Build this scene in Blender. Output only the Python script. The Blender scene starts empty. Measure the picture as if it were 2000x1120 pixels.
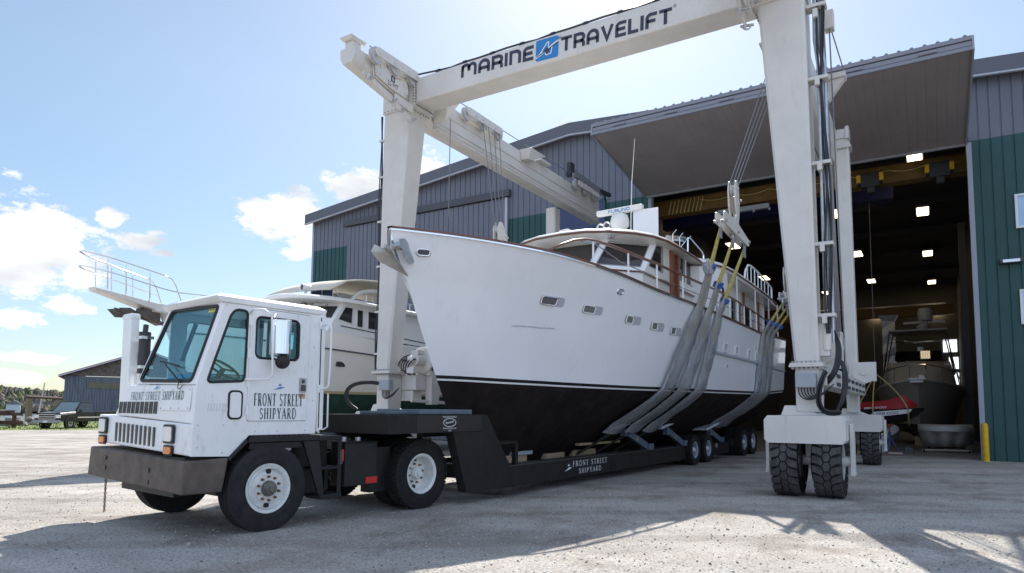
import bpy, bmesh, math, random
from mathutils import Vector, Matrix
from mathutils.geometry import tessellate_polygon
random.seed(7)
S = bpy.context.scene
COL = S.collection
R = math.radians
# ------------------------------------------------------------------ camera
cam = bpy.data.cameras.new("camera")
cam.sensor_width = 36; cam.lens = 1324.2 / 2000 * 36
cam.shift_y = 0.0656; cam.clip_start = 0.1; cam.clip_end = 6000
camo = bpy.data.objects.new("camera", cam); COL.objects.link(camo)
def cam_matrix(loc, yaw, pitch, roll):
    f = Vector((math.sin(yaw)*math.cos(pitch), math.cos(yaw)*math.cos(pitch), math.sin(pitch)))
    r = Vector((math.cos(yaw), -math.sin(yaw), 0)); u = r.cross(f)
    c, s = math.cos(roll), math.sin(roll)
    rr, uu = r*c + u*s, u*c - r*s
    m = Matrix((rr, uu, -f)).transposed().to_4x4(); m.translation = loc
    return m
camo.matrix_world = cam_matrix(Vector((0, 0, 1.5)), R(-31.69), R(4.745), R(0.436))
S.camera = camo
# ------------------------------------------------------------------ light, sky, exposure
SUN_EL, SUN_AZ = R(45), R(-22.5)
SKY_STRENGTH, SUN_STRENGTH = 0.07, 3.3
S.view_settings.view_transform = 'Standard'; S.view_settings.look = 'None'
S.view_settings.exposure = 1.25; S.view_settings.gamma = 1
S.cycles.use_denoising = True
S.cycles.max_bounces = 8; S.cycles.transparent_max_bounces = 16
sun = bpy.data.lights.new("sun", 'SUN'); sun.energy = SUN_STRENGTH; sun.angle = R(0.55); sun.color = (1, .955, .89)
suno = bpy.data.objects.new("sun", sun); COL.objects.link(suno)
sd = Vector((math.sin(SUN_AZ)*math.cos(SUN_EL), math.cos(SUN_AZ)*math.cos(SUN_EL), math.sin(SUN_EL)))
suno.rotation_euler = sd.to_track_quat('Z', 'Y').to_euler(); suno.location = (0, 0, 40)

world = bpy.data.worlds.new("World"); S.world = world; world.use_nodes = True
def sky_world():
    nt = world.node_tree; nt.nodes.clear(); N = nt.nodes.new; L = nt.links.new
    out = N('ShaderNodeOutputWorld'); bg = N('ShaderNodeBackground'); bg.inputs[1].default_value = SKY_STRENGTH
    sky = N('ShaderNodeTexSky'); sky.sky_type = 'NISHITA'; sky.sun_disc = False
    sky.sun_elevation = SUN_EL; sky.sun_rotation = SUN_AZ
    sky.air_density = 1.0; sky.dust_density = .42; sky.ozone_density = 1.2; sky.altitude = 0
    tc = N('ShaderNodeTexCoord')
    def math_(op, a, b=None, c=None, clamp=False):
        m = N('ShaderNodeMath'); m.operation = op; m.use_clamp = clamp
        for i, v in enumerate((a, b, c)):
            if v is None: continue
            if isinstance(v, (int, float)): m.inputs[i].default_value = v
            else: L(v, m.inputs[i])
        return m.outputs[0]
    vec = tc.outputs['Generated']
    ns = N('ShaderNodeTexNoise'); ns.inputs['Scale'].default_value = 21; ns.inputs['Detail'].default_value = 9; ns.inputs['Roughness'].default_value = .68
    mp = N('ShaderNodeMapping'); mp.inputs['Scale'].default_value = (1, 1, 2.1); L(vec, mp.inputs[0]); L(mp.outputs[0], ns.inputs['Vector'])
    total = None
    # cumulus banks: azimuth and elevation of the middle (degrees), half width, half height, strength
    for az, el, hw, hh, k in CLOUDS:
        d = Vector((math.sin(R(az))*math.cos(R(el)), math.cos(R(az))*math.cos(R(el)), math.sin(R(el))))
        rt = Vector((math.cos(R(az)), -math.sin(R(az)), 0)); up = rt.cross(d)
        def dot(v):
            n = N('ShaderNodeVectorMath'); n.operation = 'DOT_PRODUCT'; L(vec, n.inputs[0]); n.inputs[1].default_value = v; return n.outputs['Value']
        a = math_('MULTIPLY', dot(rt), 1/math.sin(R(hw))); b = math_('MULTIPLY', dot(up), 1/math.sin(R(hh)))
        q = math_('SQRT', math_('ADD', math_('MULTIPLY', a, a), math_('MULTIPLY', b, b)))
        front = math_('GREATER_THAN', dot(d), 0)
        w = math_('MULTIPLY', math_('MULTIPLY', math_('SUBTRACT', 1.25, q, clamp=True), k), front)
        total = w if total is None else math_('MAXIMUM', total, w)
    dens = math_('SUBTRACT', math_('ADD', total, math_('MULTIPLY', math_('SUBTRACT', ns.outputs[0], .5), 2.3)), .34)
    dens = math_('MULTIPLY', dens, 4.0, clamp=True)
    dens = math_('MULTIPLY', dens, math_('GREATER_THAN', total, .001))
    n2 = N('ShaderNodeTexNoise'); n2.inputs['Scale'].default_value = 7; n2.inputs['Detail'].default_value = 5; L(mp.outputs[0], n2.inputs['Vector'])
    cr = N('ShaderNodeValToRGB'); e = cr.color_ramp.elements
    e[0].position = .36; e[0].color = (4.2, 4.5, 5.0, 1); e[1].position = .54; e[1].color = (6.9, 6.9, 6.8, 1); L(n2.outputs[0], cr.inputs[0])
    mx = N('ShaderNodeMix'); mx.data_type = 'RGBA'
    sp = N('ShaderNodeSeparateXYZ'); L(vec, sp.inputs[0])
    hz = N('ShaderNodeValToRGB'); hz.color_ramp.elements[0].position = 0; hz.color_ramp.elements[0].color = (.66, .70, .76, 1); hz.color_ramp.elements[1].position = .42; hz.color_ramp.elements[1].color = (1.10, 1.05, .95, 1); L(sp.outputs[2], hz.inputs[0])
    hm = N('ShaderNodeMix'); hm.data_type = 'RGBA'; hm.blend_type = 'MULTIPLY'; hm.inputs[0].default_value = 1; L(sky.outputs[0], hm.inputs[6]); L(hz.outputs[0], hm.inputs[7])
    L(dens, mx.inputs[0]); L(hm.outputs[2], mx.inputs[6]); L(cr.outputs[0], mx.inputs[7])
    # unseen bright clouds behind the camera, added to fill the shaded sides
    bd = N('ShaderNodeVectorMath'); bd.operation = 'DOT_PRODUCT'; L(vec, bd.inputs[0]); bd.inputs[1].default_value = (.525*.9, -.85*.9, .30)
    n3 = N('ShaderNodeTexNoise'); n3.inputs['Scale'].default_value = 4.5; n3.inputs['Detail'].default_value = 7; L(mp.outputs[0], n3.inputs['Vector'])
    cov = math_('MULTIPLY', math_('ADD', math_('SUBTRACT', n3.outputs[0], .42), math_('MULTIPLY', bd.outputs['Value'], .10)), 6, clamp=True)
    cov = math_('MULTIPLY', cov, math_('MULTIPLY', math_('SUBTRACT', bd.outputs['Value'], .05), 4, clamp=True))
    m2 = N('ShaderNodeMix'); m2.data_type = 'RGBA'; L(cov, m2.inputs[0]); L(mx.outputs[2], m2.inputs[6]); m2.inputs[7].default_value = (5.2, 6.4, 8.7, 1)
    L(m2.outputs[2], bg.inputs[0]); L(bg.outputs[0], out.inputs[0])
CLOUDS = [(-67.6, 10.8, 4.4, 3.6, 1.0), (-64.8, 9.4, 2.2, 1.7, .85), (-62.9, 13.7, 1.2, .75, .95), (-60.5, 12.3, 2.0, .95, .9), (-59.4, 11.6, 1.2, .6, .85), (-65, 7.2, 2.6, .9, .75), (-68.3, 5.9, 2.2, .9, .8), (-67, 3.3, 2.8, .55, .75), (-68.5, 2.0, 2.8, .6, .8),
          (-50.6, 15.3, 3.7, 2.5, 1.05), (-49, 13.2, 2.2, 1.6, .85), (-44.8, 18.1, 3.2, 1.7, 1.0), (-39, 19.4, 2.2, 1.8, .85), (-27.2, 23.4, 1.0, .65, .8), (-69, 15.5, .9, .45, .6)]
sky_world()
# ------------------------------------------------------------------ materials
MAT = {}
def mat(name, col, rough=.5, *, metal=0., noise=.0, nscale=6., bump=0., bscale=30., emit=None, estr=0., coat=0., trans=0., alpha=1., ior=1.45, stretch=None, col2=None, spec=.5, detail=5, dirt=None):
    if name in MAT: return MAT[name]
    m = bpy.data.materials.new(name); m.use_nodes = True; nt = m.node_tree; N = nt.nodes.new; L = nt.links.new
    b = nt.nodes['Principled BSDF']
    b.inputs['Base Color'].default_value = (*col, 1); b.inputs['Roughness'].default_value = rough; b.inputs['Metallic'].default_value = metal
    b.inputs['IOR'].default_value = ior; b.inputs['Coat Weight'].default_value = coat; b.inputs['Transmission Weight'].default_value = trans; b.inputs['Alpha'].default_value = alpha
    b.inputs['Specular IOR Level'].default_value = spec
    if emit: b.inputs['Emission Color'].default_value = (*emit, 1); b.inputs['Emission Strength'].default_value = estr
    if noise or bump:
        tc = N('ShaderNodeTexCoord'); src = tc.outputs['Object']
        if stretch:
            mp = N('ShaderNodeMapping'); mp.inputs['Scale'].default_value = stretch; L(src, mp.inputs[0]); src = mp.outputs[0]
        if noise:
            n = N('ShaderNodeTexNoise'); n.inputs['Scale'].default_value = nscale; n.inputs['Detail'].default_value = detail; n.inputs['Roughness'].default_value = .65; L(src, n.inputs['Vector'])
            c2 = col2 or tuple(max(0, c*(1-noise)) for c in col); c1 = col if col2 else tuple(min(1, c*(1+noise*.5)) for c in col)
            cr = N('ShaderNodeValToRGB'); cr.color_ramp.elements[0].position = .33; cr.color_ramp.elements[1].position = .67
            cr.color_ramp.elements[0].color = (*c2, 1); cr.color_ramp.elements[1].color = (*c1, 1)
            L(n.outputs[0], cr.inputs[0]); L(cr.outputs[0], b.inputs['Base Color'])
            mr = N('ShaderNodeMapRange'); mr.inputs[3].default_value = min(1, rough*1.25); mr.inputs[4].default_value = rough*.85; L(n.outputs[0], mr.inputs[0]); L(mr.outputs[0], b.inputs['Roughness'])
        if bump:
            n = N('ShaderNodeTexNoise'); n.inputs['Scale'].default_value = bscale; n.inputs['Detail'].default_value = 4; L(src, n.inputs['Vector'])
            bp = N('ShaderNodeBump'); bp.inputs['Strength'].default_value = bump; bp.inputs['Distance'].default_value = .02; L(n.outputs[0], bp.inputs['Height']); L(bp.outputs[0], b.inputs['Normal'])
    if dirt:      # run marks and grime: colour, amount, scale, stretch
        dc, am, sc, st = dirt; tc = N('ShaderNodeTexCoord'); mp = N('ShaderNodeMapping'); mp.inputs['Scale'].default_value = st; L(tc.outputs['Object'], mp.inputs[0])
        n = N('ShaderNodeTexNoise'); n.inputs['Scale'].default_value = sc; n.inputs['Detail'].default_value = 8; n.inputs['Roughness'].default_value = .7; L(mp.outputs[0], n.inputs['Vector'])
        n2 = N('ShaderNodeTexNoise'); n2.inputs['Scale'].default_value = sc*.35; n2.inputs['Detail'].default_value = 3; L(tc.outputs['Object'], n2.inputs['Vector'])
        r1 = N('ShaderNodeMapRange'); r1.inputs[1].default_value = .54; r1.inputs[2].default_value = .78; L(n.outputs[0], r1.inputs[0]); r2 = N('ShaderNodeMapRange'); r2.inputs[1].default_value = .42; r2.inputs[2].default_value = .66; L(n2.outputs[0], r2.inputs[0])
        mu = N('ShaderNodeMath'); mu.operation = 'MULTIPLY'; L(r1.outputs[0], mu.inputs[0]); L(r2.outputs[0], mu.inputs[1]); m3 = N('ShaderNodeMath'); m3.operation = 'MULTIPLY'; m3.inputs[1].default_value = am; L(mu.outputs[0], m3.inputs[0])
        mx = N('ShaderNodeMix'); mx.data_type = 'RGBA'; L(m3.outputs[0], mx.inputs[0]); mx.inputs[7].default_value = (*dc, 1)
        if b.inputs['Base Color'].is_linked: L(b.inputs['Base Color'].links[0].from_socket, mx.inputs[6])
        else: mx.inputs[6].default_value = (*col, 1)
        L(mx.outputs[2], b.inputs['Base Color'])
    MAT[name] = m; return m
# paints and stuffs
lift_white = mat('lift_paint', (.66, .63, .585), .38, noise=.07, nscale=1.6, bump=.05, bscale=9, dirt=((.34, .28, .22), .55, 5, (3, 3, .35)))
truck_white = mat('truck_paint', (.85, .85, .84), .32, noise=.05, nscale=2.2, coat=.15, bump=.03, bscale=3, dirt=((.40, .34, .28), .75, 7, (2, 2, .7)))
gel_white = mat('hull_gelcoat', (.82, .82, .83), .14, noise=.04, nscale=.7, coat=.4, bump=.025, bscale=1.6, dirt=((.60, .60, .61), .6, 4, (1.5, 1.5, .35)))
deck_white = mat('cabin_paint', (.80, .79, .76), .3, noise=.03, nscale=1.5, coat=.2)
cream = mat('cream_gelcoat', (.76, .74, .69), .32, noise=.04, nscale=1.2, coat=.2)
bottom_black = mat('antifouling_black', (.020, .015, .015), .8, noise=.4, nscale=2.5, spec=.15, dirt=((.05, .04, .038), .6, 4, (1, .6, 1.2)))
boot_black = mat('boot_stripe_black', (.012, .012, .014), .25)
bottom_green = mat('antifouling_green', (.02, .06, .045), .6, noise=.5, nscale=2.5)
black_steel = mat('black_steel', (.013, .0125, .013), .45, noise=.35, nscale=4, bump=.06)
bumper_steel = mat('bumper_steel', (.115, .088, .072), .55, noise=.3, nscale=5, bump=.08, dirt=((.20, .15, .11), .7, 8, (1, 1, .8)))
rubber = mat('tyre_rubber', (.021, .020, .020), .8, noise=.35, nscale=9, bump=.08, bscale=50)
dusty_rubber = mat('dusty_tyre', (.075, .072, .068), .85, noise=.45, nscale=7, bump=.1, bscale=40)
groove_rubber = mat('tyre_groove', (.014, .0135, .013), .9, noise=.3, nscale=8)
rim_white = mat('rim_paint', (.72, .72, .69), .4, noise=.16, nscale=7)
rust = mat('rusty_nut', (.30, .15, .07), .7, metal=.3, noise=.5, nscale=40)
hub_steel = mat('hub_steel', (.22, .20, .18), .5, metal=.6, noise=.4, nscale=20)
chrome = mat('chrome', (.82, .82, .84), .08, metal=1)
steel = mat('galvanised_steel', (.48, .49, .51), .38, metal=.85, noise=.15, nscale=10)
grey_box = mat('grey_enamel', (.34, .37, .40), .4, noise=.08, nscale=5)
black_rubber = mat('black_gasket', (.014, .014, .015), .5)
hose_black = mat('hose_black', (.02, .02, .023), .4)
teak = mat('varnished_teak', (.17, .062, .035), .3, noise=.35, nscale=5, stretch=(1, 8, 1), coat=.4)
door_wood = mat('mahogany_door', (.33, .11, .05), .3, noise=.35, nscale=6, stretch=(6, 6, .6), coat=.3)
glass_dark = mat('tinted_glass', (.03, .032, .035), .05, coat=.3, spec=.6)
def clear_glass(name, tint, a, rough=.02, tone=(1, 1, 1)):
    if name in MAT: return MAT[name]
    m = bpy.data.materials.new(name); m.use_nodes = True; nt = m.node_tree; N = nt.nodes.new; L = nt.links.new
    nt.nodes.remove(nt.nodes['Principled BSDF']); o = nt.nodes['Material Output']
    t = N('ShaderNodeBsdfTransparent'); t.inputs[0].default_value = (*tint, 1); g = N('ShaderNodeBsdfGlossy'); g.inputs['Roughness'].default_value = rough; g.inputs[0].default_value = (*tone, 1)
    fr = N('ShaderNodeFresnel'); fr.inputs[0].default_value = 1.5; ad = N('ShaderNodeMath'); ad.operation = 'ADD'; ad.inputs[1].default_value = a; L(fr.outputs[0], ad.inputs[0])
    mx = N('ShaderNodeMixShader'); L(ad.outputs[0], mx.inputs[0]); L(t.outputs[0], mx.inputs[1]); L(g.outputs[0], mx.inputs[2]); L(mx.outputs[0], o.inputs[0])
    MAT[name] = m; return m
glass_blue = clear_glass('windscreen_glass', (.68, .94, .98), .07, tone=(.55, .88, .95))
glass_smoke = clear_glass('smoked_glass', (.16, .17, .18), .06)
amber = mat('amber_lens', (.75, .22, .04), .25, coat=.5)
lens = mat('headlamp_lens', (.75, .76, .78), .12, metal=.5)
red_lens = mat('red_reflector', (.55, .03, .03), .3)
yellow_strap = mat('yellow_webbing', (.60, .51, .17), .7, noise=.25, nscale=12, bump=.15, bscale=60)
blue_tape = mat('blue_tape', (.03, .10, .36), .5)
lettering_dark = mat('sign_navy', (.035, .035, .06), .4)
lettering_green = mat('sign_green', (.03, .07, .075), .4)
logo_blue = mat('sign_blue', (.02, .20, .50), .35)
plain_white = mat('white_lettering', (.8, .8, .8), .5)
yellow_paint = mat('yellow_paint', (.68, .40, .01), .45, noise=.15, nscale=6)
timber = mat('sawn_timber', (.42, .31, .19), .75, noise=.25, nscale=4, stretch=(1, 6, 6))
wire_steel = mat('wire_rope', (.22, .22, .23), .5, metal=.5)
# ------------------------------------------------------------------ objects
W = {}
def empty(name, loc=(0, 0, 0), rotz=0., label=None, cat=None, group=None):
    o = bpy.data.objects.new(name, None); COL.objects.link(o); o.empty_display_size = .3
    o.location = loc; o.rotation_euler = (0, 0, rotz)
    W[o] = Matrix.Translation(loc) @ Matrix.Rotation(rotz, 4, 'Z')
    return tag(o, label, cat, group)
def tag(o, label=None, cat=None, group=None, kind=None):
    if label: o['label'] = label
    if cat: o['category'] = cat
    if group: o['group'] = group
    if kind: o['kind'] = kind
    return o
def kids(o): return [c for c in COL.objects if c.parent is o]
def copy_tree(o, parent=None):
    c = o.copy(); COL.objects.link(c)
    if parent: c.parent = parent
    for ch in kids(o): copy_tree(ch, c)
    return c
def basis(origin, ex, ey):
    ex, ey = Vector(ex).normalized(), Vector(ey); ey = (ey - ex*ey.dot(ex)).normalized()
    m = Matrix((ex, ey, ex.cross(ey))).transposed().to_4x4(); m.translation = Vector(origin); return m
class MB:
    """collects shapes; M takes local coordinates to the world"""
    def __init__(s, M=None): s.bm = bmesh.new(); s.M = M or Matrix.Identity(4); s.mi = 0
    def v(s, p): return s.bm.verts.new(s.M @ Vector(p))
    def face(s, vs, mi=None):
        try: f = s.bm.faces.new(vs)
        except ValueError: return None
        f.material_index = s.mi if mi is None else mi; return f
    def poly(s, pts): return s.face([s.v(p) for p in pts])
    def hexa(s, p):      # 8 corners: bottom ring of four, top ring of four
        v = [s.v(q) for q in p]
        for f in ((3, 2, 1, 0), (4, 5, 6, 7), (0, 1, 5, 4), (1, 2, 6, 5), (2, 3, 7, 6), (3, 0, 4, 7)): s.face([v[i] for i in f])
        return s
    def box(s, a, b):
        (x0, y0, z0), (x1, y1, z1) = a, b
        x0, x1 = min(x0, x1), max(x0, x1); y0, y1 = min(y0, y1), max(y0, y1); z0, z1 = min(z0, z1), max(z0, z1)
        return s.hexa([(x0, y0, z0), (x1, y0, z0), (x1, y1, z0), (x0, y1, z0), (x0, y0, z1), (x1, y0, z1), (x1, y1, z1), (x0, y1, z1)])
    def cbox(s, c, d): return s.box([c[i]-d[i]/2 for i in range(3)], [c[i]+d[i]/2 for i in range(3)])
    def bar(s, p, q, w, h, up=(0, 0, 1), w2=None, h2=None):
        p, q = Vector(p), Vector(q); d = (q-p).normalized(); up = Vector(up)
        if abs(d.dot(up)) > .98: up = Vector((0, 1, 0))
        r = d.cross(up).normalized(); u = r.cross(d); w2 = w if w2 is None else w2; h2 = h if h2 is None else h2
        a = [p - r*w/2 - u*h/2, p + r*w/2 - u*h/2, p + r*w/2 + u*h/2, p - r*w/2 + u*h/2]
        b = [q - r*w2/2 - u*h2/2, q + r*w2/2 - u*h2/2, q + r*w2/2 + u*h2/2, q - r*w2/2 + u*h2/2]
        return s.hexa(a + b)
    def rings(s, rs, closed=True, cap=True, loop=False):
        V = [[s.v(p) for p in r] for r in rs]; n = len(V[0])
        for i in range(len(V) - (0 if loop else 1)):
            A, B = V[i], V[(i+1) % len(V)]
            for j in range(n if closed else n-1): s.face([A[j], A[(j+1) % n], B[(j+1) % n], B[j]])
        if cap and closed and not loop: s.face(V[0][::-1]); s.face(V[-1])
        return V
    def tube(s, pts, r, seg=8, loop=False, cap=True):
        P = [Vector(p) for p in pts]; n = len(P); rs = []
        prev = None
        for i in range(n):
            if loop: d = P[(i+1) % n] - P[i-1]
            else: d = P[min(i+1, n-1)] - P[max(i-1, 0)]
            if d.length < 1e-9: d = Vector((0, 0, 1))
            d.normalize()
            if prev is None: a = d.orthogonal().normalized()
            else:
                a = prev - d*prev.dot(d); a = a.normalized() if a.length > 1e-6 else d.orthogonal().normalized()
            prev = a; b = d.cross(a); rr = r[i] if isinstance(r, (list, tuple)) else r
            rs.append([P[i] + a*math.cos(2*math.pi*k/seg)*rr + b*math.sin(2*math.pi*k/seg)*rr for k in range(seg)])
        s.rings(rs, True, cap, loop); return s
    def cyl(s, p, q, r, r2=None, seg=16): return s.tube([p, q], [r, r if r2 is None else r2], seg)
    def lathe(s, prof, c, axis, seg=32, a0=0., a1=2*math.pi):   # prof: (radius, offset along the axis)
        ax = Vector(axis).normalized(); a = ax.orthogonal().normalized(); b = ax.cross(a); c = Vector(c); full = abs(a1-a0-2*math.pi) < 1e-6
        n = seg if full else seg+1
        V = [[s.v(c + ax*h + (a*math.cos(a0+(a1-a0)*k/seg) + b*math.sin(a0+(a1-a0)*k/seg))*r) for k in range(n)] for r, h in prof]
        for i in range(len(V)-1):
            for k in range(seg): s.face([V[i][k], V[i][(k+1) % n], V[i+1][(k+1) % n], V[i+1][k]])
        return s
    def ball(s, c, r, seg=12, sc=(1, 1, 1)):
        c = Vector(c); rs = []
        for i in range(1, seg//2):
            t = math.pi*i/(seg//2); rs.append([c + Vector((math.sin(t)*math.cos(2*math.pi*k/seg)*r*sc[0], math.sin(t)*math.sin(2*math.pi*k/seg)*r*sc[1], math.cos(t)*r*sc[2])) for k in range(seg)])
        V = s.rings(rs, True, False); t, b = s.v(c + Vector((0, 0, r*sc[2]))), s.v(c - Vector((0, 0, r*sc[2])))
        for k in range(seg): s.face([t, V[0][k], V[0][(k+1) % seg]]); s.face([b, V[-1][(k+1) % seg], V[-1][k]])
        return s
    def plate(s, outer, holes, B, th):     # flat polygon with holes, B maps (x, y, depth) to local space, thickness goes to -depth
        loops = [[Vector((x, y, 0)) for x, y in outer]] + [[Vector((x, y, 0)) for x, y in h] for h in holes]
        flat = [p for l in loops for p in l]; tri = tessellate_polygon(loops)
        F = [s.v(B @ p) for p in flat]; K = [s.v(B @ (p + Vector((0, 0, -th)))) for p in flat]
        for t in tri:
            a, b, c = (flat[i] for i in t); t = t if (b-a).cross(c-a).z > 0 else t[::-1]
            s.face([F[i] for i in t]); s.face([K[i] for i in reversed(t)])
        o = 0
        for l in loops:
            n = len(l)
            for i in range(n): s.face([F[o+i], K[o+i], K[o+(i+1) % n], F[o+(i+1) % n]])
            o += n
        return s
    def prism(s, poly, B, d0, d1):
        a = [s.v(B @ Vector((x, y, d0))) for x, y in poly]; b = [s.v(B @ Vector((x, y, d1))) for x, y in poly]; n = len(poly)
        s.face(a[::-1]); s.face(b)
        for i in range(n): s.face([a[i], a[(i+1) % n], b[(i+1) % n], b[i]])
        return s
    def build_each(s, name, m, parent=None, bevel=0., smooth=0.):
        """every loose piece becomes a part of its own"""
        bm = s.bm; bm.verts.ensure_lookup_table(); seen = set(); out = []
        for v0 in bm.verts:
            if v0 in seen: continue
            st, isl = [v0], []; seen.add(v0)
            while st:
                v = st.pop(); isl.append(v)
                for e in v.link_edges:
                    w = e.other_vert(v)
                    if w not in seen: seen.add(w); st.append(w)
            q = MB(); mp_ = {v: q.bm.verts.new(v.co) for v in isl}
            for f in {f for v in isl for f in v.link_faces}: q.bm.faces.new([mp_[v] for v in f.verts]).material_index = f.material_index
            out.append(q.build(name, m, parent, bevel, smooth))
        bm.free(); return out
    def build(s, name, m, parent=None, bevel=0., smooth=0., label=None, doubles=False):
        inv = W[parent].inverted() if parent is not None else None
        if doubles: bmesh.ops.remove_doubles(s.bm, verts=s.bm.verts, dist=1e-4)
        bmesh.ops.recalc_face_normals(s.bm, faces=s.bm.faces)
        if inv is not None: s.bm.transform(inv)
        me = bpy.data.meshes.new(name); s.bm.to_mesh(me); s.bm.free()
        for x in (m if isinstance(m, (list, tuple)) else [m]): me.materials.append(x)
        if smooth:
            for p in me.polygons: p.use_smooth = True
            me.set_sharp_from_angle(angle=R(smooth))
        o = bpy.data.objects.new(name, me); COL.objects.link(o); W[o] = W[parent] if parent is not None else Matrix.Identity(4)
        if parent is not None: o.parent = parent
        if bevel:
            b = o.modifiers.new('bevel', 'BEVEL'); b.width = bevel; b.segments = 2; b.limit_method = 'ANGLE'; b.angle_limit = R(40); b.use_clamp_overlap = True
        if label: o['label'] = label
        return o
def rrect(x0, y0, x1, y1, r, n=5):
    pts = []
    for cx, cy, a in ((x1-r, y1-r, 0), (x0+r, y1-r, 90), (x0+r, y0+r, 180), (x1-r, y0+r, 270)):
        for k in range(n+1): pts.append((cx + r*math.cos(R(a+90*k/n)), cy + r*math.sin(R(a+90*k/n))))
    return pts
def rpoly(pts, r, n=4):
    out = []; m = len(pts)
    for i in range(m):
        p, a, b = Vector(pts[i]), Vector(pts[i-1]), Vector(pts[(i+1) % m]); da, db = (a-p), (b-p); d = min(r, da.length/2.1, db.length/2.1)
        s, e = p + da.normalized()*d, p + db.normalized()*d
        for k in range(n+1):
            t = k/n; out.append(tuple((s*(1-t)*(1-t) + p*2*t*(1-t) + e*t*t)[:2]))
    return out
def lerp(a, b, t): return a + (b-a)*t
def table(tab, x):
    if x <= tab[0][0]: return tab[0][1]
    for (a, va), (b, vb) in zip(tab, tab[1:]):
        if x <= b: return lerp(va, vb, (x-a)/(b-a))
    return tab[-1][1]
def bez(p0, p1, p2, p3, n=12):
    p0, p1, p2, p3 = map(Vector, (p0, p1, p2, p3))
    return [p0*(1-t)**3 + p1*3*t*(1-t)**2 + p2*3*t*t*(1-t) + p3*t**3 for t in (k/n for k in range(n+1))]
# ------------------------------------------------------------------ lettering from strokes
def arc(cx, cy, rx, ry, a0, a1, n=7): return [(cx + rx*math.cos(R(lerp(a0, a1, k/n))), cy + ry*math.sin(R(lerp(a0, a1, k/n)))) for k in range(n+1)]
def ribbon(mb, B, pts, w, d):
    P = [Vector((x, y)) for x, y in pts]; n = len(P); Lf, Rt = [], []
    for i in range(n):
        a = (P[i]-P[i-1]).normalized() if i else None; b = (P[i+1]-P[i]).normalized() if i < n-1 else None
        t = a if b is None else b if a is None else (a+b).normalized() if (a+b).length > .01 else a
        nn = Vector((-t.y, t.x)); k = 1.
        if a is not None and b is not None: k = 1/max(.45, nn.dot(Vector((-a.y, a.x))))
        Lf.append(P[i] + nn*w/2*k); Rt.append(P[i] - nn*w/2*k)
    for i in range(n-1):
        mb.face([mb.v(B @ Vector((p.x, p.y, d))) for p in (Rt[i], Rt[i+1], Lf[i+1], Lf[i])])
# geometric rounded face for the hoist (height 1); each entry: width, strokes
g_ = .165; h_ = g_/2
GEO = {'m': (1.06, [[(h_, 0), (h_, 1-h_)], [(h_, .72)] + arc(.31, .66, .225, .26, 170, 0, 8) + [(.535, .42)], [(.535, .66)] + arc(.755, .66, .222, .26, 180, 0, 8) + [(.977, 0)]]),
 'A': (.78, [[(h_, 0), (h_, .45)] + arc(.39, .55, .39-h_, .45-h_, 180, 0, 9) + [(.78-h_, 0)], [(h_, .36), (.78-h_, .36)]]),
 'R': (.74, [[(h_, 0), (h_, 1-h_), (.45, 1-h_)] + arc(.45, .675, .21, .245, 90, -90, 7) + [(h_, .43)], [(.45, .43)] + arc(.46, .2, .2, .23, 80, 0, 5) + [(.66, 0)]]),
 'I': (.17, [[(h_, 0), (h_, 1)]]),
 'n': (.74, [[(h_, 0), (h_, 1-h_), (.40, 1-h_)] + arc(.40, .66, .257, .257, 90, 0, 6) + [(.657, 0)]]),
 'E': (.66, [[(.66, 1-h_), (.30, 1-h_)] + arc(.30, .70, .30-h_, .215, 90, 180, 5) + [(h_, h_), (.66, h_)], [(h_, .5), (.60, .5)]]),
 'T': (.74, [[(0, 1-h_), (.74, 1-h_)], [(.37, 0), (.37, 1-h_)]]),
 'V': (.80, [[(h_, 1), (.40, .06), (.80-h_, 1)]]),
 'L': (.62, [[(h_, 1), (h_, h_), (.62, h_)]]),
 'F': (.66, [[(.66, 1-h_), (.30, 1-h_)] + arc(.30, .70, .30-h_, .215, 90, 180, 5) + [(h_, 0)], [(h_, .48), (.58, .48)]]),
 'U': (.95, [[(h_, 1), (h_, .35)] + arc(.30, .30, .217, .217, 180, 270, 4) + arc(.65, .30, .217, .217, 270, 360, 4) + [(.867, 1)]]),
 'N': (.95, [[(h_, 0), (h_, 1-h_), (.867, h_), (.867, 1)]]),
 'O': (.95, [arc(.30, .70, .217, .217, 180, 90, 4) + arc(.65, .70, .217, .217, 90, 0, 4) + arc(.65, .30, .217, .217, 0, -90, 4) + arc(.30, .30, .217, .217, 270, 180, 4) + [(.083, .70)]]),
 'S': (.80, [[(.80, 1-h_), (.30, 1-h_)] + arc(.28, .71, .197, .21, 90, 270, 6) + arc(.52, .29, .197, .21, 90, -90, 6) + [(0, h_)]]),
 'D': (.90, [[(h_, h_), (h_, 1-h_), (.5, 1-h_)] + arc(.5, .5, .317, .417, 90, -90, 8) + [(h_, h_)]]),
 '-': (.40, [[(.03, .45), (.37, .45)]]), ' ': (.4, [])}
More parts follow.
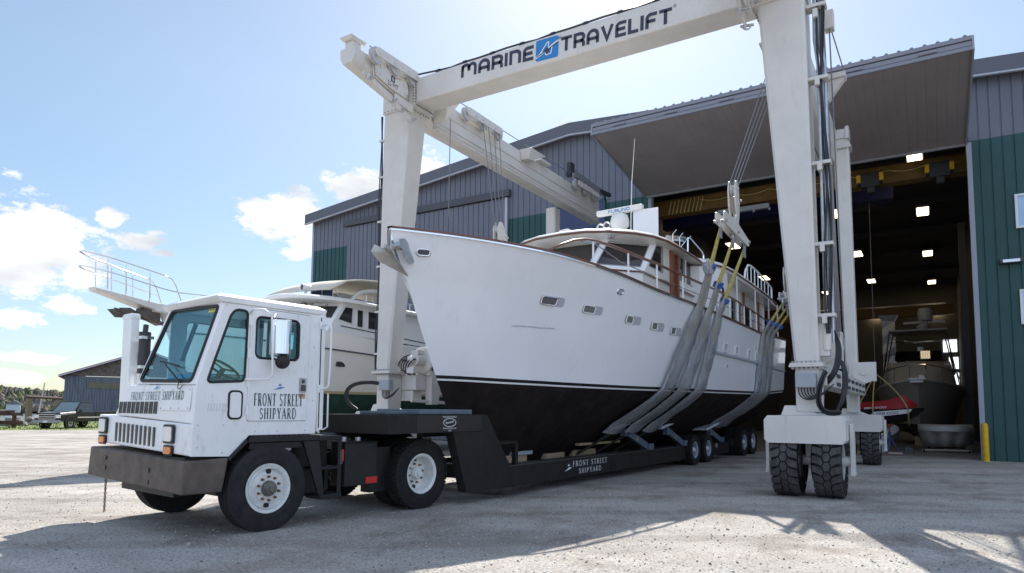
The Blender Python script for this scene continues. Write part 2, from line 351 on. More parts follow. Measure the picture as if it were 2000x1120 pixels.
# narrow roman capitals with thick stems, thin arms and small serifs; strokes carry their own weight
K, k_ = .13, .055
def sf(x, y): return ([(x-.11, y), (x+.11, y)], .045)
ROM = {'F': (.52, [([(.14, 0), (.14, 1)], K), ([(.10, .975), (.50, .975)], k_), ([(.14, .52), (.42, .52)], k_), ([(.49, 1), (.49, .84)], .04), sf(.14, .02)]),
 'R': (.60, [([(.14, 0), (.14, 1)], K), ([(.14, .975), (.30, .975)] + arc(.30, .74, .17, .235, 90, -90, 8) + [(.14, .505)], .075), ([(.30, .5), (.55, 0)], K), sf(.14, .02)]),
 'O': (.70, [(arc(.35, .5, .27, .475, 0, 360, 22), .095)]),
 'N': (.70, [([(.13, 0), (.13, 1)], .06), ([(.10, .99), (.58, .02)], K), ([(.58, 0), (.58, 1)], .06), sf(.13, .02), sf(.58, .98)]),
 'T': (.58, [([(.29, 0), (.29, 1)], K), ([(.02, .975), (.56, .975)], k_), ([(.03, 1), (.03, .82)], .04), ([(.55, 1), (.55, .82)], .04), sf(.29, .02)]),
 'S': (.50, [(arc(.25, .74, .17, .235, 20, 260, 10) + arc(.25, .27, .18, .245, 80, -155, 10), .09)]),
 'E': (.54, [([(.14, 0), (.14, 1)], K), ([(.10, .975), (.50, .975)], k_), ([(.14, .52), (.42, .52)], k_), ([(.10, .025), (.52, .025)], k_), ([(.51, 0), (.51, .17)], .04), ([(.49, 1), (.49, .84)], .04)]),
 'H': (.68, [([(.14, 0), (.14, 1)], K), ([(.54, 0), (.54, 1)], K), ([(.14, .52), (.54, .52)], k_), sf(.14, .02), sf(.54, .02), sf(.14, .98), sf(.54, .98)]),
 'I': (.28, [([(.14, 0), (.14, 1)], K), sf(.14, .02), sf(.14, .98)]),
 'P': (.56, [([(.14, 0), (.14, 1)], K), ([(.14, .975), (.29, .975)] + arc(.29, .72, .19, .255, 90, -90, 8) + [(.14, .465)], .075), sf(.14, .02)]),
 'Y': (.58, [([(.06, 1), (.30, .48)], K), ([(.54, 1), (.30, .48)], .06), ([(.30, .5), (.30, 0)], K), sf(.30, .02), sf(.09, .98), sf(.50, .98)]),
 'A': (.64, [([(.06, 0), (.33, 1)], .06), ([(.31, 1), (.58, 0)], K), ([(.16, .33), (.48, .33)], k_), sf(.06, .02), sf(.57, .02)]),
 'D': (.68, [([(.14, 0), (.14, 1)], K), ([(.14, .975), (.28, .975)] + arc(.28, .5, .31, .475, 90, -90, 12) + [(.14, .025)], .085)]), ' ': (.36, [])}
def text_w(font, s, gap): return sum(font[c][0] for c in s) + gap*(len(s)-1)
def letters(mb, B, s, x0, x1, y, h, font=GEO, weight=g_, gap=.13, d=.004, slant=0.):
    """writes s between x0 and x1 on the plane B with its foot at y"""
    k = (x1-x0)/text_w(font, s, gap); x = x0
    for c in s:
        wd, st = font[c]
        for q in st:
            pts, w = q if isinstance(q, tuple) else (q, weight)
            P = [(x + a*k + slant*b*h, y + b*h) for a, b in pts]
            ribbon(mb, B, P, w*(k+h)/2, d)
        x += (wd+gap)*k
def typed(s, B, h, m, name, parent, align='CENTER', squeeze=1., d=.004, bold=0.):
    cu = bpy.data.curves.new(name, 'FONT'); cu.body = s; cu.size = 1; cu.align_x = align; cu.align_y = 'CENTER'; cu.offset = bold
    t = bpy.data.objects.new(name, cu); COL.objects.link(t)
    me = bpy.data.meshes.new_from_object(t.evaluated_get(bpy.context.evaluated_depsgraph_get())); bpy.data.objects.remove(t)
    me.transform(Matrix.Diagonal((h*squeeze, h, 1, 1))); me.transform(Matrix.Translation((0, 0, d))); me.transform(W[parent].inverted() @ B)
    me.materials.clear(); me.materials.append(m); me.name = name
    o = bpy.data.objects.new(name, me); COL.objects.link(o); o.parent = parent; W[o] = W[parent]; return o
# ------------------------------------------------------------------ tyres and wheels
def tyre(mb, c, axis, Ro, Ri, w, mode='road', n=44):
    """c: middle of the tyre; axis: outwards"""
    hw = w/2; s = Ro-Ri
    prof = [(Ri, -hw*.80), (Ri+s*.12, -hw*.93), (Ri+s*.5, -hw), (Ri+s*.82, -hw*.93), (Ro-.012, -hw*.82)]
    if mode == 'road':
        for k in range(5):
            x = lerp(-hw*.82, hw*.82, k/4)
            if 0 < k < 4: prof += [(Ro, x-.011), (Ro-.014, x-.007), (Ro-.014, x+.007), (Ro, x+.011)]
            else: prof += [(Ro, x*.985)]
        depth = 0
    else:
        depth = .022 if mode == 'drive' else .03
        prof += [(Ro-depth, -hw*.80), (Ro-depth*.8, 0), (Ro-depth, hw*.80)]
    prof += [(Ro-.012, hw*.82), (Ri+s*.82, hw*.93), (Ri+s*.5, hw), (Ri+s*.3, hw*.975), (Ri+s*.28, hw*.99), (Ri+s*.12, hw*.93), (Ri, hw*.80)]
    mb.mi = 1 if mode != 'road' else 0
    mb.lathe(prof, c, axis, 64)
    mb.mi = 0
    if mode == 'road': return
    ax = Vector(axis).normalized(); a = ax.orthogonal().normalized(); b = ax.cross(a); c = Vector(c)
    def P(th, x, r): return c + ax*x + (a*math.cos(th) + b*math.sin(th))*r
    def block(pts):         # (pitch fraction, x): a raised block following the tyre's curve
        lo, hi = [], []
        for t, x in pts:
            th = 2*math.pi*t/n; e = .10*abs(x/hw)**3*depth*3
            lo.append(P(th, x, Ro-depth-.01)); hi.append(P(th, x, Ro-e))
        L_ = [mb.v(p) for p in lo]; H_ = [mb.v(p) for p in hi]; k = len(pts)
        mb.face(H_)
        for i in range(k): mb.face([L_[i], L_[(i+1) % k], H_[(i+1) % k], H_[i]])
    for i in range(n):
        if mode == 'lug':
            block([(i+.0, -.16*hw), (i+.42, -.27*hw), (i+.86, -.16*hw), (i+.86, .16*hw), (i+.42, .27*hw), (i+.0, .16*hw)])
            for sg in (-1, 1):
                block([(i+.52, sg*.36*hw), (i+.98, sg*.24*hw), (i+1.36, sg*.34*hw), (i+1.12, sg*.62*hw), (i+1.0, sg*.99*hw), (i+.30, sg*.99*hw), (i+.42, sg*.66*hw)])
        else:
            for sg in (-1, 1):
                block([(i+.05, sg*.04*hw), (i+.80, sg*.10*hw), (i+.9, sg*.40*hw), (i+.15, sg*.42*hw)])
                block([(i+.5, sg*.50*hw), (i+1.22, sg*.48*hw), (i+1.22, sg*.98*hw), (i+.55, sg*.98*hw)])
def wheel(parent, name, c, axis, Ro, Ri, w, mode, dish, rimm=None, nuts=10, hub=True, tyrem=None, n=44, holes=2):
    """rim (part) with its tyre, nuts and hub as sub-parts; dish: depth of the disc behind the outer face"""
    ax = Vector(axis).normalized(); c = Vector(c); hw = w/2; rimm = rimm or rim_white
    o = MB(); o.lathe([(Ri-.02, -hw*.8), (Ri+.004, -hw*.8), (Ri+.004, hw*.8), (Ri+.02, hw*.86), (Ri+.012, hw*.9), (Ri-.014, hw*.86), (Ri-.03, hw*.74), (Ri-.04, hw-dish+.04), (Ri*.80, hw-dish), (Ri*.62, hw-dish+.012), (Ri*.60, hw-dish+.03), (.0001, hw-dish+.03)], c, ax, 48)
    part = o.build(name, rimm, parent, smooth=35)
    t = MB(); tyre(t, c, ax, Ro, Ri, w, mode, n); t.build('tyre', [tyrem or rubber, groove_rubber], part, smooth=32)
    a = ax.orthogonal().normalized(); b = ax.cross(a)
    if hub:
        h = MB(); f = hw-dish+.03
        h.lathe([(Ri*.34, f), (Ri*.34, f+.02), (Ri*.30, f+.05), (Ri*.27, f+.055), (Ri*.26, f+.075), (Ri*.14, f+.08), (Ri*.13, f+.10), (.0001, f+.10)], c, ax, 24); h.build('hub', hub_steel if hub is True else hub, part, smooth=35)
    if nuts:
        q = MB()
        for k in range(nuts):
            th = 2*math.pi*k/nuts + .2; p = c + (a*math.cos(th) + b*math.sin(th))*Ri*.50 + ax*(hw-dish+.03)
            q.cyl(p, p+ax*.022, .019, .017, 6); q.cyl(p+ax*.022, p+ax*.045, .010, .010, 6)
        q.build('lug_nuts', rust, part)
    if holes:
        q = MB()
        for k in range(holes):
            th = 2*math.pi*k/holes + .75; p = c + (a*math.cos(th) + b*math.sin(th))*Ri*.72 + ax*(hw-dish+.008)
            q.tube([p - ax*.001, p+ax*.004], [Ri*.13, Ri*.13], 14)
        q.build('hand_hole', black_rubber, part)
    return part
# ------------------------------------------------------------------ ground, water, far shore
def gravel_mat():
    m = bpy.data.materials.new('gravel'); m.use_nodes = True; nt = m.node_tree; N = nt.nodes.new; L = nt.links.new; b = nt.nodes['Principled BSDF']
    tc = N('ShaderNodeTexCoord')
    def noise(s, d=6, r=.6, st=None):
        n = N('ShaderNodeTexNoise'); n.inputs['Scale'].default_value = s; n.inputs['Detail'].default_value = d; n.inputs['Roughness'].default_value = r
        src = tc.outputs['Object']
        if st: mp = N('ShaderNodeMapping'); mp.inputs['Scale'].default_value = st[:3]; mp.inputs['Rotation'].default_value = (0, 0, st[3]); L(src, mp.inputs[0]); src = mp.outputs[0]
        L(src, n.inputs['Vector']); return n.outputs[0]
    def ramp(f, stops):
        c = N('ShaderNodeValToRGB')
        while len(c.color_ramp.elements) < len(stops): c.color_ramp.elements.new(.5)
        for e, (p, col) in zip(c.color_ramp.elements, stops): e.position = p; e.color = (*col, 1)
        L(f, c.inputs[0]); return c.outputs[0]
    def mix(t, f, a, c):
        x = N('ShaderNodeMix'); x.data_type = 'RGBA'; x.blend_type = t
        for i, q in ((0, f), (6, a), (7, c)):
            if isinstance(q, (int, float)): x.inputs[i].default_value = q
            else: L(q, x.inputs[i])
        return x.outputs[2]
    big = ramp(noise(.22, 7, .65), [(.34, (.29, .274, .25)), (.5, (.365, .345, .318)), (.68, (.43, .41, .38))])
    streak = ramp(noise(.55, 5, .6, (.35, 2.6, 1, .5)), [(.36, (.86, .85, .84)), (.56, (1, 1, 1))])
    fine = ramp(noise(34, 6, .75), [(.36, (.38, .38, .40)), (.49, (1, 1, 1)), (.62, (1.5, 1.47, 1.43))])
    vo = N('ShaderNodeTexVoronoi'); vo.inputs['Scale'].default_value = 38; L(tc.outputs['Object'], vo.inputs['Vector'])
    peb = ramp(vo.outputs['Distance'], [(.06, (.45, .45, .47)), (.20, (1, 1, 1)), (.5, (1.12, 1.1, 1.08))])
    v2 = N('ShaderNodeTexVoronoi'); v2.inputs['Scale'].default_value = 9; v2.inputs['Randomness'].default_value = 1; L(tc.outputs['Object'], v2.inputs['Vector'])
    spots = ramp(v2.outputs['Distance'], [(.03, (.55, .56, .6)), (.075, (1, 1, 1))])
    damp = ramp(noise(.9, 8, .7, (1, .55, 1, .9)), [(.38, (.62, .58, .54)), (.50, (1, 1, 1))]); c = mix('MULTIPLY', 1, big, streak); c = mix('MULTIPLY', .7, c, damp); c = mix('MULTIPLY', .8, c, fine); c = mix('MULTIPLY', .75, c, peb); c = mix('MULTIPLY', .6, c, spots)
    wv = N('ShaderNodeTexWave'); wv.inputs['Scale'].default_value = .16; wv.inputs['Distortion'].default_value = 5; wv.inputs['Detail'].default_value = 3; wv.inputs['Detail Scale'].default_value = .35
    wm = N('ShaderNodeMapping'); wm.inputs['Rotation'].default_value = (0, 0, .95); L(tc.outputs['Object'], wm.inputs[0]); L(wm.outputs[0], wv.inputs['Vector'])
    lanes = ramp(wv.outputs['Fac'], [(.0, (.74, .72, .70)), (.07, (.80, .78, .76)), (.16, (1, 1, 1)), (.80, (1, 1, 1)), (.93, (1.12, 1.11, 1.10))])
    c = mix('MULTIPLY', .65, c, lanes)
    L(c, b.inputs['Base Color']); b.inputs['Roughness'].default_value = .95; b.inputs['Specular IOR Level'].default_value = .2
    bp = N('ShaderNodeBump'); bp.inputs['Strength'].default_value = .9; bp.inputs['Distance'].default_value = .02
    ad = N('ShaderNodeMath'); ad.operation = 'ADD'; L(noise(40, 4), ad.inputs[0]); L(noise(5, 5), ad.inputs[1]); L(ad.outputs[0], bp.inputs['Height']); L(bp.outputs[0], b.inputs['Normal'])
    return m
gravel = gravel_mat()
def sheet(name, pts, m, kind='structure'):
    b = MB(); b.poly(pts); return tag(b.build(name, m), kind=kind)
from mathutils import noise as mnoise
def yard_z(x, y):     # ruts and soft undulation in front of the trailer
    f = max(0, min(1, (26-y)/3))*max(0, min(1, (y+6)/4))*max(0, min(1, (x+30)/6))*max(0, min(1, (14-x)/5))
    return f*(.018*mnoise.noise((x*.5, y*.5, 0)) + .010*mnoise.noise((x*1.7, y*1.7, 3)) + .006*mnoise.noise((x*5, y*5, 7)))
b = MB(); nx, ny = 300, 240; G = [[b.v((lerp(-32, 14, i/nx), lerp(-6, 28, j/ny), yard_z(lerp(-32, 14, i/nx), lerp(-6, 28, j/ny)))) for i in range(nx+1)] for j in range(ny+1)]
for j in range(ny):
    for i in range(nx): b.face([G[j][i], G[j][i+1], G[j+1][i+1], G[j+1][i]])
for x0, x1, y0, y1 in ((-72, -32, -6, 28), (14, 90, -6, 28), (-72, 90, -60, -6), (-72, 90, 28, 95)): b.poly([(x0, y0, 0), (x1, y0, 0), (x1, y1, 0), (x0, y1, 0)])
tag(b.build('gravel_yard', gravel, smooth=60), kind='structure')
# loose stones lying on the yard
b = MB(); rnd = random.Random(3)
for k in range(14000):
    d = 4.5 + 17*rnd.random()**1.5; a = R(-31.7 + rnd.uniform(-40, 40)); x, y = math.sin(a)*d, math.cos(a)*d
    r = .004 + .012*rnd.random()**3 + (.014 if rnd.random() < .003 else 0); z = yard_z(x, y) + r*.25
    q = [Vector((math.cos(t)*r*rnd.uniform(.7, 1.3), math.sin(t)*r*rnd.uniform(.7, 1.3), 0)) for t in (0, 1.3, 2.5, 3.8, 5.1)]
    c = Vector((x, y, z)); b.mi = 1 if rnd.random() < .3 else 0
    lo = [b.v(c + p*.9 + Vector((0, 0, -r*.6))) for p in q]; hi = [b.v(c + p*.7 + Vector((0, 0, r*rnd.uniform(.3, .8)))) for p in q]; b.face(hi)
    for i in range(5): b.face([lo[i], lo[(i+1) % 5], hi[(i+1) % 5], hi[i]])
tag(b.build('loose_stones', [mat('stone_pale', (.42, .40, .37), .9, noise=.3, nscale=30), mat('stone_grey', (.2, .2, .2), .9, noise=.3, nscale=30)]), kind='stuff')
water = mat('sea_water', (.10, .15, .17), .12, bump=.25, bscale=.4, stretch=(1, 1, 1))
sheet('terrain', [(-3000, -2500, -6), (2500, -2500, -6), (2500, 2500, -6), (-3000, 2500, -6)], mat('mud', (.16, .14, .11), .9))
b = MB(); b.poly([(-900, -300, -2.2), (-72, -300, -2.2), (-72, 700, -2.2), (-900, 700, -2.2)]); tag(b.build('harbour_water', water), kind='structure')
grass_m = mat('spring_grass', (.16, .20, .05), .9, noise=.5, nscale=2.5, bump=.6, bscale=20)
b = MB(); n = 60
for i in range(n):       # bank falling from the yard to the water
    y0, y1 = lerp(-60, 95, i/n), lerp(-60, 95, (i+1)/n); 
    for x0, z0, x1, z1 in ((-72, 0.0, -76, -.5), (-76, -.5, -84, -2.6)): b.poly([(x0, y0, z0), (x0, y1, z0), (x1, y1, z1), (x1, y0, z1)])
tag(b.build('bank', mat('bank_soil', (.22, .19, .13), .95, noise=.4, nscale=.6)), kind='structure')
b = MB(); rnd = random.Random(5)
b.poly([(-72, 6, .006), (-56, 8, .006), (-45.5, 25.5, .006), (-46, 60, .006), (-72, 60, .006)])
for k in range(2600):
    t = rnd.random(); y = lerp(9, 34, t); x = rnd.uniform(-70, table([(8, -56), (25.5, -45.5), (34, -45.7)], y)); h = rnd.uniform(.05, .22); a = rnd.random()*6.3; p = Vector((x, y, 0)); d = Vector((math.cos(a), math.sin(a), 0))*.04
    b.poly([p - d, p + d, p + Vector((rnd.uniform(-.06, .06), rnd.uniform(-.06, .06), h))])
tag(b.build('grass_verge', grass_m), kind='stuff')
# far hills with the wood on them
def hill_h(x, y):
    d = math.hypot(x, y); a = math.degrees(math.atan2(x, y))
    t = max(0, min(1, (d-430)/230)); s = t*t*(3-2*t)
    return -2.4 + s*(14 + 4*mnoise.noise((a*.22, d*.004, 1)) + 1.5*math.sin(a*.5))
b = MB(); na, nd = 60, 24; G = [[None]*(nd+1) for _ in range(na+1)]
for i in range(na+1):
    a = R(lerp(-100, -35, i/na))
    for j in range(nd+1): d = lerp(395, 800, j/nd); x, y = math.sin(a)*d, math.cos(a)*d; G[i][j] = b.v((x, y, hill_h(x, y)))
for i in range(na):
    for j in range(nd): b.face([G[i][j], G[i+1][j], G[i+1][j+1], G[i][j+1]])
tag(b.build('hills', mat('hill_scrub', (.16, .145, .10), .95, noise=.5, nscale=.03), smooth=80), kind='structure')
b = MB(); rnd = random.Random(11)
for k in range(4200):
    a = R(rnd.uniform(-75, -59)); d = 440 + 330*rnd.random()**1.2; x, y = math.sin(a)*d, math.cos(a)*d
    kind = rnd.random() + .25*mnoise.noise((x*.012, y*.012, 4)); h = rnd.uniform(2.6, 5.2); w = h*(.27 if kind > .55 else .42); z = hill_h(x, y)
    b.mi = 0 if kind > .55 else 1 if kind > .2 else 2
    c = Vector((x, y, z)); sd_ = rnd.random()*50; n = 7; rings_ = []
    for q in range(6):        # ragged crown: a spire for conifers, a dome for the rest
        t = q/5; rr = w*(max(.05, 1.02-t) if kind > .55 else max(.12, math.sin(math.pi*(.22+.76*t)))); zz = h*(.08 + .92*t)
        rings_.append([c + Vector((math.cos(2*math.pi*p/n + t*2), math.sin(2*math.pi*p/n + t*2), 0))*rr*(1 + .55*mnoise.noise((p*1.7, t*4, sd_))) + Vector((0, 0, zz + h*.07*mnoise.noise((p*2.1, t*3, sd_+9)))) for p in range(n)])
    b.rings(rings_)
    for q in range(5):
        a2 = rnd.random()*6.28; t = rnd.uniform(.3, .9); rr = w*.9*((1-t) + .1 if kind > .55 else math.sin(math.pi*(.15+.8*t))); o = c + Vector((math.cos(a2)*rr, math.sin(a2)*rr, h*t)); s_ = w*.35
        v = [b.v(o + Vector((rnd.uniform(-1, 1), rnd.uniform(-1, 1), rnd.uniform(-.8, .8)))*s_) for _ in range(4)]
        for f in ((0, 1, 2), (0, 2, 3), (1, 3, 2), (0, 3, 1)): b.face([v[u] for u in f])
tag(b.build('woods', [mat('conifer', (.035, .058, .042), .9), mat('bare_wood', (.125, .105, .085), .9), mat('budding_wood', (.16, .17, .06), .9)]), kind='stuff')
sheet('shore_road', [(-400, 168, -1.2), (-382, 205, -1.2), (-391, 214, -1.5), (-409, 172, -1.5)], mat('pale_road', (.5, .46, .4), .9))
# ------------------------------------------------------------------ the big metal shed
clad_grey = mat('grey_cladding', (.148, .156, .188), .42, noise=.06, nscale=.8, spec=.4, dirt=((.30, .30, .31), .35, 3, (3, 3, .25)))
clad_green = mat('green_cladding', (.022, .074, .072), .42, noise=.08, nscale=.8, spec=.4, dirt=((.09, .14, .14), .45, 3, (3, 3, .25)))
trim_grey = mat('grey_trim', (.20, .205, .225), .4)
trim_dark = mat('dark_trim', (.07, .07, .08), .5)
YF = 26.4
def roof_z(x): return table([(-29.7, 12.3), (-13.2, 14.0), (14, 11.85)], x)
def ribbed(mb, x0, x1, zb, zt, y, pitch=.305, into=1, split=None):
    """vertical sheeting with open joints; mi 0 above split, 1 below"""
    n = max(1, round((x1-x0)/pitch)); p = (x1-x0)/n; prof = []
    for i in range(n):
        a = x0 + i*p; prof += [(a, 0), (a+p-.05, 0), (a+p-.042, .03), (a+p-.014, .03)]
    prof.append((x1, 0))
    def Z(f, x): return f(x) if callable(f) else f
    rows = [lambda x: Z(zb, x)] + ([lambda x: split] if split else []) + [lambda x: Z(zt, x)]
    V = [[mb.v((x, y + into*d, r(x))) for x, d in prof] for r in rows]
    for k in range(len(rows)-1):
        for i in range(len(prof)-1): mb.face([V[k][i], V[k][i+1], V[k+1][i+1], V[k+1][i]], 1 if split and k == 0 else 0)
hall = empty('shipyard_hall', (-8, 44, 0), 0, 'large grey and green metal clad boat hall with its tall bay door swung up', 'building')
b = MB(); ribbed(b, -29.7, -26.95, 0, roof_z, YF, split=10.42); ribbed(b, -26.95, -16.6, 11.55, roof_z, YF); ribbed(b, -16.6, -9.6, 0, roof_z, YF, split=10.42)
ribbed(b, -9.6, 1.36, 10.42, roof_z, YF); ribbed(b, 1.36, 14, 0, roof_z, YF, split=10.46); b.build('front_wall', [clad_grey, clad_green], hall)
b = MB(); b.poly([(-29.7, YF, 0), (-29.7, 66, 0), (-29.7, 66, 12.3), (-29.7, YF, 12.3)]); b.poly([(14, YF, 0), (14, 66, 0), (14, 66, 11.85), (14, YF, 11.85)]); b.build_each('side_wall', clad_green, hall)
b = MB(); b.hexa([(-30, 26.1, 12.27), (-13.2, 26.1, 14.0), (-13.2, 66, 14.0), (-30, 66, 12.27), (-30, 26.1, 12.42), (-13.2, 26.1, 14.16), (-13.2, 66, 14.16), (-30, 66, 12.42)])
b.hexa([(-13.2, 26.1, 14.0), (14.3, 26.1, 11.83), (14.3, 66, 11.83), (-13.2, 66, 14.0), (-13.2, 26.1, 14.16), (14.3, 26.1, 11.98), (14.3, 66, 11.98), (-13.2, 66, 14.16)]); roof = b.build('roof', trim_grey, hall)
b = MB(); 
for xa, xb in ((-30.02, -13.2), (-13.2, 14.3)):
    za, zb = roof_z(max(xa, -29.7)), roof_z(min(xb, 14)); b.hexa([(xa, 26.02, za-.32), (xb, 26.02, zb-.32), (xb, 26.096, zb-.32), (xa, 26.096, za-.32), (xa, 26.02, za+.2), (xb, 26.02, zb+.2), (xb, 26.096, zb+.2), (xa, 26.096, za+.2)])
b.build('fascia', mat('fascia_grey', (.11, .115, .135), .4), roof)
b = MB()
for xa, xb in ((-30.02, -13.2), (-13.2, 14.3)):
    za, zb = roof_z(max(xa, -29.7)), roof_z(min(xb, 14)); b.bar((xa, 26.05, za-.36), (xb, 26.05, zb-.36), .12, .06)
b.build('eave_flashing', mat('flashing', (.42, .43, .46), .35), roof)
b = MB(); b.box((-29.74, 26.36, 0), (-29.6, 26.5, 12.2)); b.box((1.30, 26.33, 0), (1.44, 26.6, 10.4)); b.box((-9.68, 26.33, 0), (-9.54, 26.6, 10.4)); b.build_each('corner_trim', mat('jamb_trim', (.30, .33, .38), .35), hall)
# the long sliding door on the left
b = MB(); ribbed(b, -26.9, -16.65, .04, 11.42, 26.30); sdoor = b.build('sliding_door', clad_grey, hall)
b = MB(); b.box((-27.15, 26.18, 11.46), (-16.4, 26.36, 11.78)); b.build('door_track', trim_dark, sdoor)
b = MB(); b.box((-16.66, 26.24, 0), (-16.54, 26.36, 11.42)); b.build('door_edge', mat('pale_edge', (.45, .47, .5), .35), sdoor)
# dark blue window behind the rear leg
b = MB(); b.box((-13.95, 26.3, 9.2), (-11.6, 26.38, 9.3)); b.box((-13.95, 26.3, 10.5), (-11.6, 26.38, 10.58)); b.box((-13.95, 26.3, 9.3), (-13.87, 26.38, 10.5)); b.box((-11.68, 26.3, 9.3), (-11.6, 26.38, 10.5)); f = b.build('window', mat('dark_green_frame', (.03, .07, .075), .4), hall)
b = MB(); b.box((-13.87, 26.33, 9.3), (-11.68, 26.37, 10.5)); b.build('pane', mat('blue_pane', (.03, .045, .12), .12), f)
for z0, z1 in ((7.36, 8.46), (4.3, 5.4)):
    b = MB(); x0, x1 = 2.5, 3.75
    for q in (((x0, 26.3, z0), (x1, 26.385, z0+.07)), ((x0, 26.3, z1-.07), (x1, 26.385, z1)), ((x0, 26.3, z0+.07), (x0+.07, 26.385, z1-.07)), ((x1-.07, 26.3, z0+.07), (x1, 26.385, z1-.07))): b.box(*q)
    f = b.build('window', mat('white_frame', (.75, .75, .76), .4), hall); b = MB(); b.box((x0+.07, 26.34, z0+.07), (x1-.07, 26.37, z1-.07)); b.build('pane', mat('sky_pane', (.35, .45, .55), .06, metal=.6), f)
# swung-up bay door: sheeted underside, deep steel edge
hy, hz, oy, oz = 26.25, 10.36, 21.0, 11.12; xl, xr = -9.72, 1.27
dv = Vector((0, oy-hy, oz-hz)).normalized(); nv = Vector((0, -dv.z, dv.y)); nv = nv if nv.z > 0 else -nv
door_sheet = mat('door_underside', (.31, .272, .265), .5, noise=.1, nscale=.8, dirt=((.16, .13, .11), .5, 3, (4, .4, 1)))
b = MB(); n = 42; LD = math.hypot(oy-hy, oz-hz)
for i in range(n):
    a = lerp(xl, xr, i/n); w = (xr-xl)/n; P = lambda x, s, k: Vector((x, hy, hz)) + dv*s + nv*k
    xs = [(a, 0), (a+w-.05, 0), (a+w-.04, .007), (a+w-.01, .007), (a+w, 0)]
    for (xa, ka), (xb, kb) in zip(xs, xs[1:]): b.poly([P(xa, 0, ka), P(xb, 0, kb), P(xb, LD, kb), P(xa, LD, ka)])
bay = b.build('bay_door', door_sheet, hall)
Q = lambda x, s, k: Vector((x, hy, hz)) + dv*s + nv*k
b = MB(); b.hexa([Q(xl, 0, .045), Q(xr, 0, .045), Q(xr, LD, .045), Q(xl, LD, .045), Q(xl, 0, .33), Q(xr, 0, .33), Q(xr, LD, .33), Q(xl, LD, .33)]); b.build('outer_skin', clad_grey, bay)
b = MB()
for s0, s1, k0, k1 in ((LD+.002, LD+.05, -.05, .06), (LD+.002, LD+.03, .09, .22), (LD+.002, LD+.06, .25, .37)): b.hexa([Q(xl, s0, k0), Q(xr, s0, k0), Q(xr, s1, k0), Q(xl, s1, k0), Q(xl, s0, k1), Q(xr, s0, k1), Q(xr, s1, k1), Q(xl, s1, k1)])
for i in range(36): c = lerp(xl+.15, xr-.15, i/35); b.hexa([Q(c-.05, LD-.2, .34), Q(c+.05, LD-.2, .34), Q(c+.05, LD+.06, .375), Q(c-.05, LD+.06, .375), Q(c-.03, LD-.2, .385), Q(c+.03, LD-.2, .385), Q(c+.03, LD+.05, .425), Q(c-.03, LD+.05, .425)])
for i in range(6): c = lerp(xl+1, xr-1, i/5); b.hexa([Q(c-.22, LD+.05, .1), Q(c+.22, LD+.05, .1), Q(c+.22, LD+.075, .1), Q(c-.22, LD+.075, .1), Q(c-.22, LD+.05, .19), Q(c+.22, LD+.05, .19), Q(c+.22, LD+.075, .19), Q(c-.22, LD+.075, .19)])
b.build('edge_channel', mat('edge_channel', (.23, .23, .26), .4), bay)
b = MB()
for x in (xl-.03, xr+.03): b.hexa([Q(x-.025, 0, -.05), Q(x+.025, 0, -.05), Q(x+.025, LD+.05, -.05), Q(x-.025, LD+.05, -.05), Q(x-.025, 0, .37), Q(x+.025, 0, .37), Q(x+.025, LD+.05, .37), Q(x-.025, LD+.05, .37)])
b.hexa([Q(xl, -.08, -.06), Q(xr, -.08, -.06), Q(xr, -.001, -.06), Q(xl, -.001, -.06), Q(xl, -.08, .06), Q(xr, -.08, .06), Q(xr, -.001, .06), Q(xl, -.001, .06)]); b.build('side_channel', mat('side_channel', (.30, .31, .34), .4), bay)
# inside the hall
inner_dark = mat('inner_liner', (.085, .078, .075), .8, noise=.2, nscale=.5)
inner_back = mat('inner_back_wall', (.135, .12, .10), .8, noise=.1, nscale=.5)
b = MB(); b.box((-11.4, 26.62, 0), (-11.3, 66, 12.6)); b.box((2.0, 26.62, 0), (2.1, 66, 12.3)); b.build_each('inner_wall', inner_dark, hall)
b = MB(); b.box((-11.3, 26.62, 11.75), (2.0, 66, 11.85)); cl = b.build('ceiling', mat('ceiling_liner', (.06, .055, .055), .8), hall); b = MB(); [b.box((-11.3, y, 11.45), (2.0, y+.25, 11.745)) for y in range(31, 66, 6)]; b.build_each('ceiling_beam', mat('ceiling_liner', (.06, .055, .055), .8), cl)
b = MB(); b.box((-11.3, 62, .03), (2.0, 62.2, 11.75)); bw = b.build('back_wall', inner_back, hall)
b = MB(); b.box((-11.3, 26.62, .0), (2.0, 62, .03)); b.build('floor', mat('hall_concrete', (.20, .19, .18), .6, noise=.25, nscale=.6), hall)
b = MB(); [b.box((x0, 61.95, z0), (x1, 61.99, z1)) for x0, x1, z0, z1 in ((.95, 1.85, 6.2, 7.15), (1.3, 1.9, 4.9, 5.8), (1.45, 1.9, 3.7, 4.6))]; b.build_each('window', mat('bright_pane', (.7, .75, .8), .3, emit=(.85, .92, 1), estr=.75), hall)
b = MB(); b.box((-10.95, 27, 9.0), (-10.65, 62, 9.12)); b.box((-10.85, 27, 9.12), (-10.75, 62, 9.5)); b.box((-10.95, 27, 9.5), (-10.65, 62, 9.6)); b.build('runway_rail', mat('red_oxide', (.26, .045, .03), .6), hall)
b = MB(); b.box((1.45, 26.7, .03), (1.75, 27.0, 11)); b.box((1.45, 40, .03), (1.75, 40.3, 11)); b.box((-11.2, 40, .03), (-10.95, 40.3, 9)); b.build_each('steel_post', trim_dark, hall)
b = MB(); b.tube([(-11, 60.6, 9.75), (1.2, 60.6, 9.75)], .16, 10); b.build('pipe', steel, hall)
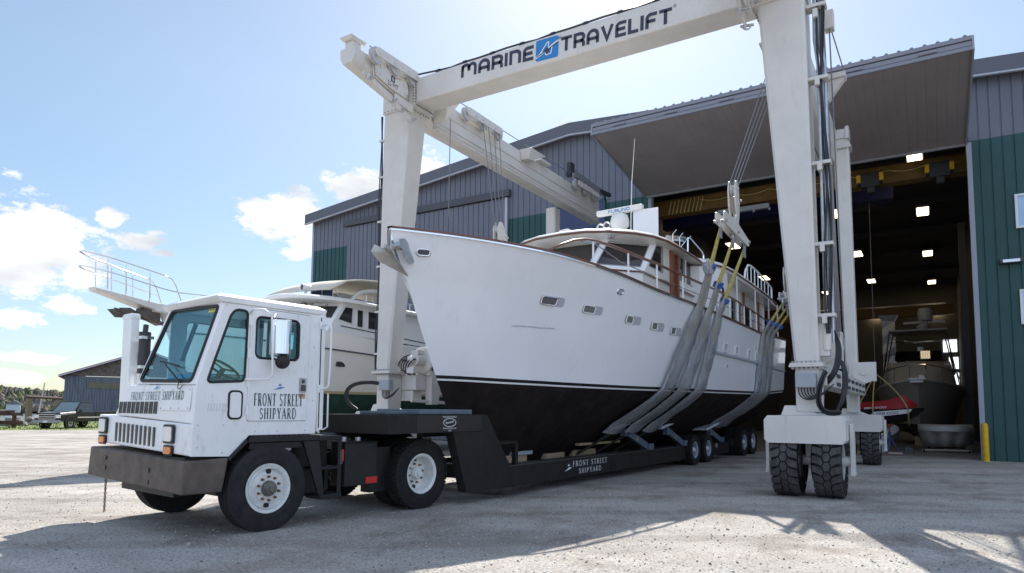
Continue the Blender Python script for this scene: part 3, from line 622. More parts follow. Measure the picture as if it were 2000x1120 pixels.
def crane(y, z0, z1, x0, x1, m, label, festoon=True):
    t = empty('overhead_crane', (-4.5, y, z0), 0, label, 'crane', 'travelling cranes in the hall')
    b = MB(); b.box((x0, y-.22, z0), (x1, y-.2, z1)); b.box((x0, y+.2, z0), (x1, y+.22, z1)); b.box((x0, y-.3, z0-.03), (x1, y+.3, z0)); b.box((x0, y-.3, z1), (x1, y+.3, z1+.03)); b.build('girder', m, t, bevel=.01)
    if festoon:
        b = MB()
        for k in range(9): xx = -9.3 + k*.17; b.tube([(xx + .07*math.cos(a), y-.42, z0+.22 - .30*(1-math.cos(a))/1 + .30) for a in [q*math.pi/5 for q in range(11)]], .018, 5)
        b.tube([(lerp(-8, 1.2, k/50), y-.36, z0+.42-.12*abs(math.sin(k*.42))) for k in range(51)], .018, 5); b.build('festoon_cable', yellow_strap, t)
        for xx in (-1.62, .55):
            b = MB(); b.box((xx-.3, y-.75, z0-.2), (xx+.3, y-.31, z0+.32)); b.cyl((xx-.42, y-.55, z0+.05), (xx+.42, y-.55, z0+.05), .16); b.box((xx-.1, y-.7, z0-.42), (xx+.14, y-.45, z0-.2)); h = b.build('hoist', mat('hoist_black', (.03, .03, .03), .5), t)
            b = MB(); b.box((xx-.44, y-.78, z0-.02), (xx-.305, y-.33, z0+.26)); b.box((xx+.305, y-.78, z0-.02), (xx+.44, y-.33, z0+.26)); b.build_each('hoist_plate', yellow_paint, h)
    return t
crane(28.4, 10.02, 10.62, -10.6, 1.9, mat('crane_yellow', (.20, .115, .03), .6, noise=.25, nscale=2), 'yellow overhead crane girder with looped cables just inside the bay door')
crane(31.0, 10.15, 10.95, -10.6, -1.0, mat('crane_blue', (.008, .012, .07), .5), 'dark blue overhead crane girder behind the yellow one', False)
crane(55, 8.3, 8.95, -10.6, 1.6, mat('crane_ochre', (.25, .14, .04), .6), 'ochre overhead crane girder far back in the dark hall', False)
b = MB(); b.box((-7.2, 27.75, 9.6), (-5.2, 27.95, 9.78)); [b.cyl((-7+k*.6, 27.85, 9.6), (-7+k*.6, 27.85, 9.52), .05) for k in range(4)]; tag(b.build('tube_heater', grey_box), 'grey heater bar hanging under the yellow crane girder', 'heater')
LIGHTS = ['small lit tube light left of the big hook block, close to the red rail', 'lit tube light low between the yellow slings and the red rail', 'largest lit tube light just right of the big hook block', 'topmost lit tube light seen between the two right gantry legs', 'lit tube light high right of the rear gantry leg, under the second crane hoist',
    'lit tube light of the middle row touching the rear right gantry leg', 'lit tube light of the middle row nearest the green wall', 'lit tube light of the third row above the foil duct', 'lit tube light of the third row above the cruiser radar dome', 'lit tube light just above the stern ladder rail of the yacht', 'lowest lit tube light seen between the two right gantry legs', 'thin bright light strip tucked up under the edge of the bay door']
lamp_on = mat('lamp_on', (1, .9, .7), .4, emit=(1, .82, .55), estr=2.5); first = None
for li_, (x, y) in enumerate(((-10.13, 33.56), (-9.64, 40.45), (-7.09, 34.7), (-3.73, 36.34), (0, 38), (-3.54, 46.38), (.16, 48.33), (-3.46, 56.58), (.38, 59.21), (-10.07, 51.5), (-7.0, 60.5), (-.19, 29.34))):
    if first is None:
        first = empty('ceiling_light', (x, y, 11.3), 0, LIGHTS[0], 'ceiling light', 'ceiling lights in the hall')
        b = MB(); b.box((x-.28, y-.8, 11.3), (x+.28, y+.8, 11.42)); [b.cyl((x+i*.22, y+j*.6, 11.42), (x+i*.22, y+j*.6, 11.75), .012, seg=6) for i in (-1, 1) for j in (-1, 1)]; b.build('housing', trim_grey, first)
        b = MB(); [b.box((x-.25+i*.128, y-.75, 11.27), (x-.25+i*.128+.105, y+.75, 11.3)) for i in range(4)]; b.build('tube', lamp_on, first)
    else:
        c = copy_tree(first); c.location = (x, y, 11.3); c['label'] = LIGHTS[li_]
for x, z, lw in ((-3.5, 9.15, 'small lit lamp on the back wall above the foil duct'), (.62, 9.25, 'small lit lamp on the back wall above the cruiser radar dome')):
    t = empty('wall_lamp', (x, 61.9, z), 0, lw, 'wall lamp', 'lamps on the back wall'); b = MB(); b.box((x-.5, 61.6, z+.1), (x+.5, 61.99, z+.22)); b.build('shade', trim_dark, t); b = MB(); b.box((x-.42, 61.65, z+.02), (x+.42, 61.95, z+.1)); b.build('tube', lamp_on, t)
t = empty('bulkhead_lamp', (2.3, YF, 6.3), 0, 'small wide black wall lamp on the green wall right of the bay', 'wall lamp')
b = MB(); b.box((2.02, 26.18, 6.25), (2.62, YF, 6.4)); b.build('housing', trim_dark, t, bevel=.015); b = MB(); b.box((2.1, 26.14, 6.27), (2.54, 26.18, 6.36)); b.build('lamp_glass', lens, t)
t = empty('bollard', (1.41, 26.1, 0), 0, 'yellow painted steel post at the right foot of the bay door', 'bollard')
b = MB(); b.lathe([(.092, 0), (.092, 1.12), (.085, 1.16), (.06, 1.195), (.0001, 1.21)], (1.41, 26.1, 0), (0, 0, 1), 24); b.build('post', yellow_paint, t, smooth=40)
t = empty('air_duct', (-1.9, 44, .03), 0, 'shiny foil wrapped air duct standing behind the grey boat in the hall', 'duct')
b = MB(); zs = [.03 + k*.48 for k in range(15)]
b.rings([[(-2.25, 44 + .09*(k % 2), z), (-1.6, 44 + .09*((k+1) % 2), z), (-1.6, 44.6, z), (-2.25, 44.6, z)] for k, z in enumerate(zs)]); d = b.build('duct', steel, t)
b = MB(); z = zs[-1]; b.hexa([(-2.25, 44, z), (-1.6, 44, z), (-1.6, 44.6, z), (-2.25, 44.6, z), (-2.42, 43.9, z+.3), (-1.43, 43.9, z+.3), (-1.43, 44.7, z+.3), (-2.42, 44.7, z+.3)]); b.build('duct_mouth', steel, t)
# ------------------------------------------------------------------ the boat hoist gantry
lift = empty('boat_hoist', (-6.9, 17.5, 0), 0, 'huge cream white boat hoist gantry on rubber tyres straddling the yacht', 'boat hoist')
def flange_bolts(mb, pts, d, r=.022, h=.03):
    for p in pts: p = Vector(p); mb.cyl(p, p + Vector(d)*h, r, r, 6)
def leg(xa0, xa1, xb0, xb1, ya, yb, yt, z0, z1):
    """tapered box leg: xa at the foot, xb at the head"""
    b = MB(); c = .045
    def ring(x0, x1, y0, y1, z): return [(x0+c, y0, z), (x1-c, y0, z), (x1, y0+c, z), (x1, y1-c, z), (x1-c, y1, z), (x0+c, y1, z), (x0, y1-c, z), (x0, y0+c, z)]
    b.rings([ring(xa0, xa1, ya, yb, z0), ring(xb0, xb1, ya, yt, z1)]); return b.build('leg', lift_white, lift, smooth=30)
legL = leg(-12.16, -11.72, -12.08, -11.2, 13.0, 13.06+.45, 13.72, 2.48, 9.25)
legR = leg(-2.07, -1.66, -2.56, -1.73, 13.0, 13.06+.45, 13.72, 2.38, 9.25)
legB = leg(-12.16, -11.75, -12.14, -11.74, 22.0, 22.45, 22.45, 2.4, 9.1)
legC = leg(-2.10, -1.78, -2.23, -1.82, 22.0, 22.45, 22.45, 2.4, 9.4)
bolts_m = mat('bolt_steel', (.36, .35, .34), .45, metal=.6)
for lg, x0, x1, y0, y1, z in ((legL, -12.24, -11.62, 12.93, 13.62, 2.44), (legR, -2.15, -1.58, 12.93, 13.62, 2.34)):
    b = MB(); b.box((x0, y0, z-.035), (x1, y1, z)); b.box((x0+.012, y0+.012, z+.003), (x1-.012, y1-.012, z+.038)); f = b.build('flange', lift_white, lg)
    b = MB(); flange_bolts(b, [(x0 + .06 + k*(x1-x0-.12)/6, y0+.035, z-.036) for k in range(7)] + [(x1-.035, y0+.08+k*.1, z-.036) for k in range(6)], (0, 0, -1), .024, .04); flange_bolts(b, [(x0 + .06 + k*(x1-x0-.12)/6, y0+.035, z+.04) for k in range(7)], (0, 0, 1), .02, .03); b.build('flange_bolts', bolts_m, f)
b = MB(); b.box((-2.3, 21.93, 9.4), (-1.76, 22.5, 9.435)); flange_bolts(b, [(-2.25+k*.1, 21.97, 9.4) for k in range(5)], (0, 0, -1)); b.build('flange', lift_white, legC)
# lower legs, sills and winches on both sides
def lower(x0, x1, y0, y1, zt, name='foot'):
    b = MB(); b.rings([[(x0, y0, z), (x1, y0, z), (x1, y1, z), (x0, y1, z)] for z in (1.5, zt)]); return b.build(name, lift_white, lift, bevel=.02)
footL = lower(-12.12, -11.72, 13.02, 13.52, 2.4); footR = lower(-2.06, -1.66, 13.02, 13.52, 2.3); footB = lower(-12.12, -11.75, 22, 22.45, 2.4); footC = lower(-2.1, -1.78, 22, 22.45, 2.4)
for x0, x1 in ((-11.95, -11.25), (-2.02, -1.60)):
    b = MB(); b.box((x0, 13.525, 1.99), (x1, 21.995, 2.38)); b.box((x0+.1, 13.54, 1.72), (x1-.1, 13.9, 1.985)); s_ = b.build('sill_beam', lift_white, lift, bevel=.02)
    b = MB()
    for k in range(7): yy = 15+k*1.0; b.box((x1+.002, yy, 2.03), (x1+.025, yy+.55, 2.10)); b.box((x1+.002, yy, 2.2), (x1+.025, yy+.55, 2.27))
    b.build_each('step_slot', trim_dark, s_)
def winch(x, y, sx, num=None):
    b = MB(); b.lathe([(.0001, -.42), (.34, -.42), (.36, -.40), (.36, -.36), (.25, -.35), (.25, .30), (.36, .31), (.36, .36), (.0001, .37)], (x, y, 2.78), (0, 1, 0), 30); b.box((x-.24, y-.36, 2.385), (x+.24, y-.3, 2.75)); b.box((x-.24, y+.24, 2.385), (x+.24, y+.3, 2.75))
    b.cyl((x, y-.74, 2.78), (x, y-.42, 2.78), .17); b.cyl((x, y-.9, 2.78), (x, y-.74, 2.78), .09); b.box((x-.12, y-.72, 2.92), (x+.12, y-.5, 3.02)); b.box((x-.1, y-.9, 2.42), (x+.13, y-.72, 2.58)); b.box((x-.3, y+.38, 2.385), (x+.32, y+.68, 3.12))
    w = b.build('winch', lift_white, lift, smooth=35)
    b = MB(); b.lathe([(.255, .29), (.27, .28)] + [(.262+.014*(k % 2), .28-k*.03) for k in range(1, 20)] + [(.255, -.34)], (x, y, 2.78), (0, 1, 0), 24); b.build('rope_drum', wire_steel, w, smooth=50)
    b = MB()
    for k in range(5): b.tube(bez((x-.1+.05*k, y-.78, 2.9-.03*k), (x-.3+.1*k, y-1.05, 2.8), (x-.5+.05*k, y-.9, 2.5-.06*k), (x-.45+.1*k, y-.45, 2.42-.01*k), 12), .018, 6)
    b.build('hoses', hose_black, w)
    if num:
        B = basis((x+.323, y+.53, 2.55), (0, 1, 0), (0, 0, 1)); b = MB(); b.prism(rrect(-.07, -.09, .07, .09, .02), B, .001, .004); p = b.build('number_plate', lettering_dark, w); typed('6', B, .16, plain_white, 'lettering', p, d=.006)
for x, sx in ((-11.32, 1), (-1.80, -1)):
    winch(x, 14.25 if sx > 0 else 14.6, sx, sx > 0)
    if sx > 0: winch(x, 17.3, sx); winch(x, 20.6, sx)
# hanging bracket under the left sill and cross lever
b = MB(); b.hexa([(-11.3, 14.0, 1.62), (-11.1, 14.0, 1.62), (-11.1, 14.3, 1.62), (-11.3, 14.3, 1.62), (-11.32, 13.95, 2.5), (-11.08, 13.95, 2.5), (-11.08, 14.4, 2.5), (-11.32, 14.4, 2.5)]); b.hexa([(-11.28, 15.0, 1.6), (-11.12, 15.0, 1.6), (-11.12, 15.1, 1.6), (-11.28, 15.1, 1.6), (-11.3, 14.95, 1.985), (-11.1, 14.95, 1.985), (-11.1, 15.5, 1.985), (-11.3, 15.5, 1.985)]); b.bar((-11.2, 13.3, 1.72), (-11.2, 15.3, 1.66), .06, .08); b.build('steering_bracket', lift_white, lift, bevel=.015)
# bogies: fender box, side plates, two tyres
def bogie(cx, cy, full=True):
    x0, x1 = cx-.66, cx+.66; y0 = cy-.62
    b = MB(); pr = [(-.66, -.42), (.66, -.42), (.66, .02), (.60, .10), (-.60, .10), (-.66, .02)]
    def sec(y, k=0): return [(x0+k, y, 1.02), (x0+.05+k, y, .96), (x1-.05-k, y, .96), (x1-k, y, 1.02), (x1-k, y, 1.36), (x1-.06-k, y, 1.44), (x0+.06+k, y, 1.44), (x0+k, y, 1.36)]
    b.rings([sec(y0, .01), sec(y0+.02), sec(cy+.6), sec(cy+.62, .01)]); g = b.build('bogie', lift_white, lift, smooth=25)
    b = MB(); b.hexa([(cx-.42, cy-.3, 1.44), (cx+.3, cy-.3, 1.44), (cx+.3, cy+.3, 1.44), (cx-.42, cy+.3, 1.44), (cx-.36, cy-.26, 1.62), (cx-.18, cy-.26, 1.62), (cx-.18, cy+.26, 1.62), (cx-.36, cy+.26, 1.62)]); b.build('slew_bracket', lift_white, g, bevel=.01)
    b = MB()
    for x in (x0-.07, x1+.01): b.box((x, cy-.12, .42), (x+.06, cy+.2, 1.30)); b.box((x-.005, cy-.16, .40), (x+.065, cy+.24, .455))
    b.cyl((x0-.06, cy, .645), (x1+.06, cy, .645), .09); b.box((cx-.06, cy-.05, .6), (cx+.06, cy+.05, .955)); b.build('axle_hanger', lift_white, g, bevel=.008)
    b = MB()
    for x in (cx-.085, cx+.085): b.lathe([(.33+.014*(k % 2), .0) for k in range(2)] + [(.36, .01), (.36, .03), (.33, .035)], (x-.015, cy-.02, .62), (1, 0, 0), 28); b.tube([(x, cy+math.cos(a)*.345-.02, .62+math.sin(a)*.345) for a in [q*2*math.pi/28 for q in range(28)]], .022, 6, loop=True)
    b.build('drive_chain', groove_rubber, g)
    for x, sx in ((cx-.345, -1), (cx+.345, 1)): wheel(lift, 'wheel', (x, cy, .645), (sx, 0, 0), .645, .32, .45, 'lug', .16, rim_white, 8, True, dusty_rubber, n=24, holes=0)
    return g
bogie(-1.90, 13.32); bogie(-1.86, 22.38); bogie(-11.9, 13.32); bogie(-11.95, 22.38)
# side beams, front one cantilevered and tapering up to its end
def side_beam(xi, xo, s):
    b = MB(); lo, hi = min(xi, xo), max(xi, xo)
    def sec(y, zb, zt, c=.0): return [(lo+.09, y, zb), (hi-.09, y, zb), (hi, y, zb+.15), (hi, y, zt), (lo, y, zt), (lo, y, zb+.15)]
    b.rings([sec(11.0, 9.62, 10.0), sec(12.95, 9.28, 10.0), sec(14.0, 9.06, 10.0), sec(24.8, 9.06, 10.0)]); m = b.build('side_beam', lift_white, lift, bevel=.02)
    b = MB(); x = xi + s*.05; b.box((min(xi, xi+s*.14), 14.0, 9.02), (max(xi, xi+s*.14), 24.8, 9.058)); b.box((min(xi+s*.003, xi+s*.04), 14.2, 9.30), (max(xi+s*.003, xi+s*.04), 24.5, 9.335)); b.box((min(xi+s*.003, xi+s*.03), 14.2, 9.62), (max(xi+s*.003, xi+s*.03), 24.5, 9.66)); b.build('track_flange', lift_white, m)
    return m
beamL = side_beam(-11.2, -11.66, 1); beamR = side_beam(-2.6, -2.14, -1)
# head frames where the front beam meets the sides
for x0, x1, xf, s in ((-12.08, -11.1, -10.85, 1), (-2.66, -1.70, -2.72, -1)):
    b = MB(); b.box((x0, 12.96, 9.255), (x1, 13.78, 10.03)); h = b.build('leg_head', lift_white, lift, bevel=.02)
    b = MB(); zt = 9.25; flange_bolts(b, [(lerp(x0+.08, x1-.05, k/7), 12.97, 9.3) for k in range(8)], (0, -1, 0), .02, .025); flange_bolts(b, [(x1-.02 if s > 0 else x0+.02, lerp(13.05, 13.7, k/6), 9.253) for k in range(7)], (0, 0, -1), .02, .03); b.build('head_bolts', bolts_m, h)
b = MB(); b.box((-11.1, 12.99, 9.36), (-2.66, 13.66, 10.0)); fb = b.build('front_beam', lift_white, lift, bevel=.03)
b = MB(); b.box((-11.13, 12.93, 9.27), (-11.05, 13.74, 10.08)); b.box((-11.04, 12.93, 9.27), (-10.98, 13.74, 10.08)); f = b.build('end_flange', lift_white, fb)
b = MB(); flange_bolts(b, [(-10.98, 12.96, 9.36+k*.075) for k in range(9)] + [(-10.98, 13.0+k*.075, 9.30) for k in range(10)], (1, 0, 0), .024, .03); flange_bolts(b, [(-11.01, 12.93, 9.36+k*.075) for k in range(9)], (0, -1, 0), .02, .02); b.build('flange_bolts', bolts_m, f)
b = MB(); pts = [(-11.05, 13.0, 10.1)]
for k in range(10):
    x = -10.3 + k*.82; b.box((x-.06, 12.99, 10.0), (x+.06, 13.09, 10.03)); b.cyl((x-.05, 13.04, 10.05), (x+.05, 13.04, 10.05), .035, seg=8); pts += [(x, 13.04, 10.055), (x+.4, 13.04, 10.025 + .02*(k % 3))]
b.tube(pts, .022, 6); b.tube([(p[0], p[1]+.04, p[2]+.01) for p in pts], .014, 6); b.build('beam_cable', hose_black, fb)
BF = basis((-10.0, 12.988, 9.647), (1, 0, -.038), (0, 0, 1)); BL = BF @ Matrix.Translation((2.56-1.58*1.13, -.02, 0)) @ Matrix.Diagonal((1.13, 1.13, 1, 1))
b = MB(); letters(b, BF, 'mARInE', .45, 2.50, 0, .325, weight=.215); b.build('lettering', lettering_dark, fb); b = MB(); letters(b, BF, 'TRAVELIFT', 3.21, 5.77, .0, .325, weight=.215); b.build('lettering', lettering_dark, fb)
b = MB(); b.prism(rrect(1.58, -.06, 2.10, .38, .05), BL, .001, .004); lg = b.build('logo', logo_blue, fb)
b = MB(); ribbon(b, BL, [(1.585, .02), (1.72, .08), (1.84, .135), (2.0, .225), (2.095, .27)], .05, .006); b.build('logo_wave', plain_white, lg)
b = MB(); ribbon(b, BL, [(1.60, .03), (1.71, .075), (1.85, .13), (2.0, .205), (2.095, .25)], .022, .0075); b.face([b.v(BL @ Vector(p)) for p in ((1.70, .07, .008), (1.86, .20, .008), (1.87, .14, .008))]); b.face([b.v(BL @ Vector(p)) for p in ((1.80, .10, .008), (1.93, .16, .008), (1.84, .05, .008))]); b.build('logo_mark', lettering_dark, lg)
b = MB(); ribbon(b, BL, [(1.66, .05), (1.84, .29), (1.88, .29), (1.86, .16)], .02, .007); ribbon(b, BL, [(1.80, .07), (1.83, .03), (1.93, .045), (1.96, .19)], .02, .007); b.build('logo_outline', plain_white, lg)
for x in (3.18, 5.83): typed('®', BF @ Matrix.Translation((x, .34, 0)), .09, lettering_dark, 'lettering', fb)
# trolleys on the cantilever: sheave bar, capacity plate, end post, shackle bar
BX = lambda x, s: basis((x, 0, 0), (0, 1, 0) if s > 0 else (0, -1, 0), (0, 0, 1))
sheave_m = mat('sheave_grey', (.50, .50, .50), .4, metal=.2)
def sheave_bar(xf, s, y0, y1, zt, zb, n=4):
    B = BX(xf, s); f = 1 if s > 0 else -1; a, c = (y0*f, y1*f) if f > 0 else (y1*f, y0*f)
    b = MB()
    for d0, d1 in ((.04, .07), (.26, .29)): b.prism(rrect(a, zb, c, zt, .09), B, d0, d1)
    for k in range(6): yy = lerp(a+.12, c-.12, k/5); b.prism(rrect(yy-.03, zb+.07, yy+.03, zb+.13, .028, 3), B, .29, .31)
    for k in range(n): yy = lerp(a+.2, c-.2, k/(n-1)); b.prism(rrect(yy-.05, zt-.02, yy+.05, zt+.025, .01, 2), B, .10, .2)
    p = b.build('sheave_bar', lift_white, lift, smooth=30); b = MB()
    for yy in (a+.1, (a+c)/2, c-.1):
        cc = B @ Vector((yy, (zt+zb)/2-.06, .165)); b.lathe([(.0001, -.05), (.2, -.05), (.2, -.035), (.15, 0), (.2, .035), (.2, .05), (.0001, .05)], cc, (1, 0, 0), 24)
    b.build_each('sheave', sheave_m, p, smooth=40)
    return p
def cantilever(xf, s, sign):
    y0 = 11.0
    sheave_bar(xf, s, 11.45, 13.02, 10.12, 9.9)
    B = BX(xf, s); f = 1 if s > 0 else -1
    def Y(y): return y*f
    pl = [(Y(11.58), 9.80), (Y(11.70), 9.88), (Y(11.95), 9.86), (Y(12.25), 9.68), (Y(12.5), 9.74), (Y(12.72), 9.80), (Y(12.80), 9.55), (Y(12.70), 9.36), (Y(12.2), 9.40), (Y(11.62), 9.52)]
    if f < 0: pl = pl[::-1]
    b = MB(); b.prism(rpoly(pl, .07), B, .02, .06); b.prism(rpoly([(x*.999+.01*f, z) for x, z in pl], .07), B, .10, .14)
    for y, z in ((11.72, 9.6), (11.75, 9.78), (12.6, 9.66), (12.68, 9.45), (12.1, 9.5)): c = B @ Vector((Y(y), z, .14)); b.cyl(c, c + Vector((s*.04, 0, 0)), .03, seg=6)
    p = b.build('capacity_plate', lift_white, lift, smooth=25)
    if sign:
        Bt = B @ Matrix.Translation((Y(12.2), 9.58, .14)); b = MB(); b.prism(rrect(-.07, -.01, .07, .14, .02), Bt, .001, .004); q = b.build('number_plate', lettering_dark, p); typed('6', Bt @ Matrix.Translation((0, .065, 0)), .16, plain_white, 'lettering', q, d=.006); typed('25 MT', Bt @ Matrix.Translation((0, -.09, 0)), .17, lettering_dark, 'lettering', p, squeeze=.9)
    xo = xf + s*.16; b = MB(); b.bar((xo, 11.3, 9.36), (xo, 12.9, 8.86), .035, .13); b.bar((xo, 12.25, 9.22), (xo, 12.95, 9.16), .03, .2); b.bar((xo-s*.11, 11.25, 9.45), (xo-s*.11, 12.9, 9.1), .03, .1)
    b.build('shackle_bar', lift_white, lift, bevel=.008); b = MB()
    for k in (0, .52, .74, 1): yy, zz = lerp(11.34, 12.86, k), lerp(9.28, 8.80, k); b.tube(bez((xo-.05, yy, zz+.06), (xo-.05, yy-.02, zz-.05), (xo+.10, yy+.05, zz-.05), (xo+.09, yy+.05, zz+.06), 8), .016, 6); b.cyl((xo-.09, yy, zz+.06), (xo+.15, yy+.06, zz+.06), .026, seg=8)
    b.build_each('shackle', steel, p)
    xc = xf - s*.2; b = MB(); b.box((xc-.12, 11.02, 10.0), (xc+.12, 11.3, 10.16)); b.hexa([(xc-.15, 10.95, 10.16), (xc+.15, 10.95, 10.16), (xc+.15, 11.38, 10.16), (xc-.15, 11.38, 10.16), (xc-.2, 10.9, 10.24), (xc+.2, 10.9, 10.24), (xc+.2, 11.42, 10.24), (xc-.2, 11.42, 10.24)]); b.build('lamp_post', lift_white, lift, bevel=.012)
cantilever(-11.2, 1, True); cantilever(-2.6, -1, False)
# rear trolleys and the ropes falling from them
sheave_bar(-11.2, 1, 15.2, 17.05, 10.12, 9.9); sheave_bar(-2.6, -1, 16.2, 18.0, 10.12, 9.9); sheave_bar(-11.2, 1, 22.3, 24.2, 10.12, 9.9); sheave_bar(-2.6, -1, 20.0, 21.8, 10.12, 9.9)
b = MB(); b.hexa([(-11.15, 13.95, 9.2), (-10.75, 13.95, 9.2), (-10.75, 14.0, 9.2), (-11.15, 14.0, 9.2), (-11.19, 13.86, 9.95), (-10.6, 13.86, 9.95), (-10.6, 14.5, 9.95), (-11.19, 14.5, 9.95)]); b.hexa([(-11.19, 18.6, 9.7), (-10.9, 18.6, 9.7), (-10.9, 18.8, 9.7), (-11.19, 18.8, 9.7), (-11.19, 18.5, 10.02), (-10.75, 18.5, 10.02), (-10.75, 19.5, 10.02), (-11.19, 19.5, 10.02)]); b.box((-11.3, 19.6, 10.0), (-11.0, 20.3, 10.07)); b.build_each('rope_guide', lift_white, lift, bevel=.01)
b = MB(); b.tube([(-11.0, 14.5, 10.12), (-11.0, 16, 10.16)], .012, 5); b.tube([(-10.95, 17.0, 10.1), (-10.95, 21.8, 10.16), (-10.95, 24.5, 10.1)], .012, 5); b.tube([(-11.1, 11.4, 10.14), (-11.1, 13, 10.1)], .012, 5); b.tube([(-10.7, 14.1, 9.25), (-10.72, 14.1, 6.6)], .012, 5); b.build('haul_rope', wire_steel, lift)
# wireless box with cameras near the rear of the left beam
b = MB(); b.bar((-10.95, 21.9, 10.25), (-10.95, 24.4, 10.2), .16, .2); b.bar((-10.95, 22.9, 10.0), (-10.95, 22.9, 10.2), .06, .06); b.build('antenna_arm', steel, lift); b = MB(); b.cbox((-10.95, 21.75, 10.4), (.16, .3, .3)); b.lathe([(.0001, 0), (.1, 0), (.12, .12), (.08, .24), (.0001, .26)], (-10.92, 21.55, 9.98), (0, 0, 1), 14); b.bar((-10.9, 24.2, 10.2), (-10.9, 25.2, 10.3), .12, .14); b.bar((-10.9, 24.6, 10.25), (-10.9, 24.8, 9.9), .06, .06); b.build_each('camera', hose_black, lift)
# control pipes and hoses down the front right leg
b = MB()
for x, y, r in ((-1.55, 13.2, .028), (-1.49, 13.26, .02), (-1.45, 13.3, .035)): b.tube([(x-.03, y, 9.9), (x-.05, y, 8.4), (x+.0, y, 7.9), (x, y, 2.75)], r, 8)
b.build('steel_pipe', steel, legR); b = MB()
for i, (x, y) in enumerate(((-1.50, 13.16), (-1.45, 13.18), (-1.47, 13.22))): b.tube([(x + .05*math.sin(z*1.3+i), y, z) for z in [9.9-k*.35 for k in range(21)]], .02, 6)
b.build('hose', hose_black, legR); b = MB(); [b.box((-1.72, 13.12, z), (-1.38, 13.36, z+.06)) for z in (9.0, 7.6, 6.0, 4.5, 3.2)]; [b.box((-1.60, 13.08, z-.02), (-1.52, 13.2, z+.14)) for z in (8.8, 7.5, 5.9, 4.4, 3.1)]; b.build_each('pipe_bracket', lift_white, legR)
b = MB(); [b.cyl((-1.5, 13.42+k*.08, 9.9), (-1.52, 14.4+k*.3, 2.9), .012, seg=6) for k in range(4)]; b.tube([(-1.38, 13.6, 8.85), (-1.2, 14.2, 8.1)], .012, 5); b.tube([(-1.38, 13.55, 8.9), (-1.36, 14.2, 2.9)], .014, 5); b.build('wire_rope', wire_steel, legR)
b = MB(); b.box((-1.46, 13.5, 8.72), (-1.3, 13.72, 9.08)); b.box((-1.62, 14.1, 8.0), (-1.18, 14.4, 8.1)); b.hexa([(-1.6, 14.15, 7.6), (-1.5, 14.15, 7.6), (-1.5, 14.35, 7.6), (-1.6, 14.35, 7.6), (-1.6, 14.15, 8.0), (-1.2, 14.15, 8.0), (-1.2, 14.35, 8.0), (-1.6, 14.35, 8.0)]); b.build_each('sheave_box', lift_white, legR, bevel=.01)
b = MB(); b.box((-2.25, 22.0, 9.72), (-1.82, 22.4, 10.0)); b.box((-1.90, 21.96, 9.68), (-1.80, 22.44, 10.06)); b.hexa([(-2.2, 22.05, 9.44), (-1.74, 22.05, 9.44), (-1.74, 22.4, 9.44), (-2.2, 22.4, 9.44), (-2.2, 22.05, 9.62), (-1.95, 22.05, 9.9), (-1.95, 22.4, 9.9), (-2.2, 22.4, 9.62)]); b.build('rear_bracket', lift_white, legC, bevel=.01)
b = MB()
for x0, rx in ((-12.24, .02), (-12.2, .016), (-12.27, .014)): b.tube([(x0 + .03*math.sin(z*1.7+x0*40), 13.12, z) for z in [9.3-k*.3 for k in range(24)]], rx, 6)
b.build('hose', hose_black, legL); b = MB(); [b.box((-12.3, 13.08, z), (-12.1, 13.18, z+.05)) for z in (8.6, 7.6, 6.4, 5.2, 4.0, 2.9)]; b.build_each('hose_clip', lift_white, legL)
# junction boxes and hose bundles at the feet
def junction(x, y, z, foot, tail):
    b = MB(); b.box((x-.17, y-.16, z-.13), (x+.17, y, z+.13)); b.box((x-.16, y-.175, z-.12), (x+.16, y-.161, z+.12)); j = b.build('junction_box', grey_box, foot, bevel=.01); b = MB()
    for k in range(6): b.tube(bez((x-.13+.05*k, y-.08, z-.13), (x-.14+.05*k, y-.1, z-.36), (x+.1+.03*k, y-.2, z-.42+.03*k), (x+.30+.03*k, y-.1, z-.22+.03*k), 10), .011, 6)
    b.build('cables', hose_black, j); b = MB(); [b.tube([Vector(p)+Vector((.026*math.cos(k*1.05+i*.12), .02*math.sin(k*2.1), .028*math.sin(k*1.05+i*.12))) for i, p in enumerate(tail)], .022, 6) for k in range(6)]; b.build('hose_bundle', hose_black, j, smooth=60)
junction(-1.87, 13.02, 2.06, footR, bez((-1.56, 13.0, 2.2), (-1.66, 12.88, 1.95), (-1.80, 12.75, 1.40), (-1.35, 12.95, 1.50), 16))
junction(-11.72, 13.02, 2.1, footL, bez((-11.95, 12.9, 2.15), (-12.9, 12.5, 2.3), (-12.75, 12.4, 1.7), (-12.5, 12.7, 1.5), 16))
b = MB(); [b.tube(bez((-1.45, 13.3+.02*k, 3.0), (-1.22-.03*k, 13.2, 2.6), (-1.33-.02*k, 13.1, 2.2), (-1.55, 13.2, 2.0+.03*k), 12), .018, 6) for k in range(5)]; [b.tube(bez((-1.45, 13.9+.03*k, 2.5), (-1.3+.03*k, 13.8, 2.4), (-1.34+.03*k, 13.7, 1.7), (-1.5, 13.6+.03*k, 1.5), 12), .018, 6) for k in range(4)]; b.build('hose_loop', hose_black, footR, smooth=60)
b = MB(); b.box((-1.78, 13.2, 2.5), (-1.5, 13.5, 3.1)); b.cyl((-1.55, 13.25, 2.6), (-1.55, 13.25, 3.0), .08); b.build('valve_block', lift_white, footR, bevel=.02)
b = MB(); b.lathe([(.3, 0), (.3, .11), (.0001, .11)], (-1.62, 22.0, 2.62), (0, -1, 0), 8); b.box((-2.0, 21.92, 2.4), (-1.3, 21.999, 2.95)); b.lathe([(.09, .1), (.09, .15), (.0001, .15)], (-1.62, 22.0, 2.66), (0, -1, 0), 14); b.build('end_plate', lift_white, footC)
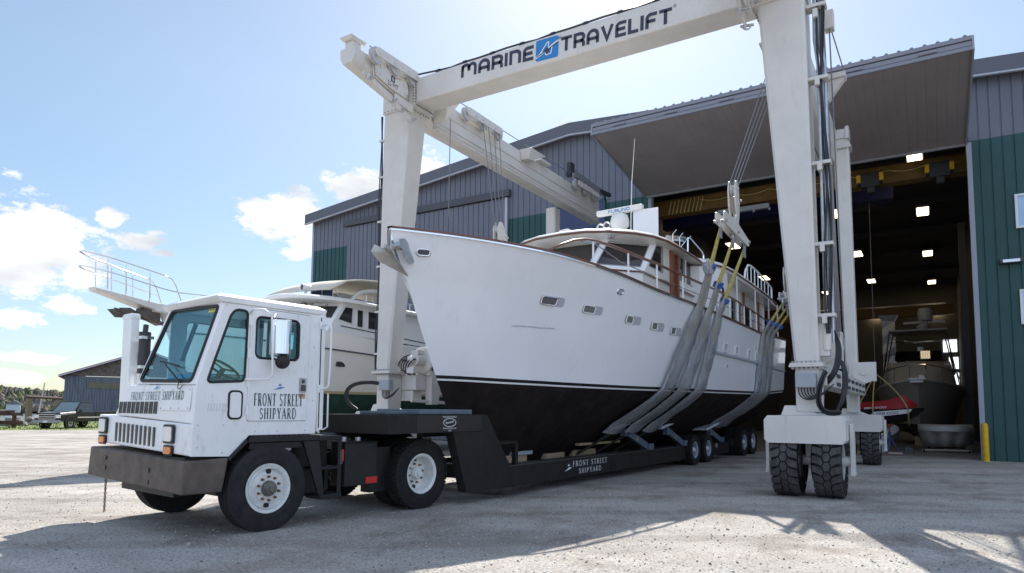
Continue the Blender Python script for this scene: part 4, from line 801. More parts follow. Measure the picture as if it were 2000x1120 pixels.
# hook blocks and slings
def plate_block(c, s_dir, k=1., name_label=''):
    x, y, z = c; t = empty('hook_block', (x, y, z), 0, name_label, 'hook block', 'hook blocks of the boat hoist'); B = basis((x, y, z), (0, 1, 0), (0, 0, 1))
    up = rpoly([(-.10*k, 1.05*k), (.06*k, 1.05*k), (.20*k, .85*k), (.24*k, .35*k), (.12*k, .1*k), (-.02*k, .1*k), (-.17*k, .35*k), (-.2*k, .8*k)], .06*k)
    b = MB(); [b.prism(up, B, d, d+.03) for d in (-.09, .06)]; b.prism(rpoly([(.22*k, .72*k), (.42*k, .74*k), (.46*k, .58*k), (.42*k, .2*k), (.30*k, -.08*k), (.2*k, 0)], .05*k), B, -.05, .05)
    for a, d in ((.05, .85), (.1, .45), (.36, .6)): p = B @ Vector((a*k, d*k, .09)); b.cyl(p, p+Vector((.03, 0, 0)), .03, seg=6)
    b.build('cheek_plate', lift_white, t, smooth=25); b = MB(); b.lathe([(.0001, -.05), (.17*k, -.05), (.13*k, 0), (.17*k, .05), (.0001, .05)], B @ Vector((.0, .8*k, 0)), (1, 0, 0), 20); b.build('sheave', sheave_m, t, smooth=40)
    return t
def sling_set(y0, dy, xs, zs, block_label, sp_label, rope_top, k=1.):
    """spreader along the boat with its block above; returns hanging points"""
    c = (xs, y0, zs); blk = plate_block((xs, y0+.1*k, zs+.32*k), 1, k, block_label)
    b = MB()
    for i in range(4): b.cyl((xs-.05+.03*i, y0-.05+.12*i, zs+1.25*k), (rope_top[0], rope_top[1]+.3*i, rope_top[2]), .013, seg=6)
    b.build('hoist_rope', wire_steel, blk)
    t = empty('spreader_bar', c, 0, sp_label, 'spreader bar', 'spreader bars over the slings'); B = basis(c, (0, 1, 0), (0, 0, 1))
    b = MB(); pl = rpoly([(-dy, .05), (-dy+.06, .16), (-.2*k, .2), (-.02, .42*k), (.10, .42*k), (.2*k, .15), (dy, -.0), (dy, -.12), (dy-.1, -.16), (-dy+.05, -.10)], .05); [b.prism(pl, B, d, d+.03) for d in (-.1, .07)]
    b.build('spreader_plate', lift_white, t, smooth=25); b = MB()
    for a in (-dy+.08, 0, dy-.08): b.tube([B @ Vector((a + .05*math.cos(q), -.13 + .09*math.sin(q), 0)) for q in [w*math.pi/6 for w in range(12)]], .03, 6, loop=True); b.cyl(B @ Vector((a, -.05, -.14)), B @ Vector((a, -.05, .14)), .035, seg=8)
    b.build_each('shackle', steel, t)
    return [Vector((xs, y0+a, zs-.2)) for a in (-dy+.08, 0, dy-.08)]
# ------------------------------------------------------------------ hull shape of the yacht, shared by everything that lies against it
YC = -6.9
def stem_y(z): return table([(.5, 10.3), (.75, 9.75), (1.0, 9.47), (1.5, 9.12), (2.06, 8.79), (2.8, 8.38), (3.42, 8.08), (3.9, 7.78), (4.24, 7.62)], z)
def smooth_t(tab, x):
    n = len(tab)
    if x <= tab[0][0]: return tab[0][1]
    if x >= tab[-1][0]: return tab[-1][1]
    for i in range(n-1):
        if x <= tab[i+1][0]: break
    (x0, y0), (x1, y1) = tab[i], tab[i+1]; h = x1-x0
    def sl(j):
        if j == 0: return (tab[1][1]-tab[0][1])/(tab[1][0]-tab[0][0])
        if j == n-1: return (tab[-1][1]-tab[-2][1])/(tab[-1][0]-tab[-2][0])
        a = (tab[j][1]-tab[j-1][1])/(tab[j][0]-tab[j-1][0]); b = (tab[j+1][1]-tab[j][1])/(tab[j+1][0]-tab[j][0])
        return 0 if a*b <= 0 else 2*a*b/(a+b)
    m0, m1 = sl(i), sl(i+1); t = (x-x0)/h
    return (2*t**3-3*t*t+1)*y0 + (t**3-2*t*t+t)*h*m0 + (-2*t**3+3*t*t)*y1 + (t**3-t*t)*h*m1
SHEER_Z = [(7.6, 4.25), (9, 4.18), (11.6, 4.08), (13.5, 3.94), (17, 3.90), (21, 3.90), (24.5, 4.04), (26.2, 4.1)]
SHEER_B = [(0, 0), (.12, .125), (.35, .34), (.7, .65), (1.4, 1.15), (2.4, 1.62), (4, 1.97), (6, 2.30), (9, 2.50), (12, 2.53), (18.6, 2.50)]     # half beam against distance from the stem
WL_B = [(0, 0), (1.1, .70), (2.5, 1.15), (3.6, 1.50), (5.5, 1.92), (9, 2.28), (13, 2.42), (17.4, 2.38)]
WL_Z = [(7.6, 2.06), (8.8, 2.06), (10, 2.03), (13, 2.01), (14.3, 2.02), (18, 2.06), (22, 2.13), (26.2, 2.30)]
KEEL_Z = [(8, .5), (26.2, .5)]
def half_beam(y, z):
    s = max(0., y - stem_y(z)); zs, zw = smooth_t(SHEER_Z, y), smooth_t(WL_Z, y)
    if z >= zw:
        t = min(1, (z-zw)/(zs-zw)); p = 1 + .9*max(0, 1-(y-8)/6)
        return smooth_t(WL_B, s)*(1-t**p) + smooth_t(SHEER_B, s)*t**p if s > 0 else 0.
    u = max(0, (zw-z)/(zw-.5)); b = smooth_t(WL_B, s)
    return b*max(.035, 1-u**1.3) if s > 0 else 0.
# ------------------------------------------------------------------ the yacht in the slings
YS = 26.0
def hull_row(f, zone, nx=54, side=1, off=0.):
    """points from stem to stern; zone 't': f 0..1 from waterline to sheer, 'u': f 0..1 from waterline down to keel, 'b': metres below the waterline"""
    out = []
    for i in range(nx+1):
        a = (i/nx)**1.9; y = 9.
        for _ in range(8):
            zs, zw = smooth_t(SHEER_Z, y), smooth_t(WL_Z, y)
            z = lerp(zw, zs, f) if zone == 't' else zw - f if zone == 'b' else lerp(zw-.09, .5, f)
            ys = stem_y(z); y = ys + a*(YS-ys)
        hb = half_beam(y, z) if a > 0 else 0.
        out.append((YC + side*(hb+off), y, z))
    return out
yacht = empty('motor_yacht', (-6.9, 17, .6), 0, 'big white classic motor yacht with teak rails hanging in yellow slings inside the hoist', 'yacht')
def hull_part(rows, name, m, sm=50, transom=True):
    b = MB()
    for sd in (1, -1):
        V = [[b.v(p) for p in hull_row(f, z, side=sd)] for f, z in rows]
        for A, B in zip(V, V[1:]):
            for i in range(len(A)-1): b.face([A[i], A[i+1], B[i+1], B[i]])
        if sd == 1: keep = V
        elif transom:
            for (A, B), (C, D) in zip(zip(keep, keep[1:]), zip(V, V[1:])): b.face([A[-1], C[-1], D[-1], B[-1]])
    return b.build(name, m, yacht, smooth=sm, doubles=True)
hull = hull_part([(k/14, 't') for k in range(14, -1, -1)], 'topside', gel_white)
hull_part([(0, 'b'), (.055, 'b')], 'boot_stripe', boot_black); hull_part([(.055, 'b'), (.085, 'b')], 'white_stripe', plain_white); hull_part([(.085, 'b')] + [(k/12, 'u') for k in range(0, 13)], 'underwater_hull', bottom_black)
# cap rail, bright strip, side deck
sheer = hull_row(1, 't'); sheer2 = hull_row(1, 't', side=-1)
def along(pts, w, h, dz, dx=0.):
    b = MB(); rs = []
    for i, p in enumerate(pts):
        s = 1 if pts[-1][0] > YC else -1; x = p[0] + s*dx
        rs.append([(x-s*w/2, p[1], p[2]+dz), (x+s*w/2, p[1], p[2]+dz), (x+s*w/2, p[1], p[2]+dz+h), (x-s*w/2, p[1], p[2]+dz+h)])
    b.rings(rs); return b
for pts in (sheer, sheer2):
    along(pts, .10, .024, .0, -.012).build('cap_rail', teak, yacht); along(pts, .02, .022, -.035, .012).build('rub_strip', chrome, yacht)
b = MB(); dk = [(max(0, half_beam(p[1], p[2]-.38)-.02), p[1], p[2]-.38) for p in sheer]; A = [b.v((YC+x, y, z)) for x, y, z in dk]; B_ = [b.v((YC-x, y, z)) for x, y, z in dk]
for i in range(len(A)-1): b.face([A[i], A[i+1], B_[i+1], B_[i]])
b.build('deck', mat('teak_deck', (.30, .22, .14), .7), yacht)
def hull_frame(y, z, sd=1):
    e = .02; P = lambda yy, zz: Vector((YC + sd*half_beam(yy, zz), yy, zz)); p = P(y, z); ty = (P(y+e, z)-P(y-e, z)).normalized(); tz = (P(y, z+e)-P(y, z-e)).normalized(); return basis(p, ty, tz)
# opening ports: rounded recess, bright frame, dark glass
recess = mat('port_recess', (.42, .43, .46), .35); vent_m = mat('vent_louvre', (.26, .25, .25), .5)
for k, (y, z, w, h) in enumerate(((10.35, 3.40, .56, .17), (11.36, 3.357, .56, .165), (12.62, 3.295, .54, .17), (13.53, 3.255, .56, .175), (14.38, 3.235, .58, .18))):
    B = hull_frame(y, z); b = MB(); b.prism(rrect(-w/2, -h/2, w/2, h/2, .05), B, .002, .006); pr = b.build('porthole', recess, yacht)
    x0 = -w/2+.02 if k < 2 else -w*.42; x1 = w*.16 if k == 0 else w*.10 if k == 1 else -w*.02
    b = MB(); P = [(x, y_, .014) for x, y_ in rrect(x0, -h/2+.012, x1, h/2-.012, .04)]; b.tube([B @ Vector(p) for p in P], .011, 6, loop=True); b.build('port_frame', chrome if k == 0 else deck_white, pr)
    b = MB(); b.prism(rrect(x0, -h/2+.012, x1, h/2-.012, .04), B, .006, .010); b.build('port_glass', vent_m if k == 0 else mat('port_glass', (.17, .18, .17), .1), pr)
    if k == 0: b = MB(); [b.prism([(xx, -h/2+.02), (xx+.009, -h/2+.02), (xx+.009, h/2-.02), (xx, h/2-.02)], B, .010, .016) for xx in [x0+.02+q*.026 for q in range(13)]]; b.build('louvres', trim_dark, pr)
for y, z, w, h in ((8.08, 3.925, .21, .10), (11.97, 3.766, .19, .085)):
    B = hull_frame(y, z); b = MB(); b.tube([B @ Vector((x, q, .004)) for x, q in rrect(-w/2, -h/2, w/2, h/2, h*.48, 6)], .018, 8, loop=True); p = b.build('hawse_hole', chrome, yacht, smooth=60); b = MB(); b.prism(rrect(-w/2+.01, -h/2+.01, w/2-.01, h/2-.01, h*.4), B, .002, .006); b.build('hawse_glass', trim_dark if w > .2 else lens, p)
for y, z, w, h in ((17.75, 3.16, .34, .24), (18.8, 3.16, .34, .24), (20.2, 3.17, .36, .26), (21.15, 3.17, .36, .26), (23.6, 3.2, .3, .26), (24.2, 3.2, .3, .26)):
    B = hull_frame(y, z); b = MB(); b.plate(rrect(-w/2, -h/2, w/2, h/2, .02, 2), [rrect(-w/2+.035, -h/2+.035, w/2-.035, h/2-.035, .02, 2)[::-1]], B @ Matrix.Translation((0, 0, .02)), .018); p = b.build('porthole', deck_white, yacht); b = MB(); b.prism(rrect(-w/2+.03, -h/2+.03, w/2-.03, h/2-.03, .02, 2), B, .002, .008); b.build('port_glass', recess, p)
b = MB(); rs = []
for k in range(22): y = lerp(16.9, 25.9, k/21); x = YC + half_beam(y, 2.97); rs.append([(x-.01, y, 2.93), (x+.045, y, 2.935), (x+.045, y, 2.995), (x-.01, y, 3.005)])
b.rings(rs); b.build('rubbing_strake', grey_box, yacht)
b = MB(); [b.prism([(-.03, -.04), (.03, -.04), (.03, .04), (-.03, .04)], hull_frame(y, z), 0, .03) for y, z in ((17.0, 3.48), (20.9, 3.42), (18.0, 2.68), (21.4, 2.6))]; b.build_each('hull_fitting', steel, yacht)
# scuff where the bow was rubbed
b = MB(); rnd = random.Random(2)
for k in range(60):
    y = lerp(9.75, 10.62, rnd.random()); z = lerp(2.925, 2.95, (y-9.75)/.9) + rnd.uniform(-.012, .01) + .004*math.sin(y*9); w = rnd.uniform(.02, .09); h = rnd.uniform(.002, .008); b.prism([(-w, -h), (w, -h*.6), (w, h*.4), (-w, h)], hull_frame(y, z), .0015, .003)
b.build('scuff_mark', mat('scuff', (.50, .50, .54), .6), yacht)
# bow roller with its plough anchor
b = MB(); b.prism(rpoly([(7.66, 4.06), (7.80, 4.10), (7.98, 3.94), (8.04, 3.78), (7.94, 3.72), (7.80, 3.82)], .04), basis((-6.93, 0, 0), (0, 1, 0), (0, 0, 1)), 0, .012); b.prism(rpoly([(7.66, 4.06), (7.80, 4.10), (7.98, 3.94), (8.04, 3.78), (7.94, 3.72), (7.80, 3.82)], .04), basis((-6.76, 0, 0), (0, 1, 0), (0, 0, 1)), 0, .012); b.cyl((-6.93, 7.72, 3.98), (-6.74, 7.72, 3.98), .05)
rl = b.build('bow_roller', steel, yacht); b = MB(); b.bar((-6.84, 7.45, 3.92), (-6.84, 8.1, 3.99), .03, .04)
for s in (1, -1): b.face([b.v(p) for p in ((-6.84, 7.98, 3.55), (-6.84, 7.62, 3.86), (-6.84+s*.16, 7.40, 3.95), (-6.84+s*.19, 7.36, 3.84), (-6.84+s*.17, 7.50, 3.72))])
b.bar((-6.84, 7.62, 3.86), (-6.84, 7.45, 3.92), .05, .06); an = b.build('anchor', mat('anchor_galvanised', (.50, .48, .45), .45, metal=.4, noise=.15), yacht); so = an.modifiers.new('thick', 'SOLIDIFY'); so.thickness = .014
# pilothouse
house = None
def side_pt(x): return 2*YC - x
def wall(mb, bl, br, tl, holes, th=.05):
    B = basis(bl, Vector(br)-Vector(bl), Vector(tl)-Vector(bl)); inv = B.inverted(); return B, inv
def panel(mb, gl, gk, corners, holes, th=.05, gmat_depth=.03, gasket=.012):
    """wall through three or four corner points with window openings given as corner points in space"""
    B = basis(corners[0], Vector(corners[1])-Vector(corners[0]), Vector(corners[-1])-Vector(corners[0])); inv = B.inverted()
    flat = lambda ps: [tuple((inv @ Vector(p))[:2]) for p in ps]
    ho = []
    for hps, r in holes:
        f = rpoly(flat(hps), r); ho.append(f)
        gl.prism(f, B, -gmat_depth-.006, -gmat_depth)
        if gk is not None: gk.tube([B @ Vector((x, y, .002)) for x, y in f], gasket, 6, loop=True)
    mb.plate(flat(corners), ho, B, th); return B
b, g, k_ = MB(), MB(), MB()
def mir(ps, s): return [(p[0] if s > 0 else 2*YC-p[0], p[1], p[2]) for p in (ps if s > 0 else ps)]
def add(corners, holes, s):
    c = mir(corners, s); h = [(mir(q, s), r) for q, r in holes]
    if s < 0: c = [c[1], c[0]] + c[2:][::-1]; h = [(q[::-1], r) for q, r in h]
    panel(b, g, k_, c, h)
for s in (1, -1):
    add([(-6.0, 12.75, 4.42), (-5.15, 13.66, 4.42), (-5.15, 14.66, 5.42), (-6.0, 13.75, 5.42)], [([(-5.94, 12.99, 4.60), (-5.24, 13.74, 4.60), (-5.26, 14.34, 5.21), (-5.93, 13.62, 5.22)], .03)], s)
    add([(-6.0, 12.73, 3.5), (-5.15, 13.64, 3.5), (-5.15, 13.64, 4.42), (-6.0, 12.73, 4.42)], [], s)
    # side wall with its windows and the wooden door opening
    add([(-5.15, 14.66, 5.42), (-5.15, 13.66, 4.42), (-5.15, 13.66, 3.5), (-5.15, 15.40, 3.5), (-5.15, 15.40, 5.42)][::-1] if False else [(-5.15, 13.66, 3.5), (-5.15, 15.40, 3.5), (-5.15, 15.40, 5.42), (-5.15, 14.66, 5.42), (-5.15, 13.66, 4.42)], [([(-5.15, 14.0, 4.67), (-5.15, 14.93, 4.67), (-5.15, 14.93, 5.27), (-5.15, 14.5, 5.23)], .03)], s)
    add([(-5.15, 16.08, 3.5), (-5.15, 19.3, 3.5), (-5.15, 19.3, 5.42), (-5.15, 16.08, 5.42)], [([(-5.15, y0, 4.72), (-5.15, y1, 4.72), (-5.15, y1, 5.30), (-5.15, y0, 5.30)], .02) for y0, y1 in ((16.16, 16.54), (16.72, 17.38), (17.58, 17.98))], s)
panel(b, g, k_, [(-7.8, 12.75, 4.42), (-6.0, 12.75, 4.42), (-6.0, 13.75, 5.42), (-7.8, 13.75, 5.42)], [([(-7.72, 12.97, 4.60), (-6.08, 12.97, 4.60), (-6.08, 13.57, 5.22), (-7.72, 13.57, 5.22)], .03)])
b.poly([(-7.8, 12.73, 3.5), (-6.0, 12.73, 3.5), (-6.0, 12.73, 4.42), (-7.8, 12.73, 4.42)])
house = b.build('pilothouse', deck_white, yacht); g.build_each('window', mat('house_glass', (.035, .030, .028), .06), house); k_.build_each('window_seal', mat('seal_grey', (.30, .31, .33), .5), house)
b = MB(); b.cbox((YC, 15.0, 4.2), (3.2, 1.2, 1.2)); b.cbox((YC, 18.5, 4.3), (3.3, .1, 1.7)); b.build('helm_console', mat('cabin_interior', (.16, .10, .07), .6), house)
b = MB(); b.box((-5.2, 15.41, 3.5), (-5.11, 15.63, 5.41)); b.box((-5.2, 15.98, 3.5), (-5.12, 16.07, 5.41)); b.box((-5.2, 15.63, 5.3), (-5.12, 15.98, 5.41)); d = b.build('side_door', door_wood, house, bevel=.008); b = MB(); b.box((-5.19, 15.63, 3.5), (-5.16, 15.98, 5.3)); [b.box((-5.158, 15.68, z), (-5.145, 15.93, z+.32)) for z in (3.65, 4.05, 4.85)]; b.build('door_panel', mat('dark_mahogany', (.15, .045, .02), .3), d)
# raised trunk and teak trims round the house
b = MB()
for z, r in ((4.46, .022), (4.16, .02)): b.tube([(-7.8, 12.70, z), (-6.0, 12.70, z), (-5.13, 13.63, z), (-5.11, 15.38, z)], r, 6); b.tube([(-5.11, 16.1, z), (-5.11, 19.3, z)], r, 6)
b.build('trim_rail', teak, house); b = MB(); b.rings([[(-8.4, 10.8, z), (-7.2, 10.1, z), (-6.4, 10.1, z), (-5.35, 11.0, z), (-5.25, 13.6, z), (-8.55, 13.6, z)] for z in (3.5, 4.12)]); b.build('trunk_cabin', deck_white, yacht, bevel=.05)
b = MB(); b.tube([(-8.4, 10.78, 4.13), (-7.2, 10.08, 4.13), (-6.4, 10.08, 4.13), (-5.33, 10.98, 4.13), (-5.23, 13.6, 4.13)], .022, 6); b.build('trunk_trim', teak, yacht)
# roof with a teak edge
def roof_ring(z, k=0.):
    pts = []
    half = [(0, 13.16), (.6, 13.20), (1.1, 13.38), (1.55, 13.74), (1.82, 14.15), (1.96, 14.65), (2.0, 15.3), (2.0, 17), (2.0, 19.6)]
    R_ = [(YC + x*(1-k*.5), lerp(y, 16.5, k*.35)) for x, y in half]; L_ = [(2*YC-x, y) for x, y in R_[::-1][:-1]]
    return R_ + L_ if False else R_ + L_
def roof_z2(x): return .07*(1-((x-YC)/2.0)**2)
def rz(ring, dz, crown=1.): return [(x, y, 5.335 + dz + crown*roof_z2(x)) for x, y in ring]
b = MB(); r0, r1, r2 = roof_ring(0), roof_ring(0, .05), roof_ring(0, .35)
b.rings([[(lerp(x, YC, .16), lerp(y, 16.5, .16), 5.16 if y < 14.5 else 5.30) for x, y in r0], rz(r0, -.04), rz(r0, .035), rz(r1, .075), rz(r2, .085), [(lerp(x, YC, .8), y, 5.43 + roof_z2(lerp(x, YC, .8))) for x, y in r2]], True, True); roof2 = b.build('pilothouse_roof', deck_white, yacht, smooth=35)
b = MB(); b.tube(rz([(lerp(x, YC, -.008), y - .01) for x, y in r0], -.015)[:9], .026, 6); b.tube(rz([(lerp(x, YC, -.008), y - .01) for x, y in r0], -.015)[8:9] + rz([(lerp(x, YC, -.008), y - .01) for x, y in r0], -.015)[9:], .026, 6); b.tube(rz(r0, -.015)[-1:] + rz(r0, -.015)[:1], .026, 6); b.build('roof_trim', teak, roof2)
b = MB(); b.box((-5.86, 13.42, 5.24), (-5.72, 13.47, 5.28)); b.lathe([(.0001, 0), (.03, 0), (.035, .06), (.0001, .08)], (-5.79, 13.40, 5.25), (0, -1, 0), 10); b.build('brow_lamp', bolts_m, roof2)
# gear on the roof
P0 = (-6.44, 15.5)
b = MB(); b.hexa([(P0[0]-.28, P0[1]-.2, 5.40), (P0[0]+.30, P0[1]-.2, 5.40), (P0[0]+.30, P0[1]+.2, 5.40), (P0[0]-.28, P0[1]+.2, 5.40), (P0[0]-.16, P0[1]-.12, 5.92), (P0[0]+.16, P0[1]-.12, 5.92), (P0[0]+.16, P0[1]+.12, 5.92), (P0[0]-.16, P0[1]+.12, 5.92)]); b.lathe([(.17, 5.92), (.14, 5.98), (.23, 6.08), (.24, 6.2), (.2, 6.34), (.12, 6.40), (.07, 6.41), (.0001, 6.45)], (*P0, 0), (0, 0, 1), 20); rp = b.build('radar_pedestal', deck_white, yacht, smooth=40)
ba = Vector((.98, -.05, .0)).normalized(); b = MB(); B = basis((P0[0], P0[1], 6.47), ba, (0, 0, 1)); b.prism(rpoly([(-.62, -.06), (.62, -.06), (.62, .075), (-.62, .075)], .03), B, -.07, .07); rb = b.build('radar_scanner', deck_white, rp, bevel=.02); b = MB(); letters(b, B, 'FURUNO'.replace('F', 'F'), -.28, .30, -.035, .075, d=.074); b.build('lettering', logo_blue, rb)
b = MB()
for dx in (-.46, -.29): b.lathe([(.0001, -.05), (.05, -.05), (.075, .06), (.095, .12), (.095, .13), (.06, .10), (.0001, .08)], (P0[0]+dx, P0[1]-.1, 6.06 + (.03 if dx > -.4 else 0)), (.25, -1, 0), 18); b.cyl((P0[0]+dx, P0[1], 5.40), (P0[0]+dx, P0[1]-.05, 6.02), .025, seg=8)
b.build_each('searchlight', chrome, yacht, smooth=40); b = MB(); [b.lathe([(.06, .101), (.0001, .081)], (P0[0]+dx, P0[1]-.1, 6.06 + (.03 if dx > -.4 else 0)), (.25, -1, 0), 18) for dx in (-.46, -.29)]; b.build_each('lamp_face', trim_dark, yacht)
b = MB(); b.cyl((-7.86, 15.5, 5.40), (-7.86, 15.5, 6.0), .05, .03, 10); b.prism(rpoly([(-.16, 0), (.06, -.05), (.2, .03), (.2, .13), (.08, .2), (-.16, .17)], .03), basis((-7.9, 15.4, 5.98), (1, .1, 0), (0, 0, 1)), -.06, .06); h = b.build('loudhailer', deck_white, yacht, smooth=30); b = MB(); b.plate(rrect(-.13, .03, .06, .14, .02), [rrect(-.11, .05, .04, .12, .015)[::-1]], basis((-7.9, 15.4, 5.98), (1, .1, 0), (0, 0, 1)) @ Matrix.Translation((0, 0, .07)), .01); b.build('horn_mouth', trim_dark, h)
b = MB(); b.box((-6.09, 15.5, 5.40), (-5.45, 15.53, 6.42)); b.build('hatch_board', mat('white_board', (.85, .85, .87), .35), yacht, bevel=.006)
b = MB(); b.cyl((-6.12, 15.42, 5.40), (-6.12, 15.42, 5.95), .022, seg=8); b.tube([(-6.12, 15.42, 5.9), (-6.09, 15.43, 7.1), (-6.03, 15.5, 8.25)], [.014, .011, .006], 6); b.build('whip_aerial', deck_white, yacht)
b = MB(); b.tube([(-5.5, 16.3, 5.85), (-5.25, 16.9, 5.92)], .07, 10); [b.tube([(x, y, 5.36), (x, y, 5.9), (x+.06, y+.1, 6.02)], .012, 6) for x, y in ((-5.32, 16.2), (-5.28, 16.6), (-5.2, 17.0))]
b.tube([(-5.2, 17.0, 5.45), (-5.2, 17.05, 5.98), (-5.2, 17.25, 6.02), (-5.2, 18.3, 5.88), (-5.2, 18.45, 5.8), (-5.2, 18.45, 5.45)], .02, 6); b.tube([(-5.2, 17.05, 5.98), (-5.3, 16.75, 5.68)], .014, 6); b.build('roof_rail', chrome, yacht)
# aft house: bulwark wing, side windows under the overhanging boat deck
b, g, k_ = MB(), MB(), MB()
for s in (1, -1):
    cs = [(-5.15, 18.4, 3.5), (-5.0, 18.62, 3.5), (-4.6, 18.75, 3.5)]
    add([(-5.0, 19.3, 3.5), (-5.0, 25.2, 3.5), (-5.0, 25.2, 5.3), (-5.0, 19.3, 5.3)], [([(-5, y0, 4.25), (-5, y1, 4.25), (-5, y1, 4.9), (-5, y0, 4.9)], .02) for y0, y1 in ((19.75, 20.25), (20.55, 21.2), (21.5, 21.95), (22.2, 23.3))], s)
    sg = lambda x: x if s > 0 else 2*YC-x
    prof = [(-5.2, 17.15), (-4.98, 17.25), (-4.78, 17.5), (-4.62, 17.9)]
    for (xa, ya), (xb, yb) in zip(prof, prof[1:]): b.hexa([(sg(xa), ya, 3.6), (sg(xb), yb, 3.6), (sg(xb)-.0, yb+.05, 3.6), (sg(xa), ya+.05, 3.6), (sg(xa), ya, 5.25), (sg(xb), yb, 5.25), (sg(xb), yb+.05, 5.25), (sg(xa), ya+.05, 5.25)])
    b.box((sg(-4.64), 17.9, 3.6), (sg(-4.60), 18.6, 5.25))
b.box((2*YC+4.97, 25.2, 3.5), (-4.97, 25.26, 5.3))
aft = b.build('aft_house', deck_white, yacht); g.build_each('window', glass_dark, aft); k_.build_each('window_frame', deck_white, aft)
b = MB(); B = basis((-4.595, 18.1, 4.62), (0, 1, 0), (0, 0, 1)); b.prism(rrect(-.1, -.17, .1, .17, .099, 6), B, .0, .005); b.build('oval_window', glass_dark, aft)
b = MB(); b.box((-5.01, 22.2, 3.5), (-4.96, 24.3, 4.2)); b.box((-5.01, 22.02, 3.5), (-4.95, 22.18, 5.28)); b.box((-5.01, 24.2, 4.2), (-4.95, 24.32, 5.28)); b.build_each('teak_panel', door_wood, aft)
def bd_ring(z, k=0.):
    half = [(.0, 17.25), (1.3, 17.3), (1.75, 17.42), (2.08, 17.75), (2.28, 18.3), (2.36, 19.2), (2.38, 21), (2.36, 24), (2.2, 26.6)]
    Rr = [(YC + x*(1-k*.3), y + (k*.4 if y < 20 else -k*.2), z + .10*(1-(x/2.4)**2)) for x, y in half]; return Rr + [(2*YC-x, y, q) for x, y, q in Rr[::-1][:-1]]
b = MB(); b.rings([bd_ring(5.27, .3), bd_ring(5.28, .03), bd_ring(5.31), bd_ring(5.42), bd_ring(5.45, .03), bd_ring(5.5, .12), bd_ring(5.52, .4)]); bd = b.build('boat_deck', deck_white, yacht, smooth=35)
b = MB(); q = bd_ring(5.355); b.tube([(lerp(x, YC, -.008), y-.005, z) for x, y, z in q[:9]], .028, 6); b.build('boat_deck_trim', teak, bd)
b = MB()
for y in (19.45, 21.8, 23.87, 25.4): b.cyl((-4.56, y, 3.85), (-4.56, y, 5.3), .022, seg=8)
b.build_each('deck_post', plain_white, yacht)
b = MB(); R1 = [(-4.62, 20.7, 5.45), (-4.62, 20.85, 5.75), (-4.62, 21.2, 5.98), (-4.62, 21.6, 6.03), (-4.62, 22.8, 6.0), (-4.62, 24.75, 5.84), (-4.62, 24.78, 5.45)]; b.tube(R1, .03, 8); [b.cyl((-4.62, y, 5.45), (-4.62, y, table([(20.7, 5.5), (21.2, 5.98), (22.8, 6.0), (24.8, 5.84)], y)), .018, seg=6) for y in (21.1, 21.6, 22.1, 22.6, 23.1, 23.6, 24.2)]; b.build('ladder_rail', plain_white, yacht)
# teak hand rail on stanchions along the bulwark
RZ = [(9.9, 4.19), (10.15, 4.32), (10.45, 4.45), (10.8, 4.545), (11.2, 4.58), (11.7, 4.575), (13, 4.53), (15, 4.49), (18, 4.52), (21, 4.48), (25, 4.40)]
def side_x(y, off=-.06, s=1): return YC + s*(half_beam(y, smooth_t(SHEER_Z, y)-.001) + off)
for s in (1, -1):
    b = MB(); ys = [9.9 + k*.3 for k in range(51)]; b.rings([[(side_x(y, -.09, s), y, smooth_t(RZ, y)-.012), (side_x(y, -.03, s), y, smooth_t(RZ, y)-.012), (side_x(y, -.025, s), y, smooth_t(RZ, y)+.012), (side_x(y, -.045, s), y, smooth_t(RZ, y)+.03), (side_x(y, -.075, s), y, smooth_t(RZ, y)+.03), (side_x(y, -.095, s), y, smooth_t(RZ, y)+.012)] for y in ys]); hr = b.build('hand_rail', teak, yacht, smooth=60)
    b = MB(); [b.cyl((side_x(y, -.06, s), y, smooth_t(SHEER_Z, y)), (side_x(y, -.06, s), y, smooth_t(RZ, y)), .02, seg=8) for y in (11.05, 12.2, 13.3, 14.6, 15.75, 16.9, 18.1, 18.9, 19.7, 20.5, 21.3, 22.2, 23.1, 24.0, 24.8)]; b.build_each('stanchion', plain_white, hr)
    b = MB(); b.tube([(side_x(y, -.06, s), y, lerp(smooth_t(SHEER_Z, y), smooth_t(RZ, y), .93 if y < 11 else .52 if y > 12 else lerp(.93, .52, y-11))) for y in [10.7 + k*.4 for k in range(36)]], .011, 6); b.build('rail_wire', chrome, hr)
